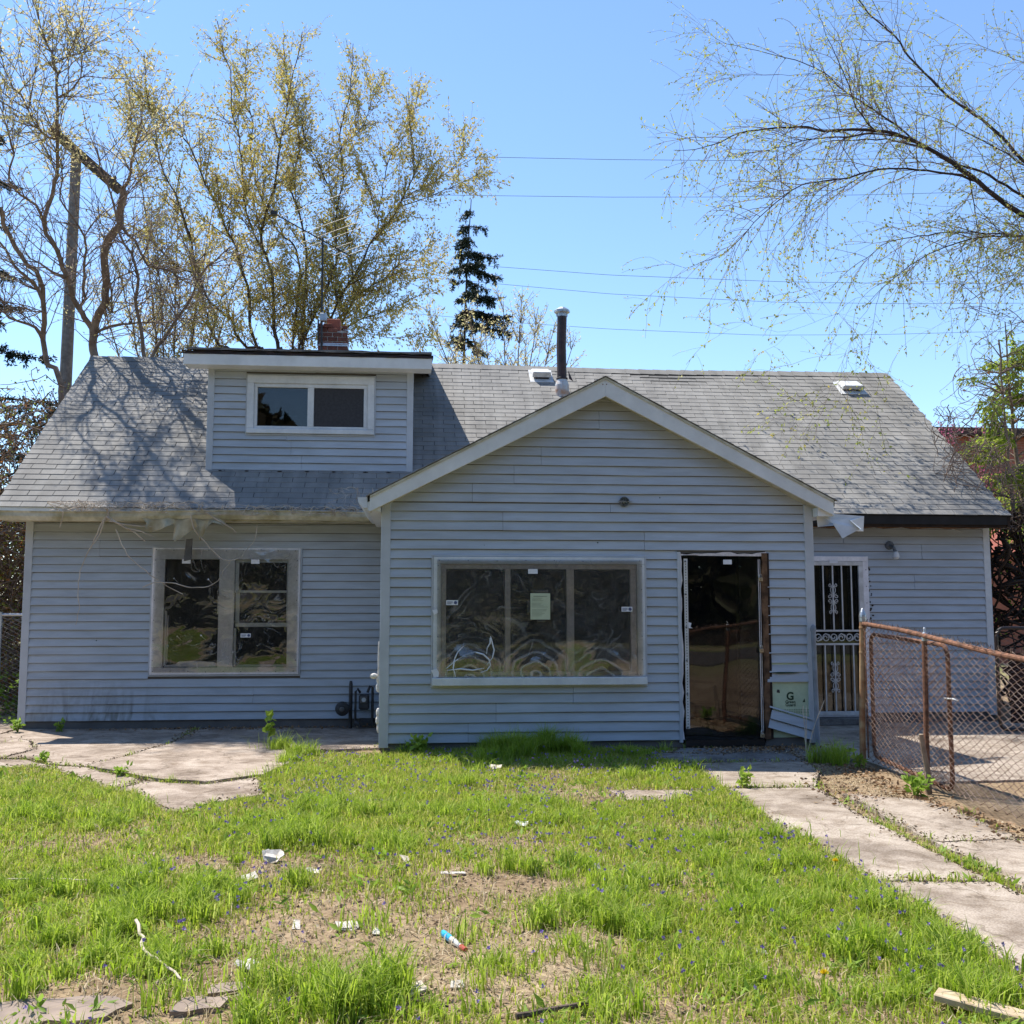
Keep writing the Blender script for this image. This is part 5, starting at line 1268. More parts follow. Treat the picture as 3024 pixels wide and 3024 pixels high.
fence = thing("chain_link_fence", "rusty chain link fence with terminal post and orange top rail on the right", "fence", (3.2, -2.6, -.05))
FA, FB = (3.30, -1.23), (3.02, -6.6)
rail = lambda y: 1.305 + (y+1.23)*.068
fx = lambda y: FA[0] + (FB[0]-FA[0])*(y-FA[1])/(FB[1]-FA[1])
pst = MB().tube([(3.285, -1.23, -.12), (3.29, -1.23, .30), (3.325, -1.23, 1.32)], .030, 12).build("terminal_post", M['rustpost'], fence)
MB().lathe(acorn(0), (3.327, -1.23, 1.31), 14).build("post_cap", M['galv'], pst)
for z in (1.26, 1.02, .55, .10):
    MB().lathe([(.034, -.012), (.036, 0), (.034, .012)], (3.285+(z+.1)*.029, -1.23, z), 12).build("tension_band", M['rustpost'], pst)
MB().box(3.318, 3.326, -1.285, -1.262, .02, 1.27).build("tension_bar", M['rust'], fence)
MB().tube([(fx(y)+.02+.008*math.sin(y*3), y, rail(y)+.012*math.sin(y*2.1)) for y in np.linspace(-1.25, -6.6, 24)], .0215, 10).build("top_rail", M['rust'], fence)
for y, hz in ((-2.60, 1.225), (-5.4, 1.06)):
    p = MB().tube([(fx(y)-.005, y, -.12), (fx(y)+.018, y, hz-.03)], .022, 10).build("line_post", M['rust'], fence)
    MB().lathe([(.026, -.03), (.027, .02), (.012, .045), (.008, .07), (.011, .075), (.004, .085)], (fx(y)+.02, y, hz-.02), 10).build("post_cap", M['galv'], p)
V, F = chain_link((3.315, -1.27), (fx(-6.6)+.02, -6.6), .0, rail(-1.27)+.03, -.02, rail(-6.6)+.03)
tag(put("chain_link_mesh", raw_mesh("chain_link_mesh", V, F, M['mesh']), fence), None, None, None, "stuff")
mb = MB(); r = random.Random(3)
for y in np.arange(-1.3, -6.6, -.0275):                           # cut wire ends twisted above the rail
    x = fx(y)+.02; z = rail(y)+.022
    mb.tube([(x, y, z), (x+r.uniform(-.012, .012), y+r.uniform(-.01, .01), z+r.uniform(.018, .036))], .0021, 3, False)
tag(mb.build("wire_barbs", M['mesh'], fence), None, None, None, "stuff")

gate = thing("swing_gate", "rusted chain link gate with rounded frame corner folded behind the fence", "gate", (3.38, -2.0, 0))
gx = 3.375
def gframe(y0_, y1_, z0_, z1_, rr=.09):
    pts = []
    for cy, cz, a0 in ((y0_-rr, z1_-rr, 0), (y1_+rr, z1_-rr, 90), (y1_+rr, z0_+rr, 180), (y0_-rr, z0_+rr, 270)):
        for k in range(5):
            a = R(a0+k*22.5); yy_ = cy+rr*math.cos(a); pts.append((gx+.045*(yy_-y0_), yy_, cz+rr*math.sin(a)+.035*(yy_-y0_)))
    pts.append(pts[0]); pts.append(pts[1])
    return pts
MB().tube(gframe(-1.29, -2.86, .04, 1.20), .019, 9, False).build("frame", M['rust'], gate)
V, F = chain_link((gx, -1.31), (gx-.07, -2.84), .05, 1.19, .02, 1.13)
tag(put("chain_link_mesh", raw_mesh("chain_link_mesh", V, F, M['mesh']), gate), None, None, None, "stuff")
MB().tube([(gx-.12, -2.86, .72), (gx-.07, -2.90, .72), (gx-.06, -2.98, .71)], .008, 6).build("latch", M['galv'], gate)
stub = thing("cut_stump", "cut sapling stump growing against the foot of the rusty line post", "stump", (3.10, -2.72, -.05))
MB().tube([(3.185, -2.70, -.1), (3.175, -2.71, .12), (3.14, -2.72, .30), (3.12, -2.73, .42)], [.026, .024, .021, .019], 8).build("stem", M['barkpale'], stub)
MB().lathe([(.018, -.002), (.0182, .004)], (3.119, -2.73, .418), 8).build("cut_face", M['lumber'], stub)

gp = thing("grey_gate_post", "grey painted pipe post with domed cap before the right porch corner", "post", (3.28, -.10, -.04))
MB().tube([(3.292, -.10, -.12), (3.272, -.10, 1.22)], .026, 12).build("pipe", M['greypost'], gp)
MB().lathe([(.031, 0), (.032, .03), (.026, .055), (.012, .07), (.004, .074)], (3.272, -.10, 1.20), 12).build("post_cap", M['greypost'], gp)

bg = thing("black_gate", "black round-cornered chain link gate beside the right end of the house", "gate", (6.6, 1.0, 0))
pts = []
for cx_, cz_, a0 in ((7.35, 1.11, 0), (6.10, 1.11, 90), (6.10, .09, 180), (7.35, .09, 270)):
    for k in range(5):
        a = R(a0+k*22.5); pts.append((cx_+.1*math.cos(a), 1.0, cz_+.1*math.sin(a)))
pts += pts[:2]
MB().tube(pts, .022, 9, False).build("frame", M['blackmetal'], bg)
V, F = chain_link((6.02, 1.0), (7.43, 1.0), .01, 1.2, .01, 1.2)
tag(put("chain_link_mesh", raw_mesh("chain_link_mesh", V, F, M['blackmetal']), bg), None, None, None, "stuff")
bf = thing("board_fence", "dark brown board fence behind the black gate", "fence", (7.2, 2.4, 0))
for i in range(22):
    x = 6.78+i*.135
    MB().box(x, x+.125, 2.05+RNG.uniform(-.01, .01), 2.07, -.06, .86+RNG.uniform(-.015, .015)).build("board", M['plank_brown'], bf)
MB().box(6.72, 9.8, 2.075, 2.11, .6, .68).build("rail", M['plank_brown'], bf)

lf = thing("rear_fence", "grey chain link fence with galvanised rail at the left end of the house", "fence", (-8.0, 3.5, 0))
MB().tube([(-12, 3.5, 1.36), (-5.95, 3.5, 1.36)], .022, 8).build("top_rail", M['galv'], lf)
for x in (-6.62, -9.0, -11.4): MB().tube([(x, 3.5, -.1), (x, 3.5, 1.40)], .028, 9).build("post", M['galv'], lf)
V, F = chain_link((-10.0, 3.5), (-5.95, 3.5), .0, 1.35, .0, 1.35)
tag(put("chain_link_mesh", raw_mesh("chain_link_mesh", V, F, M['meshgrey']), lf), None, None, None, "stuff")

# ------------------------------------------------------------------ gas meter, antenna, pole, wires
gm = thing("gas_meter", "grimy old gas meter with regulator and pipes in the corner by the porch", "meter", (-1.75, 2.1, 0))
MB().tube([(-1.94, 2.14, -.05), (-1.94, 2.14, .62), (-1.94, 2.14, .68)], [.030, .030, .02], 10).build("riser", M['meter'], gm)
dk = MB().lathe([(.05, -.05), (.105, -.03), (.112, 0), (.105, .03), (.05, .05)], (0, 0, 0), 18); dk.V = [(-2.06+v[0], 2.05+v[2], .26+v[1]) for v in dk.V]; dk.build("regulator", M['meter'], gm)
cp = MB().lathe([(.035, 0), (.04, .05), (.02, .06)], (0, 0, 0), 12); cp.V = [(-2.06+v[0], 2.0-v[2], .26+v[1]) for v in cp.V]; cp.build("regulator_cap", M['downspout'], gm)
MB().tube([(-2.06, 2.1, .26), (-1.94, 2.12, .26)], .022, 8).build("pipe", M['meter'], gm)
MB().box(-1.81, -1.65, 2.04, 2.18, .24, .47).build("body", M['meter'], gm, bevel=.02)
ip = MB().box(-1.785, -1.675, 2.026, 2.042, .345, .445).build("index_plate", M['downspout'], gm, bevel=.003)
dl = MB().lathe([(.032, 0), (.034, .006), (.028, .010), (.028, .004)], (0, 0, 0), 14); dl.V = [(-1.73+v[0], 2.026-v[2], .395+v[1]) for v in dl.V]; dl.build("dial", M['vent'], ip)
MB().tube([(-1.86, 2.06, .0), (-1.86, 2.06, .52), (-1.83, 2.08, .56), (-1.79, 2.10, .50)], .020, 8).build("pipe", M['meter'], gm)
MB().tube([(-1.60, 2.10, .02), (-1.60, 2.10, .58), (-1.64, 2.10, .60), (-1.68, 2.10, .50)], .022, 8).build("pipe", M['meter'], gm)
MB().tube([(-1.86, 2.03, .06), (-1.80, 2.0, .02), (-1.78, 2.0, -.02)], .028, 8).build("valve", M['meter'], gm)
MB().box(-1.80, -1.55, 2.12, 2.2, .04, .10).build("bracket", M['meter'], gm)

gm.scale = (.80, .8, .80); gm.location.x = -1.68
an = thing("tv_antenna", "old aluminium television antenna on a mast strapped to the chimney", "antenna", (-2.60, 5.44, 5.6))
MB().tube([(-2.60, 5.44, 5.45), (-2.61, 5.44, 7.47)], .018, 8).build("mast", M['meter'], an)
MB().tube([(-2.655, 5.45, 5.7), (-2.66, 5.45, 6.10)], .014, 7).build("bracket_pipe", M['meter'], an)
MB().box(-2.63, -2.52, 5.38, 5.48, 6.07, 6.20).build("rotor_box", M['galv'], an, bevel=.01)
b0 = np.array([-3.36, 5.1, 7.72]); b1 = np.array([-2.18, 5.8, 7.30])
MB().tube([tuple(b0), tuple((b0+b1)/2), tuple(b1)], .010, 7).build("boom", M['meter'], an)
MB().box(-3.40, -3.30, 5.06, 5.14, 7.69, 7.75).build("boom_end", M['meter'], an)
ed = np.array([.93, -.18, .31])
for t, L in ((.08, 1.45), (.24, .35), (.42, 1.15), (.55, .95), (.64, 1.05), (.80, .35), (.9, .55), (.97, .4)):
    c = b0+(b1-b0)*t
    MB().tube([tuple(c-ed*L*.35*(.3 if t < .5 else 1)), tuple(c), tuple(c+ed*L*.8)], .0055, 6).build("element", M['alu'], an)

up = thing("utility_pole", "weathered wooden utility pole with tilted crossarm among the left trees", "pole", (-9.16, 13, 0))
MB().tube([(-9.2, 13, -.2), (-9.16, 13, 6), (-9.13, 13, 12.1)], [.17, .14, .115], 12).build("shaft", M['polewood'], up)
ca, cb = np.array([-9.60, 12.55, 12.50]), np.array([-8.22, 13.45, 11.42])
dv = (cb-ca)/np.linalg.norm(cb-ca); sd = np.cross(dv, [0, 0, 1]); sd /= np.linalg.norm(sd); upv = np.cross(sd, dv)
V = [tuple(p+sd*s*.07+upv*u*.095) for p in (ca, cb) for s, u in ((-1, -1), (1, -1), (1, 1), (-1, 1))]
MB().add(V, [(0, 1, 2, 3), (7, 6, 5, 4), (0, 4, 5, 1), (1, 5, 6, 2), (2, 6, 7, 3), (3, 7, 4, 0)]).build("crossarm", M['armwood'], up)
for t in (.04, .88):
    c = ca+(cb-ca)*t+upv*.08
    MB().lathe([(.03, 0), (.055, .03), (.03, .06), (.055, .09), (.03, .14)], tuple(c), 10).build("insulator", M['meter'], up)
for i, (w, lab) in enumerate(zip(WIRES, ("highest power wire crossing the blue sky", "second power wire down crossing the blue sky", "third power wire down, just above its near twin", "fourth power wire down, just below its near twin", "lowest power wire passing behind the flue pipe"))):
    P = np.array(w); tt = np.linspace(0, 1, 40); src = np.linspace(0, 1, len(P))
    cs = np.stack([np.interp(tt, src, P[:, k]) for k in range(3)], -1)
    ext0 = cs[0]-(cs[1]-cs[0])*20; ext1 = cs[-1]+(cs[-1]-cs[-2])*20
    q = np.vstack([ext0, cs, ext1])
    tag(MB().tube(q, .009, 5, False).build("power_wire", M['wire']), "thin dark "+lab, "wire", "power wires")

# ------------------------------------------------------------------ trees
class Tree:
    def __init__(self, seed):
        self.r = random.Random(seed); self.n = np.random.default_rng(seed)
        self.parts = {}
        self.lp = []; self.ld = []; self.ls = []
    def tube(self, part, P, rad, k):
        V, F = self.parts.setdefault(part, ([], []))
        n = len(P)
        T = np.empty_like(P); T[1:-1] = P[2:]-P[:-2]; T[0] = P[1]-P[0]; T[-1] = P[-1]-P[-2]
        T /= np.sqrt((T*T).sum(1))[:, None]+1e-9
        ref = np.array([.3, .9, .2]); N = np.cross(T, ref); N /= np.sqrt((N*N).sum(1))[:, None]+1e-9
        B = np.cross(T, N)
        a = np.arange(k)*(2*math.pi/k)
        W = P[:, None, :]+rad[:, None, None]*(np.cos(a)[None, :, None]*N[:, None, :]+np.sin(a)[None, :, None]*B[:, None, :])
        b = sum(len(v) for v in V)
        V.append(W.reshape(-1, 3))
        i = np.arange(k); j = (i+1) % k; s = np.arange(n-1)[:, None]*k
        F.append(np.stack([s+i, s+j, s+k+j, s+k+i], -1).reshape(-1, 4)+b)
    def smooth(self, pts, step=.14, wig=.012):
        P = np.array(pts, float)
        Q = np.vstack([2*P[0]-P[1], P, 2*P[-1]-P[-2]]); out = []
        for i in range(1, len(Q)-2):
            p0, p1, p2, p3 = Q[i-1], Q[i], Q[i+1], Q[i+2]
            m = max(2, int(np.linalg.norm(p2-p1)/step))
            for t in np.arange(m)/m:
                out.append(.5*((2*p1)+(-p0+p2)*t+(2*p0-5*p1+4*p2-p3)*t*t+(-p0+3*p1-3*p2+p3)*t**3))
        out.append(Q[-2]); out = np.array(out)
        out[1:-1] += self.n.normal(0, wig, (len(out)-2, 3))
        return out
    def snap(self, pts, lines, ra):
        """start a limb on the nearest point of the limbs already there"""
        p = np.array(pts[0]); best = None
        for P, rad in lines:
            d = np.linalg.norm(P-p, axis=1); i = int(np.argmin(d))
            if best is None or d[i] < best[0]: best = (d[i], P[i], rad[i])
        return [best[1].tolist()]+pts[1:], min(ra, best[2]*.95)
    def limb(self, pts, ra, rb, part="trunk", k=8, step=.14, wig=.008):
        P = self.smooth(pts, step, wig)
        rad = ra+(rb-ra)*np.linspace(0, 1, len(P))**.8
        self.tube(part, P, rad, k)
        return P, rad
    def child(self, P, rad, i, L, ang, up, droop, seg, rmax, rtip, part, k, wild=.25, side=None):
        r = self.r
        T = P[min(i+1, len(P)-1)]-P[max(i-1, 0)]; T = T/(np.linalg.norm(T)+1e-9)
        q = np.array([r.gauss(0, 1), r.gauss(0, 1), r.gauss(0, 1)])
        if side is not None: q = q*.8+np.array(side)
        q -= T*(q@T); q /= np.linalg.norm(q)+1e-9
        d = math.cos(ang)*T+math.sin(ang)*q; d[2] += up; d /= np.linalg.norm(d)
        n = max(3, int(L/seg)); p = P[i].copy(); pts = [p.copy()]
        for j in range(n):
            d = d+self.n.normal(0, wild*.35, 3); d[2] += -droop*(j+1)/n + up*.12
            d /= np.linalg.norm(d); p = p+d*(L/n); pts.append(p.copy())
        C = np.array(pts)
        r0 = min(rmax, rad[i]*.75); rr = r0+(rtip-r0)*np.linspace(0, 1, len(C))
        self.tube(part, C, rr, k)
        return C, rr
    def spawn(self, lines, dens, Lr, ang, up, droop, seg, rmax, rtip, part, k=4, t0=.25, wild=.25, taper=.5, side=None):
        out = []
        for P, rad in lines:
            L = np.linalg.norm(np.diff(P, axis=0), axis=1).sum(); m = int(L*dens*(1-t0)+self.r.random())
            for _ in range(m):
                t = t0+(1-t0)*self.r.random(); i = min(int(t*(len(P)-1)), len(P)-2)
                l = self.r.uniform(*Lr)*(1-taper*t)
                out.append(self.child(P, rad, i, l, self.r.uniform(*ang), up, droop, seg, rmax, rtip, part, k, wild, side))
        return out
    def leaves(self, lines, per_m, size, hang=.4, cl=1, spread=.03, t0=.1, jit=.6):
        for P, _ in lines:
            L = np.linalg.norm(np.diff(P, axis=0), axis=1).sum(); m = int(L*per_m+self.r.random())
            if m < 1: continue
            t = t0+(1-t0)*self.n.random(m); f = t*(len(P)-1); i = np.minimum(f.astype(int), len(P)-2)
            c = P[i]+(P[i+1]-P[i])*(f-i)[:, None]
            D = P[i+1]-P[i]; D /= np.linalg.norm(D, axis=1)[:, None]+1e-9
            for _ in range(cl):
                cc = c+self.n.normal(0, spread, c.shape)
                d = D*.5+self.n.normal(0, jit, c.shape); d[:, 2] -= hang
                d /= np.linalg.norm(d, axis=1)[:, None]
                self.lp.append(cc); self.ld.append(d); self.ls.append(self.n.uniform(size[0], size[1], m))
    def leaf_mesh(self, name, mat, aspect=.42):
        P = np.vstack(self.lp); D = np.vstack(self.ld); S = np.concatenate(self.ls)
        return leaf_cards(name, P, D, S, aspect, mat, self.n)
    def finish(self, root, mats, leafmat=None, aspect=.42, leafname="crown"):
        for part, (V, F) in self.parts.items():
            put(part, fast_mesh(part, np.vstack(V), np.vstack(F), mats[part], part == "trunk"), root)
        if leafmat is not None and self.lp:
            put(leafname, self.leaf_mesh(leafname, leafmat, aspect), root)

def leaf_cards(name, P, D, S, aspect, mat, rng):
    """one folded four-point leaf per entry: stem end, two sides, tip"""
    n = len(P)
    Q = rng.normal(0, 1, (n, 3)); Q -= D*(Q*D).sum(1)[:, None]; Q /= np.linalg.norm(Q, axis=1)[:, None]+1e-9
    N = np.cross(D, Q)
    w = (S*aspect*.5)[:, None]; L = S[:, None]
    a = P; b = P+D*L*.45+Q*w+N*w*.35; c = P+D*L; d = P+D*L*.45-Q*w+N*w*.35
    V = np.stack([a, b, c, d], 1).reshape(-1, 3)
    F = np.arange(4*n).reshape(n, 4)
    F = np.vstack([F[:, [0, 1, 2]], F[:, [0, 2, 3]]])
    return fast_mesh(name, V, F, mat)

# the big maple behind the dormer, many stems fanning from one base
mp = thing("maple_tree", "big many-stemmed maple with golden opening leaves behind the dormer", "tree", (-3.3, 11.8, 0))
t = Tree(101); base = np.array([-3.3, 11.8, 0])
lines = []
for pts, ra, rb in MAPLE:
    p0 = np.array(pts[0])
    if p0[2] < 7.4:
        mid = base*.45+p0*.55; mid[2] = p0[2]*.5
        pts = [[base[0]+(p0[0]-base[0])*.25, base[1]+(p0[1]-base[1])*.3, p0[2]*.2], mid.tolist()] + pts
        ra *= .95
    else: pts, ra = t.snap(pts, lines, ra)
    lines.append(t.limb(pts, ra*.78, rb*.7, "trunk", 8))
t.tube("trunk", np.array([[-3.3, 11.8, -.2], [-3.3, 11.8, .8], [-3.3, 11.8, 1.9]]), np.array([.55, .45, .38]), 12)
up1 = [(P[P[:, 2] > 6.6], rad[P[:, 2] > 6.6]) for P, rad in lines if (P[:, 2] > 6.6).sum() > 4]
b1 = t.spawn(up1, 6.2, (.6, 2.1), (.45, 1.2), .16, -.02, .18, .013, .004, "branches", 4, .08, .26, .70)
b2 = t.spawn(b1, 6.5, (.3, .95), (.4, 1.1), .20, 0, .15, .006, .0025, "branches", 3, .1, .28, .4)
b3 = t.spawn(up1, 8, (.3, 1.0), (.4, 1.0), .2, 0, .15, .007, .003, "branches", 3, .1, .25, .7)
t.leaves(b2+b3, 26, (.05, .11), .7, 1, .05, .05)
t.leaves(b1, 30, (.045, .105), .6, 1, .045, .2)
t.finish(mp, {"trunk": M['bark'], "branches": M['twig']}, M['maple_leaf'], .40)

# small budding trees seen over the ridge
def budding(name, label, base, ends, seed, zcut, r0, d1, d2, leafn):
    root = thing(name, label, "tree", base)
    t = Tree(seed); ln = []
    for k, (ex, ez) in enumerate(ends):
        bx, by = base[0], base[1]
        ln.append(t.limb([(bx, by, 0), (bx+(ex-bx)*.15, by, ez*.42), (bx+(ex-bx)*.5, by+.3*math.sin(k*2), ez*.7), (ex, by+.6*math.sin(k*2), ez)], r0, .007, "trunk", 6, .25))
    u = [(P[P[:, 2] > zcut], rad[P[:, 2] > zcut]) for P, rad in ln]
    b1 = t.spawn(u, d1, (.4, 1.3), (.4, 1.0), .2, 0, .15, .012, .004, "trunk", 4, .05)
    b2 = t.spawn(b1, d2, (.2, .7), (.4, 1.0), .2, 0, .12, .006, .003, "trunk", 3, .1)
    t.leaves(b2+b1, leafn, (.05, .10), .3, 1, .03)
    t.finish(root, {"trunk": M['twig']}, M['pale_leaf'], .42)
budding("budding_tree", "low budding tree top showing between spruce and flue pipe", (1.2, 14, 0), ((.1, 9.1), (.6, 8.6), (1.0, 9.0), (1.5, 9.3), (2.0, 9.2), (2.3, 8.5), (2.8, 8.1), (-.4, 8.5), (-.9, 8.9), (.3, 8.0), (1.7, 8.4)), 17, 6.0, .06, 7, 6, 13)
budding("slender_tree", "slender budding tree filling the gap between gnarled tree and maple", (-6.6, 12.5, 0), ((-8.2, 10.2), (-7.6, 11.0), (-7.0, 10.2), (-6.6, 11.4), (-6.1, 10.5), (-5.7, 11.3), (-5.2, 10.0), (-8.8, 9.4), (-7.3, 10.0), (-5.0, 9.6)), 19, 5.6, .065, 6, 6, 20)
# gnarled pale tree standing at the left end of the house
bt = thing("gnarled_tree", "gnarled pale-barked tree with whippy bare twigs at the left roof end", "tree", (-6.75, 6.1, 0))
t = Tree(33); ln = []
roots = {0: [(-6.75, 6.1, -.1), (-6.6, 6.05, 2.5)], 2: [(-6.75, 6.1, .5), (-6.92, 6.25, 2.5)], 3: [(-6.38, 6.07, 4.95), (-5.9, 6.15, 5.02), (-5.5, 5.95, 5.15)], 4: [(-6.38, 6.07, 4.9), (-5.95, 6.2, 4.95), (-5.56, 6.0, 5.1)]}
for i, (pts, ra, rb) in enumerate(BARE):
    if i not in roots: pts, ra = t.snap(pts, ln, ra*1.1)
    ln.append(t.limb([list(q) for q in roots.get(i, [])]+pts, ra*.85, rb*.8, "trunk", 8, .14, .012))
u = [(P[P[:, 2] > 5.6], rad[P[:, 2] > 5.6]) for P, rad in ln if (P[:, 2] > 5.6).sum() > 4]
b1 = t.spawn(u, 9.5, (.5, 1.7), (.4, 1.2), .15, .02, .14, .010, .004, "branches", 4, .05, .33, .35)
b2 = t.spawn(b1, 5.5, (.25, .9), (.4, 1.1), .1, .05, .12, .005, .0025, "branches", 3, .1, .4, .3)
hi = [(P, r_) for P, r_ in b1+b2 if P[0, 2] > 8.2]
t.leaves(hi, 17, (.035, .085), .1, 1, .03, .1)
t.leaves([(P, r_) for P, r_ in b2 if P[0, 2] <= 8.2], 2.5, (.03, .06), .1, 1, .02, .3)
t.finish(bt, {"trunk": M['barkpale'], "branches": M['twig']}, M['pale_leaf'], .42)

# weeping elm limbs reaching in from the right
el = thing("elm_tree", "elm with long dark arching limbs and drooping twigs over the right roof", "tree", (11.4, 4.4, 0))
t = Tree(55); ln = []
t.limb([(11.4, 4.4, -.2), (11.2, 4.4, 2.5), (11.0, 4.4, 4.6), (10.7, 4.4, 5.9)], .34, .26, "trunk", 12)
hub = [(11.1, 4.4, 4.2), (10.75, 4.4, 5.6)]
for i, (pts, ra, rb) in enumerate(ELM):
    p0 = pts[0]
    pre = []
    if p0[0] > 8.8: pre = [list(hub[0]), [.5*(hub[1][0]+p0[0]), p0[1], .5*(hub[1][2]+p0[2])]] if p0[2] < 9 else [list(hub[1]), [.4*hub[1][0]+.6*p0[0], p0[1], .4*hub[1][2]+.6*p0[2]]]
    if not pre: pts, ra = t.snap(pts, ln, ra)
    ln.append(t.limb(pre+pts, ra*.58, rb*.4, "trunk", 7, .14, .006))
b1 = t.spawn(ln, 7.0, (.5, 2.0), (.35, 1.2), .08, .12, .12, .007, .0025, "branches", 4, .15, .26, .35)
b2 = t.spawn(b1, 5.0, (.25, .9), (.3, 1.1), .03, .12, .10, .0038, .0018, "branches", 3, .1, .32, .3)
b3 = t.spawn(ln[:4]+ln[7:11], 2.2, (.6, 1.4), (.8, 1.4), -.4, .4, .12, .006, .0025, "branches", 3, .45, .2, .1)
t.leaves(b2+b3, 9, (.03, .065), .3, 1, .014, .4)
t.leaves(b1, 9, (.03, .06), .2, 1, .014, .5)
t.leaves([(P[int(len(P)*.75):], r_) for P, r_ in ln], 18, (.03, .06), .2, 1, .015, 0)
t.finish(el, {"trunk": M['barkelm'], "branches": M['twig']}, M['elm_leaf'], .55)

# spruces
def spruce(name, label, x, y, z1, top_lean, levels, seed, left=1.0, right=1.0, Lmax=1.6, zstart=6.8, rad=.12, dens=1.0):
    root = thing(name, label, "tree", (x, y, 0))
    t = Tree(seed)
    P, rd = t.limb([(x, y, -.1), (x, y, z1*.45), (x+top_lean*.3, y, z1*.75), (x+top_lean, y, z1)], rad, .012, "trunk", 8, .4, .006)
    lines = []
    r = t.r
    for k in range(levels):
        f = k/levels; z = zstart+(z1-.2-zstart)*f**.9
        i = int(np.argmin(abs(P[:, 2]-z)))
        for a in range(4):
            ang = r.uniform(0, 2*math.pi); d = np.array([math.cos(ang), math.sin(ang), 0])
            L = Lmax*(1-f)**.75*r.uniform(.55, 1.15)*(left if d[0] < 0 else right)+.18
            if r.random() > dens: continue
            p = P[i].copy(); dd = np.array([d[0], d[1], .12]); pts = [p.copy()]
            for j in range(6):
                dd[2] += -.16 if j < 3 else .13
                q = dd/np.linalg.norm(dd); p = p+q*L/6; pts.append(p.copy())
            C = np.array(pts); t.tube("branches", C, np.linspace(.018, .004, 7), 4); lines.append((C, np.linspace(.018, .004, 7)))
    tw = t.spawn(lines, 14, (.12, .42), (.5, 1.0), -.25, .35, .07, .006, .003, "branches", 3, .12, .1, .3)
    t.leaves(tw+lines, 120, (.07, .12), .3, 1, .02, .02, .55)
    t.finish(root, {"trunk": M['bark'], "branches": M['twigdark']}, M['spruce_leaf'], .30)
    return root
spruce("spruce_tree", "ragged dark spruce with one-sided crown standing right of the maple", .15, 17, 13.0, .22, 17, 5, .45, 1.25, 1.0, 8.8, .10, .78)
spruce("spruce_tree", "dark spruce cut by the left edge of the picture behind bare branches", -10.75, 11.2, 14.5, .1, 18, 9, 1, 1.0, 2.1, 3.5, .2, .72)

# cedar at the right edge
cd = thing("cedar_tree", "yellow-green cedar hanging in sprays at the right edge", "tree", (8.35, 3.9, 0))
t = Tree(71)
P, rd = t.limb([(8.4, 3.9, -.1), (8.32, 3.9, 2.0), (8.15, 3.9, 4.0), (8.08, 3.9, 5.9)], .09, .008, "trunk", 8, .25, .01)
Pb, rd2 = t.limb([(8.6, 4.2, -.1), (8.7, 4.2, 3.0), (8.6, 4.2, 5.0), (8.62, 4.2, 6.2)], .08, .008, "trunk", 8, .25, .01)
Pc, rd3 = t.limb([(8.38, 3.9, .8), (7.95, 3.6, 2.0), (7.80, 3.5, 3.4), (7.72, 3.5, 5.5)], .045, .012, "trunk", 6, .25, .012)
ln = [(q[q[:, 2] > 2.3], r_[q[:, 2] > 2.3]) for q, r_ in ((P, rd), (Pb, rd2), (Pc, rd3))]
b1 = t.spawn(ln, 15, (.35, .95), (.9, 1.5), .25, .18, .09, .012, .004, "branches", 4, .0, .2, .25)
b2 = t.spawn(b1, 9, (.15, .35), (.4, .9), -.1, .25, .06, .005, .003, "branches", 3, .2, .2, .2)
keep = [q for i, q in enumerate(b2) if math.sin(q[0][0][2]*3.1+q[0][0][0]*4.3) > -.25]
t.leaves(keep, 95, (.06, .12), .45, 1, .03, .05, .45)
t.finish(cd, {"trunk": M['barkpale'], "branches": M['twig']}, M['cedar_leaf'], .36)

# redbud behind the right roof end
rb = thing("redbud_tree", "pink-blossomed redbud behind the right end of the roof", "tree", (10.0, 9.0, 0))
t = Tree(81); ln = []
for k in range(12):
    ex, ez, ey = 9.2+1.7*t.r.random(), 4.0+1.5*t.r.random(), 8.6+.9*t.r.random()
    ln.append(t.limb([(10.0, 9.0, 0), (10.0+(ex-10)*.3, 9.0, 2.0), (10+(ex-10)*.7, (9+ey)/2, 3.4), (ex, ey, ez)], .05, .006, "trunk", 6, .25))
b1 = t.spawn([(P[P[:, 2] > 2.8], r_[P[:, 2] > 2.8]) for P, r_ in ln], 6, (.3, .8), (.4, 1.0), .1, 0, .12, .01, .004, "branches", 3, .1)
t.leaves(b1+[(P[P[:, 2] > 3.2], r_) for P, r_ in ln], 26, (.03, .07), .0, 1, .03, 0)
t.finish(rb, {"trunk": M['bark'], "branches": M['twig']}, M['red_leaf'], .7)

# dead vine tangle over the right roof end and the dark vine mass below it
def tangle(name, label, cat, boxes, n, mat, seed, rad=(.003, .009), L=(.5, 1.4), leaf=None, leafn=0, droop=.0, curl=.35):
    root = thing(name, label, cat, tuple(boxes[0][0]))
    t = Tree(seed); lines = []
    for k in range(n):
        c0, c1 = boxes[k % len(boxes)]
        p = np.array([t.r.uniform(a, b) for a, b in zip(c0, c1)]); d = t.n.normal(0, 1, 3); d /= np.linalg.norm(d)
        m = 14; l = t.r.uniform(*L); pts = [p.copy()]
        ax = t.n.normal(0, 1, 3); ax /= np.linalg.norm(ax); w = t.r.uniform(-curl, curl)
        for j in range(m):
            d = d+np.cross(ax, d)*w+t.n.normal(0, .12, 3); d[2] -= droop; d /= np.linalg.norm(d)
            q = p+d*l/m
            for a in range(3):
                if not c0[a] <= q[a] <= c1[a]: d[a] *= -.6
            p = p+d*l/m; pts.append(p.copy())
        r0 = t.r.uniform(*rad)
        C = np.array(pts); t.tube("stems", C, np.linspace(r0, r0*.5, m+1), 4); lines.append((C, None))
    if leaf is not None: t.leaves(lines, leafn, (.03, .075), .1, 1, .03, 0)
    t.finish(root, {"stems": mat}, leaf, .6, "leaves")
    return root
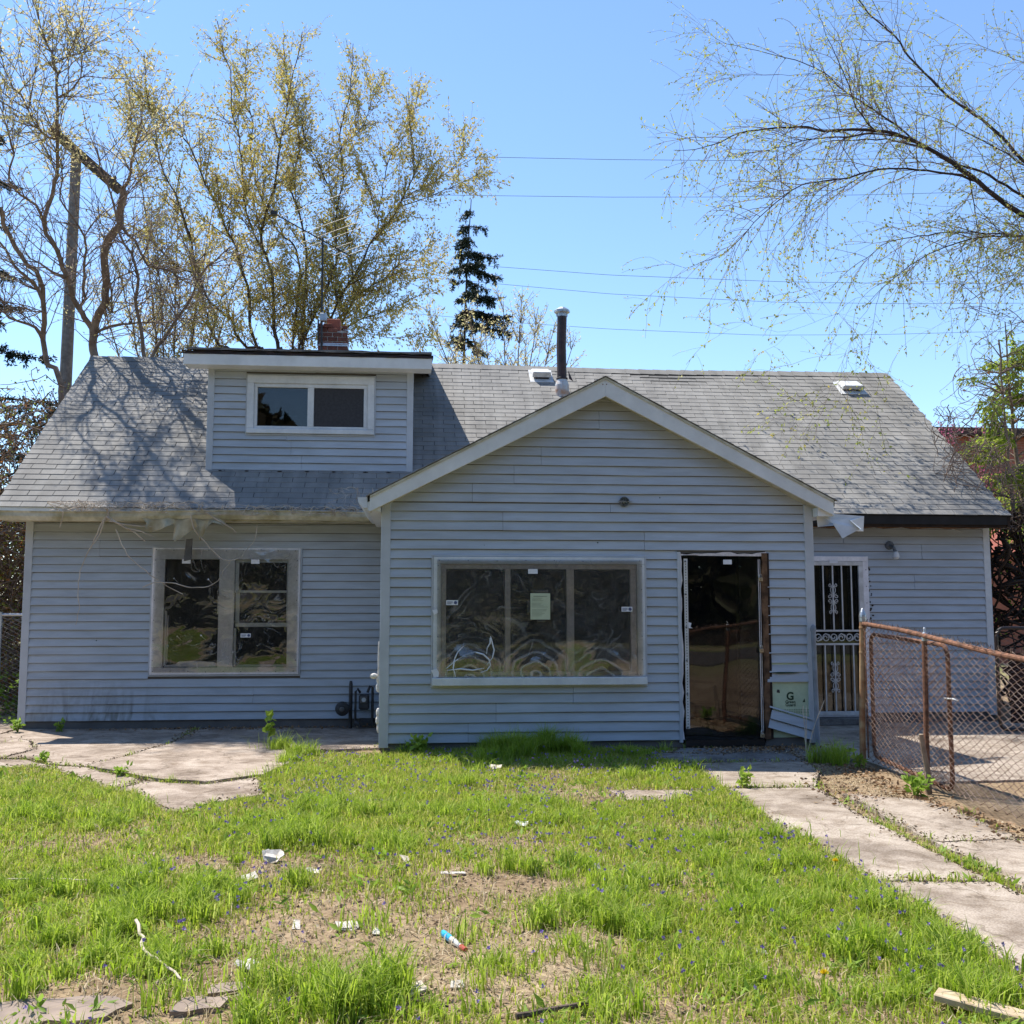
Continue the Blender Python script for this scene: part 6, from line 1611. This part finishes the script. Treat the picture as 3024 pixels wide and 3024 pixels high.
tangle("dead_vine", "tangle of dead brown vine lying on the right end of the roof", "vine", [((6.2, 2.2, 3.0), (7.1, 2.8, 3.75)), ((6.4, 2.6, 3.5), (7.3, 3.4, 4.35)), ((6.75, 2.0, 2.5), (7.4, 2.7, 3.5))], 105, M['twig'], 91, (.003, .008), (.6, 1.5), None)
tangle("vine_thicket", "black tangle of thick vine stems beside the right end of the house", "vine", [((7.0, 2.6, .0), (9.6, 3.8, 2.5)), ((7.0, 2.4, 1.2), (8.4, 3.4, 2.9))], 230, M['twigdark'], 92, (.008, .030), (.7, 1.8), M['weed'], 1.2)
tangle("climbing_vine", "brown leafless climbing vine strung between cedar and elm at right", "vine", [((6.9, 2.8, 4.2), (8.6, 3.9, 6.4)), ((6.7, 2.8, 3.6), (8.3, 3.6, 5.0))], 60, M['twig'], 93, (.003, .006), (.8, 2.0), M['orange_leaf'], .8)
tangle("gutter_vine", "dead pale twigs draped over the left gutter", "vine", [((-5.5, 1.72, 2.60), (-3.6, 1.98, 2.76)), ((-3.8, 1.74, 2.58), (-1.7, 1.98, 2.72))], 95, M['twigpale'], 94, (.0025, .0055), (.4, 1.2), None, 0, 0, .2)
tangle("roof_twigs", "heap of broken dry twigs caught in the left porch roof corner", "twigs", [((-2.15, 1.9, 2.68), (-1.55, 2.25, 2.98))], 26, M['twigpale'], 95, (.002, .0045), (.25, .55), None)
# twigs hanging down from the gutter in front of the wall
hv = thing("hanging_twigs", "thin dead twigs hanging from the gutter over the left window", "twigs", (-4.6, 1.85, 2.6))
def hang(pts, r0):
    P = [(x, 1.80+.02*i, z) for i, (x, z) in enumerate(pts)]
    t_ = Tree(int(abs(pts[0][0]*100))); P = t_.smooth(P, .06, .004)
    MB().tube(P, np.linspace(r0*1.5, r0*.8, len(P)), 5).build("twig", M['twigpale'], hv)
for pts, r0 in ((([(-4.78, 2.66), (-4.76, 2.56), (-4.80, 2.50)]), .010), ([(-4.77, 2.56), (-4.86, 2.42), (-4.92, 2.28), (-4.98, 2.16)], .0075), ([(-4.80, 2.50), (-4.84, 2.36), (-4.98, 2.14), (-5.06, 1.95), (-5.10, 1.65), (-5.08, 1.45), (-5.12, 1.25)], .005),
                ([(-4.77, 2.55), (-4.60, 2.45), (-4.45, 2.36), (-4.32, 2.26)], .0085), ([(-4.55, 2.42), (-4.36, 2.38), (-4.22, 2.32)], .005), ([(-4.74, 2.50), (-4.55, 2.46), (-4.25, 2.44)], .006),
                ([(-4.66, 2.40), (-4.52, 2.10), (-4.30, 1.90), (-4.05, 1.72), (-3.86, 1.62)], .005), ([(-3.78, 2.60), (-3.75, 2.45), (-3.60, 2.25), (-3.40, 2.05), (-3.22, 2.05), (-3.12, 2.15), (-3.02, 2.30), (-3.0, 2.48)], .0045),
                ([(-4.32, 1.70), (-4.20, 1.76), (-4.0, 1.76), (-3.75, 1.70), (-3.5, 1.74), (-3.38, 1.9), (-3.3, 2.05)], .005), ([(-5.28, 2.62), (-5.30, 2.50), (-5.33, 2.42)], .005), ([(-3.6, 2.62), (-3.45, 2.52), (-3.28, 2.42), (-3.24, 2.38)], .006)):
    hang(pts, r0)

# thicket left of the house
tangle("thicket", "brown thicket of bare canes with withered orange leaves left of the house", "shrub", [((-11.5, 4.2, .0), (-6.3, 6.2, 5.0)), ((-9.0, 4.0, .0), (-6.25, 5.2, 4.4)), ((-7.6, 4.0, .0), (-6.25, 5.6, 3.0))], 1150, M['twig'], 96, (.004, .013), (.9, 2.4), M['orange_leaf'], 9)
tangle("hedge", "dark evergreen hedge far left behind the thicket", "hedge", [((-17, 6.8, .0), (-7.4, 8.2, 5.2)), ((-12, 6.6, .0), (-7.2, 7.6, 4.0))], 420, M['twigdark'], 97, (.01, .02), (1.5, 3.0), M['spruce_leaf'], 150)
tangle("weed_patch", "green weeds along the left fence", "weeds", [((-9.0, 3.0, -.05), (-6.05, 4.2, .55))], 120, M['weed'], 98, (.003, .005), (.3, .6), M['weed'], 50)

# ------------------------------------------------------------------ neighbours and the wood across the street
bh = thing("brick_house", "red brick house with dark roof behind the redbud at right", "house", (18, 24, 0))
wall = MB().box(15.6, 26, 22, 30, -.1, 7.3).build("wall", M['mortar'], bh)
V = []; F = []
for k in range(86):
    z = k*.085
    x = 15.6-(.12 if k % 2 else 0)
    while x < 21:
        x0, x1 = max(x, 15.6), min(x+.225, 26)
        if x1-x0 > .03:
            b = len(V); V += [(x0, 21.985, z), (x1, 21.985, z), (x1, 21.985, z+.073), (x0, 21.985, z+.073)]; F.append((b, b+1, b+2, b+3))
        x += .24
tag(put("bricks", raw_mesh("bricks", V, F, M['farbrick']), wall), None, None, None, "stuff")
MB().box(15.2, 26.4, 21.6, 30.4, 7.3, 7.55).build("roof", M['farroof'], bh)
w = MB().box(17.2, 19.2, 21.93, 21.98, 4.0, 4.9).build("window", M['palesiding'], bh); MB().box(17.4, 18.1, 21.90, 21.93, 4.1, 4.8).build("pane", M['glass'], w); MB().box(18.3, 19.0, 21.90, 21.93, 4.1, 4.8).build("pane", M['glass'], w)
gar = thing("brick_garage", "low red brick garage half hidden by black vines at right", "garage", (15, 17, 0))
wall = MB().box(13.4, 19, 16, 19.5, -.1, 3.0).build("wall", M['farbrick'], gar)
MB().add([(13.1, 15.7, 2.98), (19.3, 15.7, 2.98), (19.3, 19.8, 2.98), (13.1, 19.8, 2.98), (13.4, 17.7, 3.9), (19.0, 17.7, 3.9)], [(0, 1, 5, 4), (1, 2, 5), (2, 3, 4, 5), (3, 0, 4), (3, 2, 1, 0)]).build("roof", M['flue_tile'], gar)
t = Tree(7); lines = []
n_ = 62000
xx = NP.uniform(-60, 60, n_); hh = 13.5+3.0*np.sin(xx*.21)+1.5*np.sin(xx*.53+1)
zz = NP.random(n_)**1.15*hh; yy = -37+NP.normal(0, 2.2, n_)
D = NP.normal(0, 1, (n_, 3)); D /= np.linalg.norm(D, axis=1)[:, None]
fw = put("far_wood", leaf_cards("far_wood", np.stack([xx, yy, zz], -1), D, NP.uniform(.5, 1.3, n_), .7, M['woods_leaf'], NP))
tag(fw, "dark budding wood across the street mirrored in the window boards", None, None, "stuff")

# ------------------------------------------------------------------ lawn
def pts_ok(x, y):
    ok = np.ones(len(x), bool)
    for poly in SLABS_ALL: ok &= ~in_poly(x, y, poly)
    ok &= ~((x > PX0-.02) & (x < PX1+.02) & (y > -.015))
    return ok
def dirtiness(x, y):
    d = np.zeros(len(x))
    for cx, cy, a, b in DIRT: d = np.maximum(d, (.94 if cx < 0 and cy < -4.3 else .66)*np.exp(-(((x-cx)/a)**2+((y-cy)/(b*1.25))**2)))
    d = np.maximum(d, np.clip((x-2.18)/.1, 0, 1)*.93)
    return np.clip(d+.22*fbm(x, y, 5.0, 21), 0, 1)
def blades(name, x, y, h, w, lean, mat, rng, flat=0.0):
    n = len(x); z = gz(x, y)-.006
    a = rng.uniform(0, 2*math.pi, n); b = rng.uniform(0, 2*math.pi, n)
    side = np.stack([np.cos(a), np.sin(a), np.zeros(n)], -1)*w[:, None]*.5
    ld = np.stack([np.cos(b), np.sin(b), np.zeros(n)], -1)
    up_ = np.stack([np.zeros(n), np.zeros(n), np.ones(n)], -1)
    p0 = np.stack([x, y, z], -1)
    hh = h[:, None]; l = lean[:, None]
    m1 = p0+up_*hh*.55*(1-flat)+ld*hh*l*.22+up_*.004
    tip = p0+up_*hh*(1-.35*l)*(1-flat*.92)+ld*hh*l*.95+up_*.004
    V = np.stack([p0-side, p0+side, m1+side*.85, m1-side*.85, tip], 1).reshape(-1, 3)
    k = np.arange(n)[:, None]*5
    F = np.vstack([k+np.array([0, 1, 2]), k+np.array([0, 2, 3]), k+np.array([3, 2, 4])])
    return fast_mesh(name, V, F, mat)
rng = np.random.default_rng(42)
def clumped(n, x0, x1, y0, y1, k, s):
    """points gathered in small bunches"""
    cx = rng.uniform(x0, x1, n//k); cy = rng.uniform(y0, y1, n//k)
    x = np.repeat(cx, k)+rng.normal(0, s, (n//k)*k); y = np.repeat(cy, k)+rng.normal(0, s, (n//k)*k)
    return x, y
x, y = clumped(560000, -7.0, 2.5, -8.6, .0, 8, .035)
dn = dirtiness(x, y); gr = .5+.5*fbm(x, y, 1.7, 31)
ok = pts_ok(x, y) & (rng.random(len(x)) < np.clip((1-dn)**1.4*(.36+.8*gr), .04, 1))
x, y = x[ok], y[ok]; dn = dn[ok]; gr = gr[ok]
h = rng.uniform(.03, .10, len(x))*(.55+.85*gr)*(1-.45*dn)
lawn = put("lawn_grass", blades("lawn_grass", x, y, h, rng.uniform(.004, .009, len(x))*(1-.2*(y > -3)), rng.uniform(.2, 1.1, len(x)), M['grass'], rng))
tag(lawn, "patchy bright green grass of the front yard", "grass", None, "stuff")
FORCED = [(-2.38, .25, .16, .32), (-2.2, -.15, .2, .26), (-2.30, -.62, .2, .22), (3.02, -1.16, .14, .40), (2.92, -1.02, .10, .30), (-.15, -.35, .3, .40), (.45, -.30, .3, .42), (.20, -.32, .25, .40), (1.2, -.4, .25, .18)]
tx, ty, th, tf = [], [], [], []
for q_, (cx, cy, rr, hh) in enumerate(TUFTS + FORCED):
    hh *= 1.05; n = int(1250*rr*rr/.09*(.45+hh*1.5))
    m = max(3, int(rr*34))                                   # small bunches with an uneven outline
    bx = rng.normal(0, rr*.52, m); by = rng.normal(0, rr*.42, m); k = rng.integers(0, m, n); bh = rng.uniform(.5, 1.0, m)
    tx.append(cx+bx[k]+rng.normal(0, .035, n)); ty.append(cy+by[k]+rng.normal(0, .035, n)); th.append(hh*rng.uniform(.4, 1.0, n)*bh[k]); tf.append(np.full(n, q_ >= len(TUFTS)))
for _ in range(420):                                            # small odd tufts everywhere in the lawn
    cx, cy = rng.uniform(-6.5, 2.2), rng.uniform(-8.3, -.1)
    if fbm(np.array([cx]), np.array([cy]), 1.3, 77)[0] < -.15: continue
    rr, hh, n = rng.uniform(.02, .09), rng.uniform(.08, .24), int(rng.integers(14, 80))
    tx.append(cx+rng.normal(0, rr, n)); ty.append(cy+rng.normal(0, rr, n)); th.append(hh*rng.uniform(.3, 1.0, n)); tf.append(np.zeros(n, bool))
for poly in (P2, P3, S1, S2, S3, SIDE, WALKS[0], WALKS[1], WALKS[2], DRIVES[0], DRIVES[1]):     # grass packed along slab edges and cracks
    for (ax_, ay_), (bx_, by_) in zip(poly, poly[1:]+poly[:1]):
        L_ = math.hypot(bx_-ax_, by_-ay_)
        if L_ > 6 or (ay_ > 1.3 and by_ > 1.3): continue
        for _ in range(int(L_*3.2)):
            f_ = rng.random(); n = int(rng.integers(6, 26)); sp = rng.uniform(.012, .045); hh = rng.uniform(.04, .13)
            tx.append(ax_+(bx_-ax_)*f_+rng.normal(0, sp, n)); ty.append(ay_+(by_-ay_)*f_+rng.normal(0, sp, n)); th.append(hh*rng.uniform(.3, 1, n)); tf.append(np.ones(n, bool))
tx, ty, th, tf = np.concatenate(tx), np.concatenate(ty), np.concatenate(th), np.concatenate(tf)
ok = ~((tx > PX0-.02) & (tx < PX1+.02) & (ty > -.02)) & (tx < 3.4) & ((rng.random(len(tx)) < np.where(pts_ok(tx, ty), 1, .04)) | tf)
tx, ty, th = tx[ok], ty[ok], th[ok]
tall = put("tall_grass", blades("tall_grass", tx, ty, th, rng.uniform(.004, .0085, len(tx)), rng.uniform(.15, .95, len(tx)), M['grasslush'], rng))
tag(tall, "lush taller grass tufts standing in the front yard", "grass", None, "stuff")
x, y = clumped(120000, -7.0, 3.1, -8.6, 0, 5, .04); dn = dirtiness(x, y)
ok = pts_ok(x, y) & (rng.random(len(x)) < .20+.75*dn*(.4+.6*(fbm(x, y, 2.2, 5) > -.1)))
x, y = x[ok], y[ok]
thatch = put("dry_grass", blades("dry_grass", x, y, rng.uniform(.04, .13, len(x)), rng.uniform(.003, .006, len(x)), rng.uniform(.6, 1.3, len(x)), M['thatch'], rng, .82))
tag(thatch, "flattened straw-coloured dead grass between the green", "grass", None, "stuff")
# straw still standing among the green, and crumbs and chips on the bare soil
x, y = clumped(75000, -7.0, 2.4, -8.6, 0, 4, .04); ok = pts_ok(x, y) & (rng.random(len(x)) < .5); x, y = x[ok], y[ok]
st = put("standing_straw", blades("standing_straw", x, y, rng.uniform(.04, .12, len(x)), rng.uniform(.003, .006, len(x)), rng.uniform(.4, 1.3, len(x)), M['thatch'], rng, .3))
tag(st, "dry straw blades standing among the green grass", "grass", None, "stuff")
x = rng.uniform(-7, 3.15, 60000); y = rng.uniform(-8.6, -.1, 60000); dn = dirtiness(x, y); ok = pts_ok(x, y) & (rng.random(len(x)) < .1+.9*dn); x, y = x[ok], y[ok]
ex, ey = [x], [y]
for poly in (P2, P3, S1, S2, S3, SIDE, WALKS[0], WALKS[1], WALKS[2], DRIVES[0], DRIVES[1], A1, A2, A3, A4):
    for (ax_, ay_), (bx_, by_) in zip(poly, poly[1:]+poly[:1]):
        L_ = math.hypot(bx_-ax_, by_-ay_)
        if L_ > 6: continue
        n = int(L_*170); f_ = rng.random(n); sp = .055*np.abs(fbm(ax_+(bx_-ax_)*f_, ay_+(by_-ay_)*f_, 3.0, 8))+.015
        ex.append(ax_+(bx_-ax_)*f_+rng.normal(0, 1, n)*sp); ey.append(ay_+(by_-ay_)*f_+rng.normal(0, 1, n)*sp)
x, y = np.concatenate(ex), np.concatenate(ey)
zc = np.where(pts_ok(x, y), gz(x, y), -.034)
D = rng.normal(0, 1, (len(x), 3)); D[:, 2] = np.abs(D[:, 2])*.35; D /= np.linalg.norm(D, axis=1)[:, None]
cr = put("soil_crumbs", leaf_cards("soil_crumbs", np.stack([x, y, zc+rng.uniform(-.002, .008, len(x))], -1), D, rng.uniform(.008, .03, len(x))**1.0, .6, M['crumb'], rng))
tag(cr, "crumbs of soil and wood chips on the bare ground", "soil", None, "stuff")
# low broad-leaved weeds
x, y = clumped(15000, -6.5, 2.4, -9.0, -.1, 14, .05); ok = pts_ok(x, y) & (rng.random(len(x)) < 1-dirtiness(x, y)*.8); x, y = x[ok], y[ok]
D = rng.normal(0, 1, (len(x), 3)); D[:, 2] = np.abs(D[:, 2])*.55+.12; D /= np.linalg.norm(D, axis=1)[:, None]
wd = put("lawn_weeds", leaf_cards("lawn_weeds", np.stack([x, y, gz(x, y)+rng.uniform(0, .03, len(x))], -1), D, rng.uniform(.025, .085, len(x)), .30, M['weed'], rng))
tag(wd, "small broad-leaved weeds scattered through the lawn", "weeds", None, "stuff")
# violets
x, y = clumped(2600, -2.4, 2.0, -7.6, -.5, 6, .10); ok = pts_ok(x, y) & (rng.random(len(x)) < (1-dirtiness(x, y))**2*.62); x, y = x[ok], y[ok]
P = np.repeat(np.stack([x, y, gz(x, y)+rng.uniform(.06, .13, len(x))], -1), 5, 0)
a = np.tile(np.arange(5)*1.2566, len(x))+np.repeat(rng.uniform(0, 6, len(x)), 5)
D = np.stack([np.cos(a), np.sin(a)*.6-.4, np.sin(a)*.8+.2], -1); D /= np.linalg.norm(D, axis=1)[:, None]
vi = put("violet_flowers", leaf_cards("violet_flowers", P, D, rng.uniform(.008, .014, len(P)), .8, M['violet'], rng))
tag(vi, "tiny purple violets dotted through the grass", "flowers", None, "stuff")
# dead leaves along the fence and under the torn corner
def litter(name, label, regs, n, mat, size):
    X_, Y_ = [], []
    for (cx, cy, a, b) in regs:
        X_.append(rng.normal(cx, a, n)); Y_.append(rng.normal(cy, b, n))
    x = np.concatenate(X_); y = np.concatenate(Y_)
    ok = ~((x > PX0) & (x < PX1) & (y > -.03)); x, y = x[ok], y[ok]
    D = rng.normal(0, 1, (len(x), 3)); D[:, 2] *= .25; D /= np.linalg.norm(D, axis=1)[:, None]
    slab = ~pts_ok(x, y)
    o = put(name, leaf_cards(name, np.stack([x, y, np.where(slab, -.026, gz(x, y)+.006)+rng.uniform(0, .015, len(x))], -1), D, rng.uniform(*size, len(x)), .55, mat, rng))
    return tag(o, label, "leaves", None, "stuff")
litter("leaf_litter", "brown leaf litter along the foot of the rusty fence", [(3.02, -2.2, .10, .5), (3.0, -3.2, .10, .5), (2.98, -4.1, .1, .5), (2.45, -2.7, .15, .3), (3.1, -1.5, .15, .2)], 160, M['litterleaf'], (.02, .055))
litter("doorway_debris", "dark leaf and bark debris at the torn corner by the door", [(2.95, -.10, .22, .06), (3.0, -.28, .25, .08), (2.4, -.3, .3, .08), (-4.0, 2.12, 1.0, .06), (-2.6, 2.1, .6, .05)], 160, M['litterleaf'], (.02, .05))

# weeds with leaves of their own
def plant(name, label, cat, x, y, stems, mat_leaf, mat_stem, seed, h, leaves=(4, .05), spread=.06, z=None, aspect=.6):
    z = float(gz(np.array([x]), np.array([y]))[0]) if z is None else z
    root = thing(name, label, cat, (x, y, z)); t = Tree(seed); ln = []
    for k in range(stems):
        a = t.r.uniform(0, 6.28); q = t.r.uniform(.2, 1)*spread
        hh = h*t.r.uniform(.75, 1)
        ln.append(t.limb([(x, y, z), (x+q*.4*math.cos(a), y+q*.4*math.sin(a), z+hh*.5), (x+q*math.cos(a), y+q*math.sin(a), z+hh)], .0045, .002, "stem", 4, .04, .002))
    if mat_leaf: t.leaves(ln, leaves[0], (leaves[1]*.6, leaves[1]), -.05, 1, .012, .3, .9)
    t.finish(root, {"stem": mat_stem}, mat_leaf, aspect, "leaves")
    return root
plant("sapling", "bright yellow-green maple sapling sprouting from the patio edge", "plant", -2.62, .72, 2, M['sap'], M['sap'], 3, .42, (34, .12), .05, None, .75)
plant("dead_stalks", "pale dead weed stalks standing beside the fence terminal post", "weed", 2.92, -.72, 6, None, M['twigpale'], 4, .62, (0, 0), .22)
plant("broad_weed", "leafy weed at the foot of the porch wall under the window", "weed", -.98, -.12, 9, M['sap'], M['weed'], 6, .19, (40, .09), .12)
plant("patio_weed", "small green weed in the patio crack at far left", "weed", -4.60, -.45, 5, M['weed'], M['weed'], 7, .13, (40, .07), .07)
plant("wall_weed", "small weed against the foot of the left wall", "weed", -5.28, 1.95, 6, M['weed'], M['weed'], 8, .12, (45, .07), .10, -.03)
plant("corner_weed", "weed at the bottom left corner of the house", "weed", -5.75, 1.95, 8, M['weed'], M['weed'], 9, .16, (40, .07), .16, -.03)
plant("crack_weed", "weed clump growing in the crack between patio and strip", "weed", -3.62, -1.30, 6, M['weed'], M['weed'], 10, .12, (40, .07), .09)
plant("post_weed", "green sprout at the base of the fence terminal post", "weed", 3.18, -1.38, 6, M['weed'], M['weed'], 12, .16, (35, .08), .12)
plant("stump_weed", "ivy-like weed round the cut stump by the fence", "weed", 3.02, -2.78, 9, M['weed'], M['weed'], 13, .18, (40, .08), .16)
plant("walk_weed", "yellow-green weed sprouting at the walk joint near the door", "weed", 1.72, -2.40, 7, M['sap'], M['weed'], 14, .17, (40, .07), .12)

def dandelion(label, x, y):
    z = float(gz(np.array([x]), np.array([y]))[0])
    root = thing("dandelion", label, "flower", (x, y, z), "dandelions in the lawn")
    MB().tube([(x, y, z), (x+.005, y, z+.07)], .003, 5).build("stem", M['weed'], root)
    n = 70; a = np.arange(n)*2.39996; q = np.sqrt(np.arange(n)/n)
    D = np.stack([np.cos(a)*q, np.sin(a)*q, .25+.6*(1-q)], -1); D /= np.linalg.norm(D, axis=1)[:, None]
    put("blossom", leaf_cards("blossom", np.tile([x+.005, y, z+.068], (n, 1)), D, np.full(n, .021), .35, M['yellow'], rng), root)
    return root
dandelion("yellow dandelion near the lower edge, right of centre", .63, -6.79)
dandelion("smaller yellow dandelion farther back beside the walk", 1.40, -5.06)

# ------------------------------------------------------------------ litter in the yard
def gzf(x, y): return float(gz(np.array([x]), np.array([y]))[0])
def scrap(name, label, cat, x, y, pts, mat, th=.006, tilt=(0, 0), rot=0, z=.02, fold=0):
    zz = gzf(x, y)+z*.45
    r = random.Random(int(x*100+y*10)); pts = ragged(pts, .008 if cat != 'stone' else .018, .03 if cat != 'stone' else .06, int(x*100)); n = len(pts)
    V = [(px, py, fold*abs(px)+r.uniform(-1, 1)*fold*.03) for px, py in pts] + [(px, py, fold*abs(px)+th) for px, py in pts]
    F = [tuple(range(n-1, -1, -1)), tuple(range(n, 2*n))] + [(k, (k+1) % n, (k+1) % n+n, k+n) for k in range(n)]
    o = MB().add(V, F).build(name, mat, None, Matrix.Translation((x, y, zz)) @ Euler((tilt[0], tilt[1], rot)).to_matrix().to_4x4())
    return tag(o, label, cat, {'scrap': 'scraps of litter in the yard', 'board': 'broken board pieces in the yard', 'stone': 'flat stones in the yard'}[cat])
scrap("broken_board_piece", "largest cream board fragment lying on bare soil near the bottom", "board", -1.16, -6.73, [(-.13, -.06), (.09, -.09), (.12, .02), (.02, .08), (-.10, .05)], M['tile'], .012, (.05, .1), .3)
scrap("broken_board_piece", "small cream fragment touching the largest board piece on its right", "board", -1.0, -6.66, [(-.05, -.03), (.05, -.05), (.06, .02), (-.01, .05)], M['tile'], .010, (.1, -.2), .5, .025)
scrap("broken_board_piece", "grey board scrap just behind the largest cream fragment", "board", -1.13, -6.60, [(-.08, -.04), (.08, -.03), (.06, .04), (-.05, .05)], M['plastic_grey'], .008, (-.1, .1), .1)
scrap("paper_scrap", "crumpled white scrap at the edge of the dense grass, left of centre", "scrap", -1.70, -6.36, [(-.05, -.02), (.02, -.04), (.06, .0), (.03, .04), (-.03, .03)], M['scrap'], .005, (.3, .2), .4, .03, .3)
scrap("paper_scrap", "white crumpled paper nearest the straw mound left of centre", "scrap", -1.85, -4.52, [(-.05, -.05), (.03, -.06), (.07, -.01), (.05, .05), (-.02, .07), (-.06, .02)], M['scrap'], .006, (.4, .1), .2, .03, .6)
scrap("paper_scrap", "flat white scrap on soil just in front of the crumpled paper", "scrap", -1.92, -4.93, [(-.06, -.02), (.04, -.04), (.07, .02), (.0, .05)], M['scrap'], .005, (.2, -.1), .9, .02, .2)
scrap("paper_scrap", "grey-white scrap right of the crumpled paper", "scrap", -1.58, -4.80, [(-.04, -.03), (.04, -.03), (.05, .03), (-.02, .04)], M['scrap'], .005, (.1, .3), .0, .02, .3)
scrap("paper_scrap", "wide white scrap on the soil above the blue tube", "scrap", -1.31, -5.84, [(-.07, -.03), (.03, -.04), (.07, .01), (.04, .05), (-.05, .04)], M['scrap'], .005, (.2, .1), .3, .02, .2)
scrap("paper_scrap", "narrow upright white scrap left of the wide one", "scrap", -1.55, -5.80, [(-.02, -.03), (.02, -.03), (.015, .05), (-.015, .05)], M['scrap'], .005, (.25, .1), .1, .02)
scrap("paper_scrap", "small triangular white scrap right of the wide one", "scrap", -1.17, -5.92, [(-.02, -.03), (.025, -.03), (.0, .04)], M['scrap'], .005, (.2, .1), .1, .02)
scrap("paper_scrap", "rounded white scrap at centre foreground below the blue tube", "scrap", -1.12, -6.42, [(-.03, -.02), (.02, -.03), (.04, .01), (.0, .03)], M['scrap'], .006, (.1, .1), .7)
scrap("paper_scrap", "white scrap right of centre foreground near the largest board piece", "scrap", -.82, -6.62, [(-.03, -.02), (.03, -.02), (.03, .03), (-.02, .02)], M['scrap'], .006, (.3, .1), .2)
scrap("paper_scrap", "pale crumpled leaf-like scrap in front of the porch tall grass", "scrap", -.28, -1.30, [(-.06, -.03), (.05, -.04), (.07, .02), (-.03, .05)], M['tile'], .006, (.3, .1), .1, .06, .5)
scrap("paper_scrap", "bluish-white scrap between violets at mid lawn", "scrap", -.28, -3.72, [(-.05, -.02), (.03, -.04), (.06, .02), (-.02, .03)], M['label'], .005, (.3, .2), .2, .05, .3)
scrap("paper_scrap", "cream flake standing on edge in mid lawn left of the violets", "scrap", -1.05, -4.70, [(-.02, -.05), (.02, -.05), (.03, .05), (-.02, .06)], M['tile'], .005, (.3, .2), .4, .05)
scrap("paper_scrap", "white strip lying among grass in the middle of the yard", "scrap", -.78, -4.98, [(-.08, -.015), (.07, -.02), (.08, .015), (-.07, .02)], M['scrap'], .005, (.1, .1), .4, .04)
scrap("paper_scrap", "white scrap in the grass right of the bare patch", "scrap", .05, -4.92, [(-.03, -.04), (.03, -.03), (.02, .05), (-.02, .04)], M['scrap'], .005, (.6, .2), .2, .06)
scrap("paper_scrap", "white scrap beside the small dandelion's lawn at lower right", "scrap", .52, -6.36, [(-.03, -.02), (.03, -.03), (.02, .03), (-.03, .02)], M['scrap'], .006, (.2, .2), .2, .04)
scrap("paper_scrap", "white flake low in the right foreground grass", "scrap", .38, -6.62, [(-.02, -.02), (.02, -.02), (.01, .03)], M['scrap'], .006, (.2, .2), .2, .04)
scrap("flat_stone", "broad flat brown stone sunk in the bottom left corner", "stone", -2.35, -6.75, [(-.40, -.12), (-.1, -.15), (.22, -.12), (.30, .0), (.22, .08), (-.05, .10), (-.36, .07)], M['stone'], .03, (0, .02), .1, -.03)
scrap("flat_stone", "small reddish stone right of the broad flat stone", "stone", -1.80, -6.78, [(-.10, -.05), (.08, -.06), (.12, .03), (-.06, .06)], M['stone'], .03, (.05, 0), .2, -.02)
scrap("flat_stone", "sliver of stone between grass and soil at lower left", "stone", -1.72, -6.62, [(-.08, -.03), (.08, -.03), (.07, .03), (-.06, .04)], M['stone'], .03, (.1, 0), .3, -.02)
tb = thing("plastic_tube", "blue and grey plastic tube with red cap lying on soil", "tube", (-.81, -6.1, gzf(-.81, -6.1)))
z = gzf(-.81, -6.1)+.018
MB().tube([(-.860, -5.99, z+.006), (-.825, -6.07, z+.002)], [.015, .016], 10).build("tube_body", M['plastic_blue'], tb)
MB().tube([(-.824, -6.072, z+.002), (-.785, -6.155, z-.004)], [.0155, .011], 10).build("tube_neck", M['plastic_grey'], tb)
MB().tube([(-.784, -6.157, z-.004), (-.765, -6.20, z-.006)], [.012, .012], 10).build("cap", M['plastic_red'], tb)
def stick(name, label, pts, r0, r1, mat):
    root = thing(name, label, "stick", (pts[0][0], pts[0][1], gzf(*pts[0][:2])))
    t_ = Tree(3); P = t_.smooth([(x, y, gzf(x, y)+dz) for x, y, dz in pts], .05, .003)
    MB().tube(P, np.linspace(r0, r1, len(P)), 7).build("shaft", mat, root)
    return root
stick("bent_stick", "bent pale stick lying over the lower left grass", [(-2.26, -5.92, .09), (-2.20, -6.06, .07), (-2.13, -6.28, .06), (-2.02, -6.42, .05), (-1.88, -6.58, .03)], .008, .005, M['twigpale'])
stick("dark_stick", "dark broken stick at the bottom edge right of centre", [(-.62, -7.05, .05), (-.48, -6.98, .04), (-.34, -6.93, .03)], .012, .010, M['bark'])
stick("thin_stick", "thin dark stick beside the largest cream fragment", [(-1.18, -6.60, .03), (-1.0, -6.80, .03), (-.86, -6.88, .03)], .006, .004, M['bark'])
stick("dry_stem", "long dry straw-coloured stem in the left grass", [(-3.2, -4.95, .05), (-2.9, -5.0, .06), (-2.6, -5.1, .05)], .005, .003, M['twigpale'])
lb = thing("lumber_piece", "split pale lumber offcut at the bottom right corner", "lumber", (1.1, -7.1, gzf(1.1, -7.1)))
z = gzf(1.1, -7.1)
o = MB().box(-.18, .18, -.035, .035, 0, .03).build("plank", M['lumber'], lb, Matrix.Translation((1.13, -7.10, z+.03)) @ Euler((.1, .05, -.75)).to_matrix().to_4x4(), bevel=.004)
bpy.context.view_layer.update()
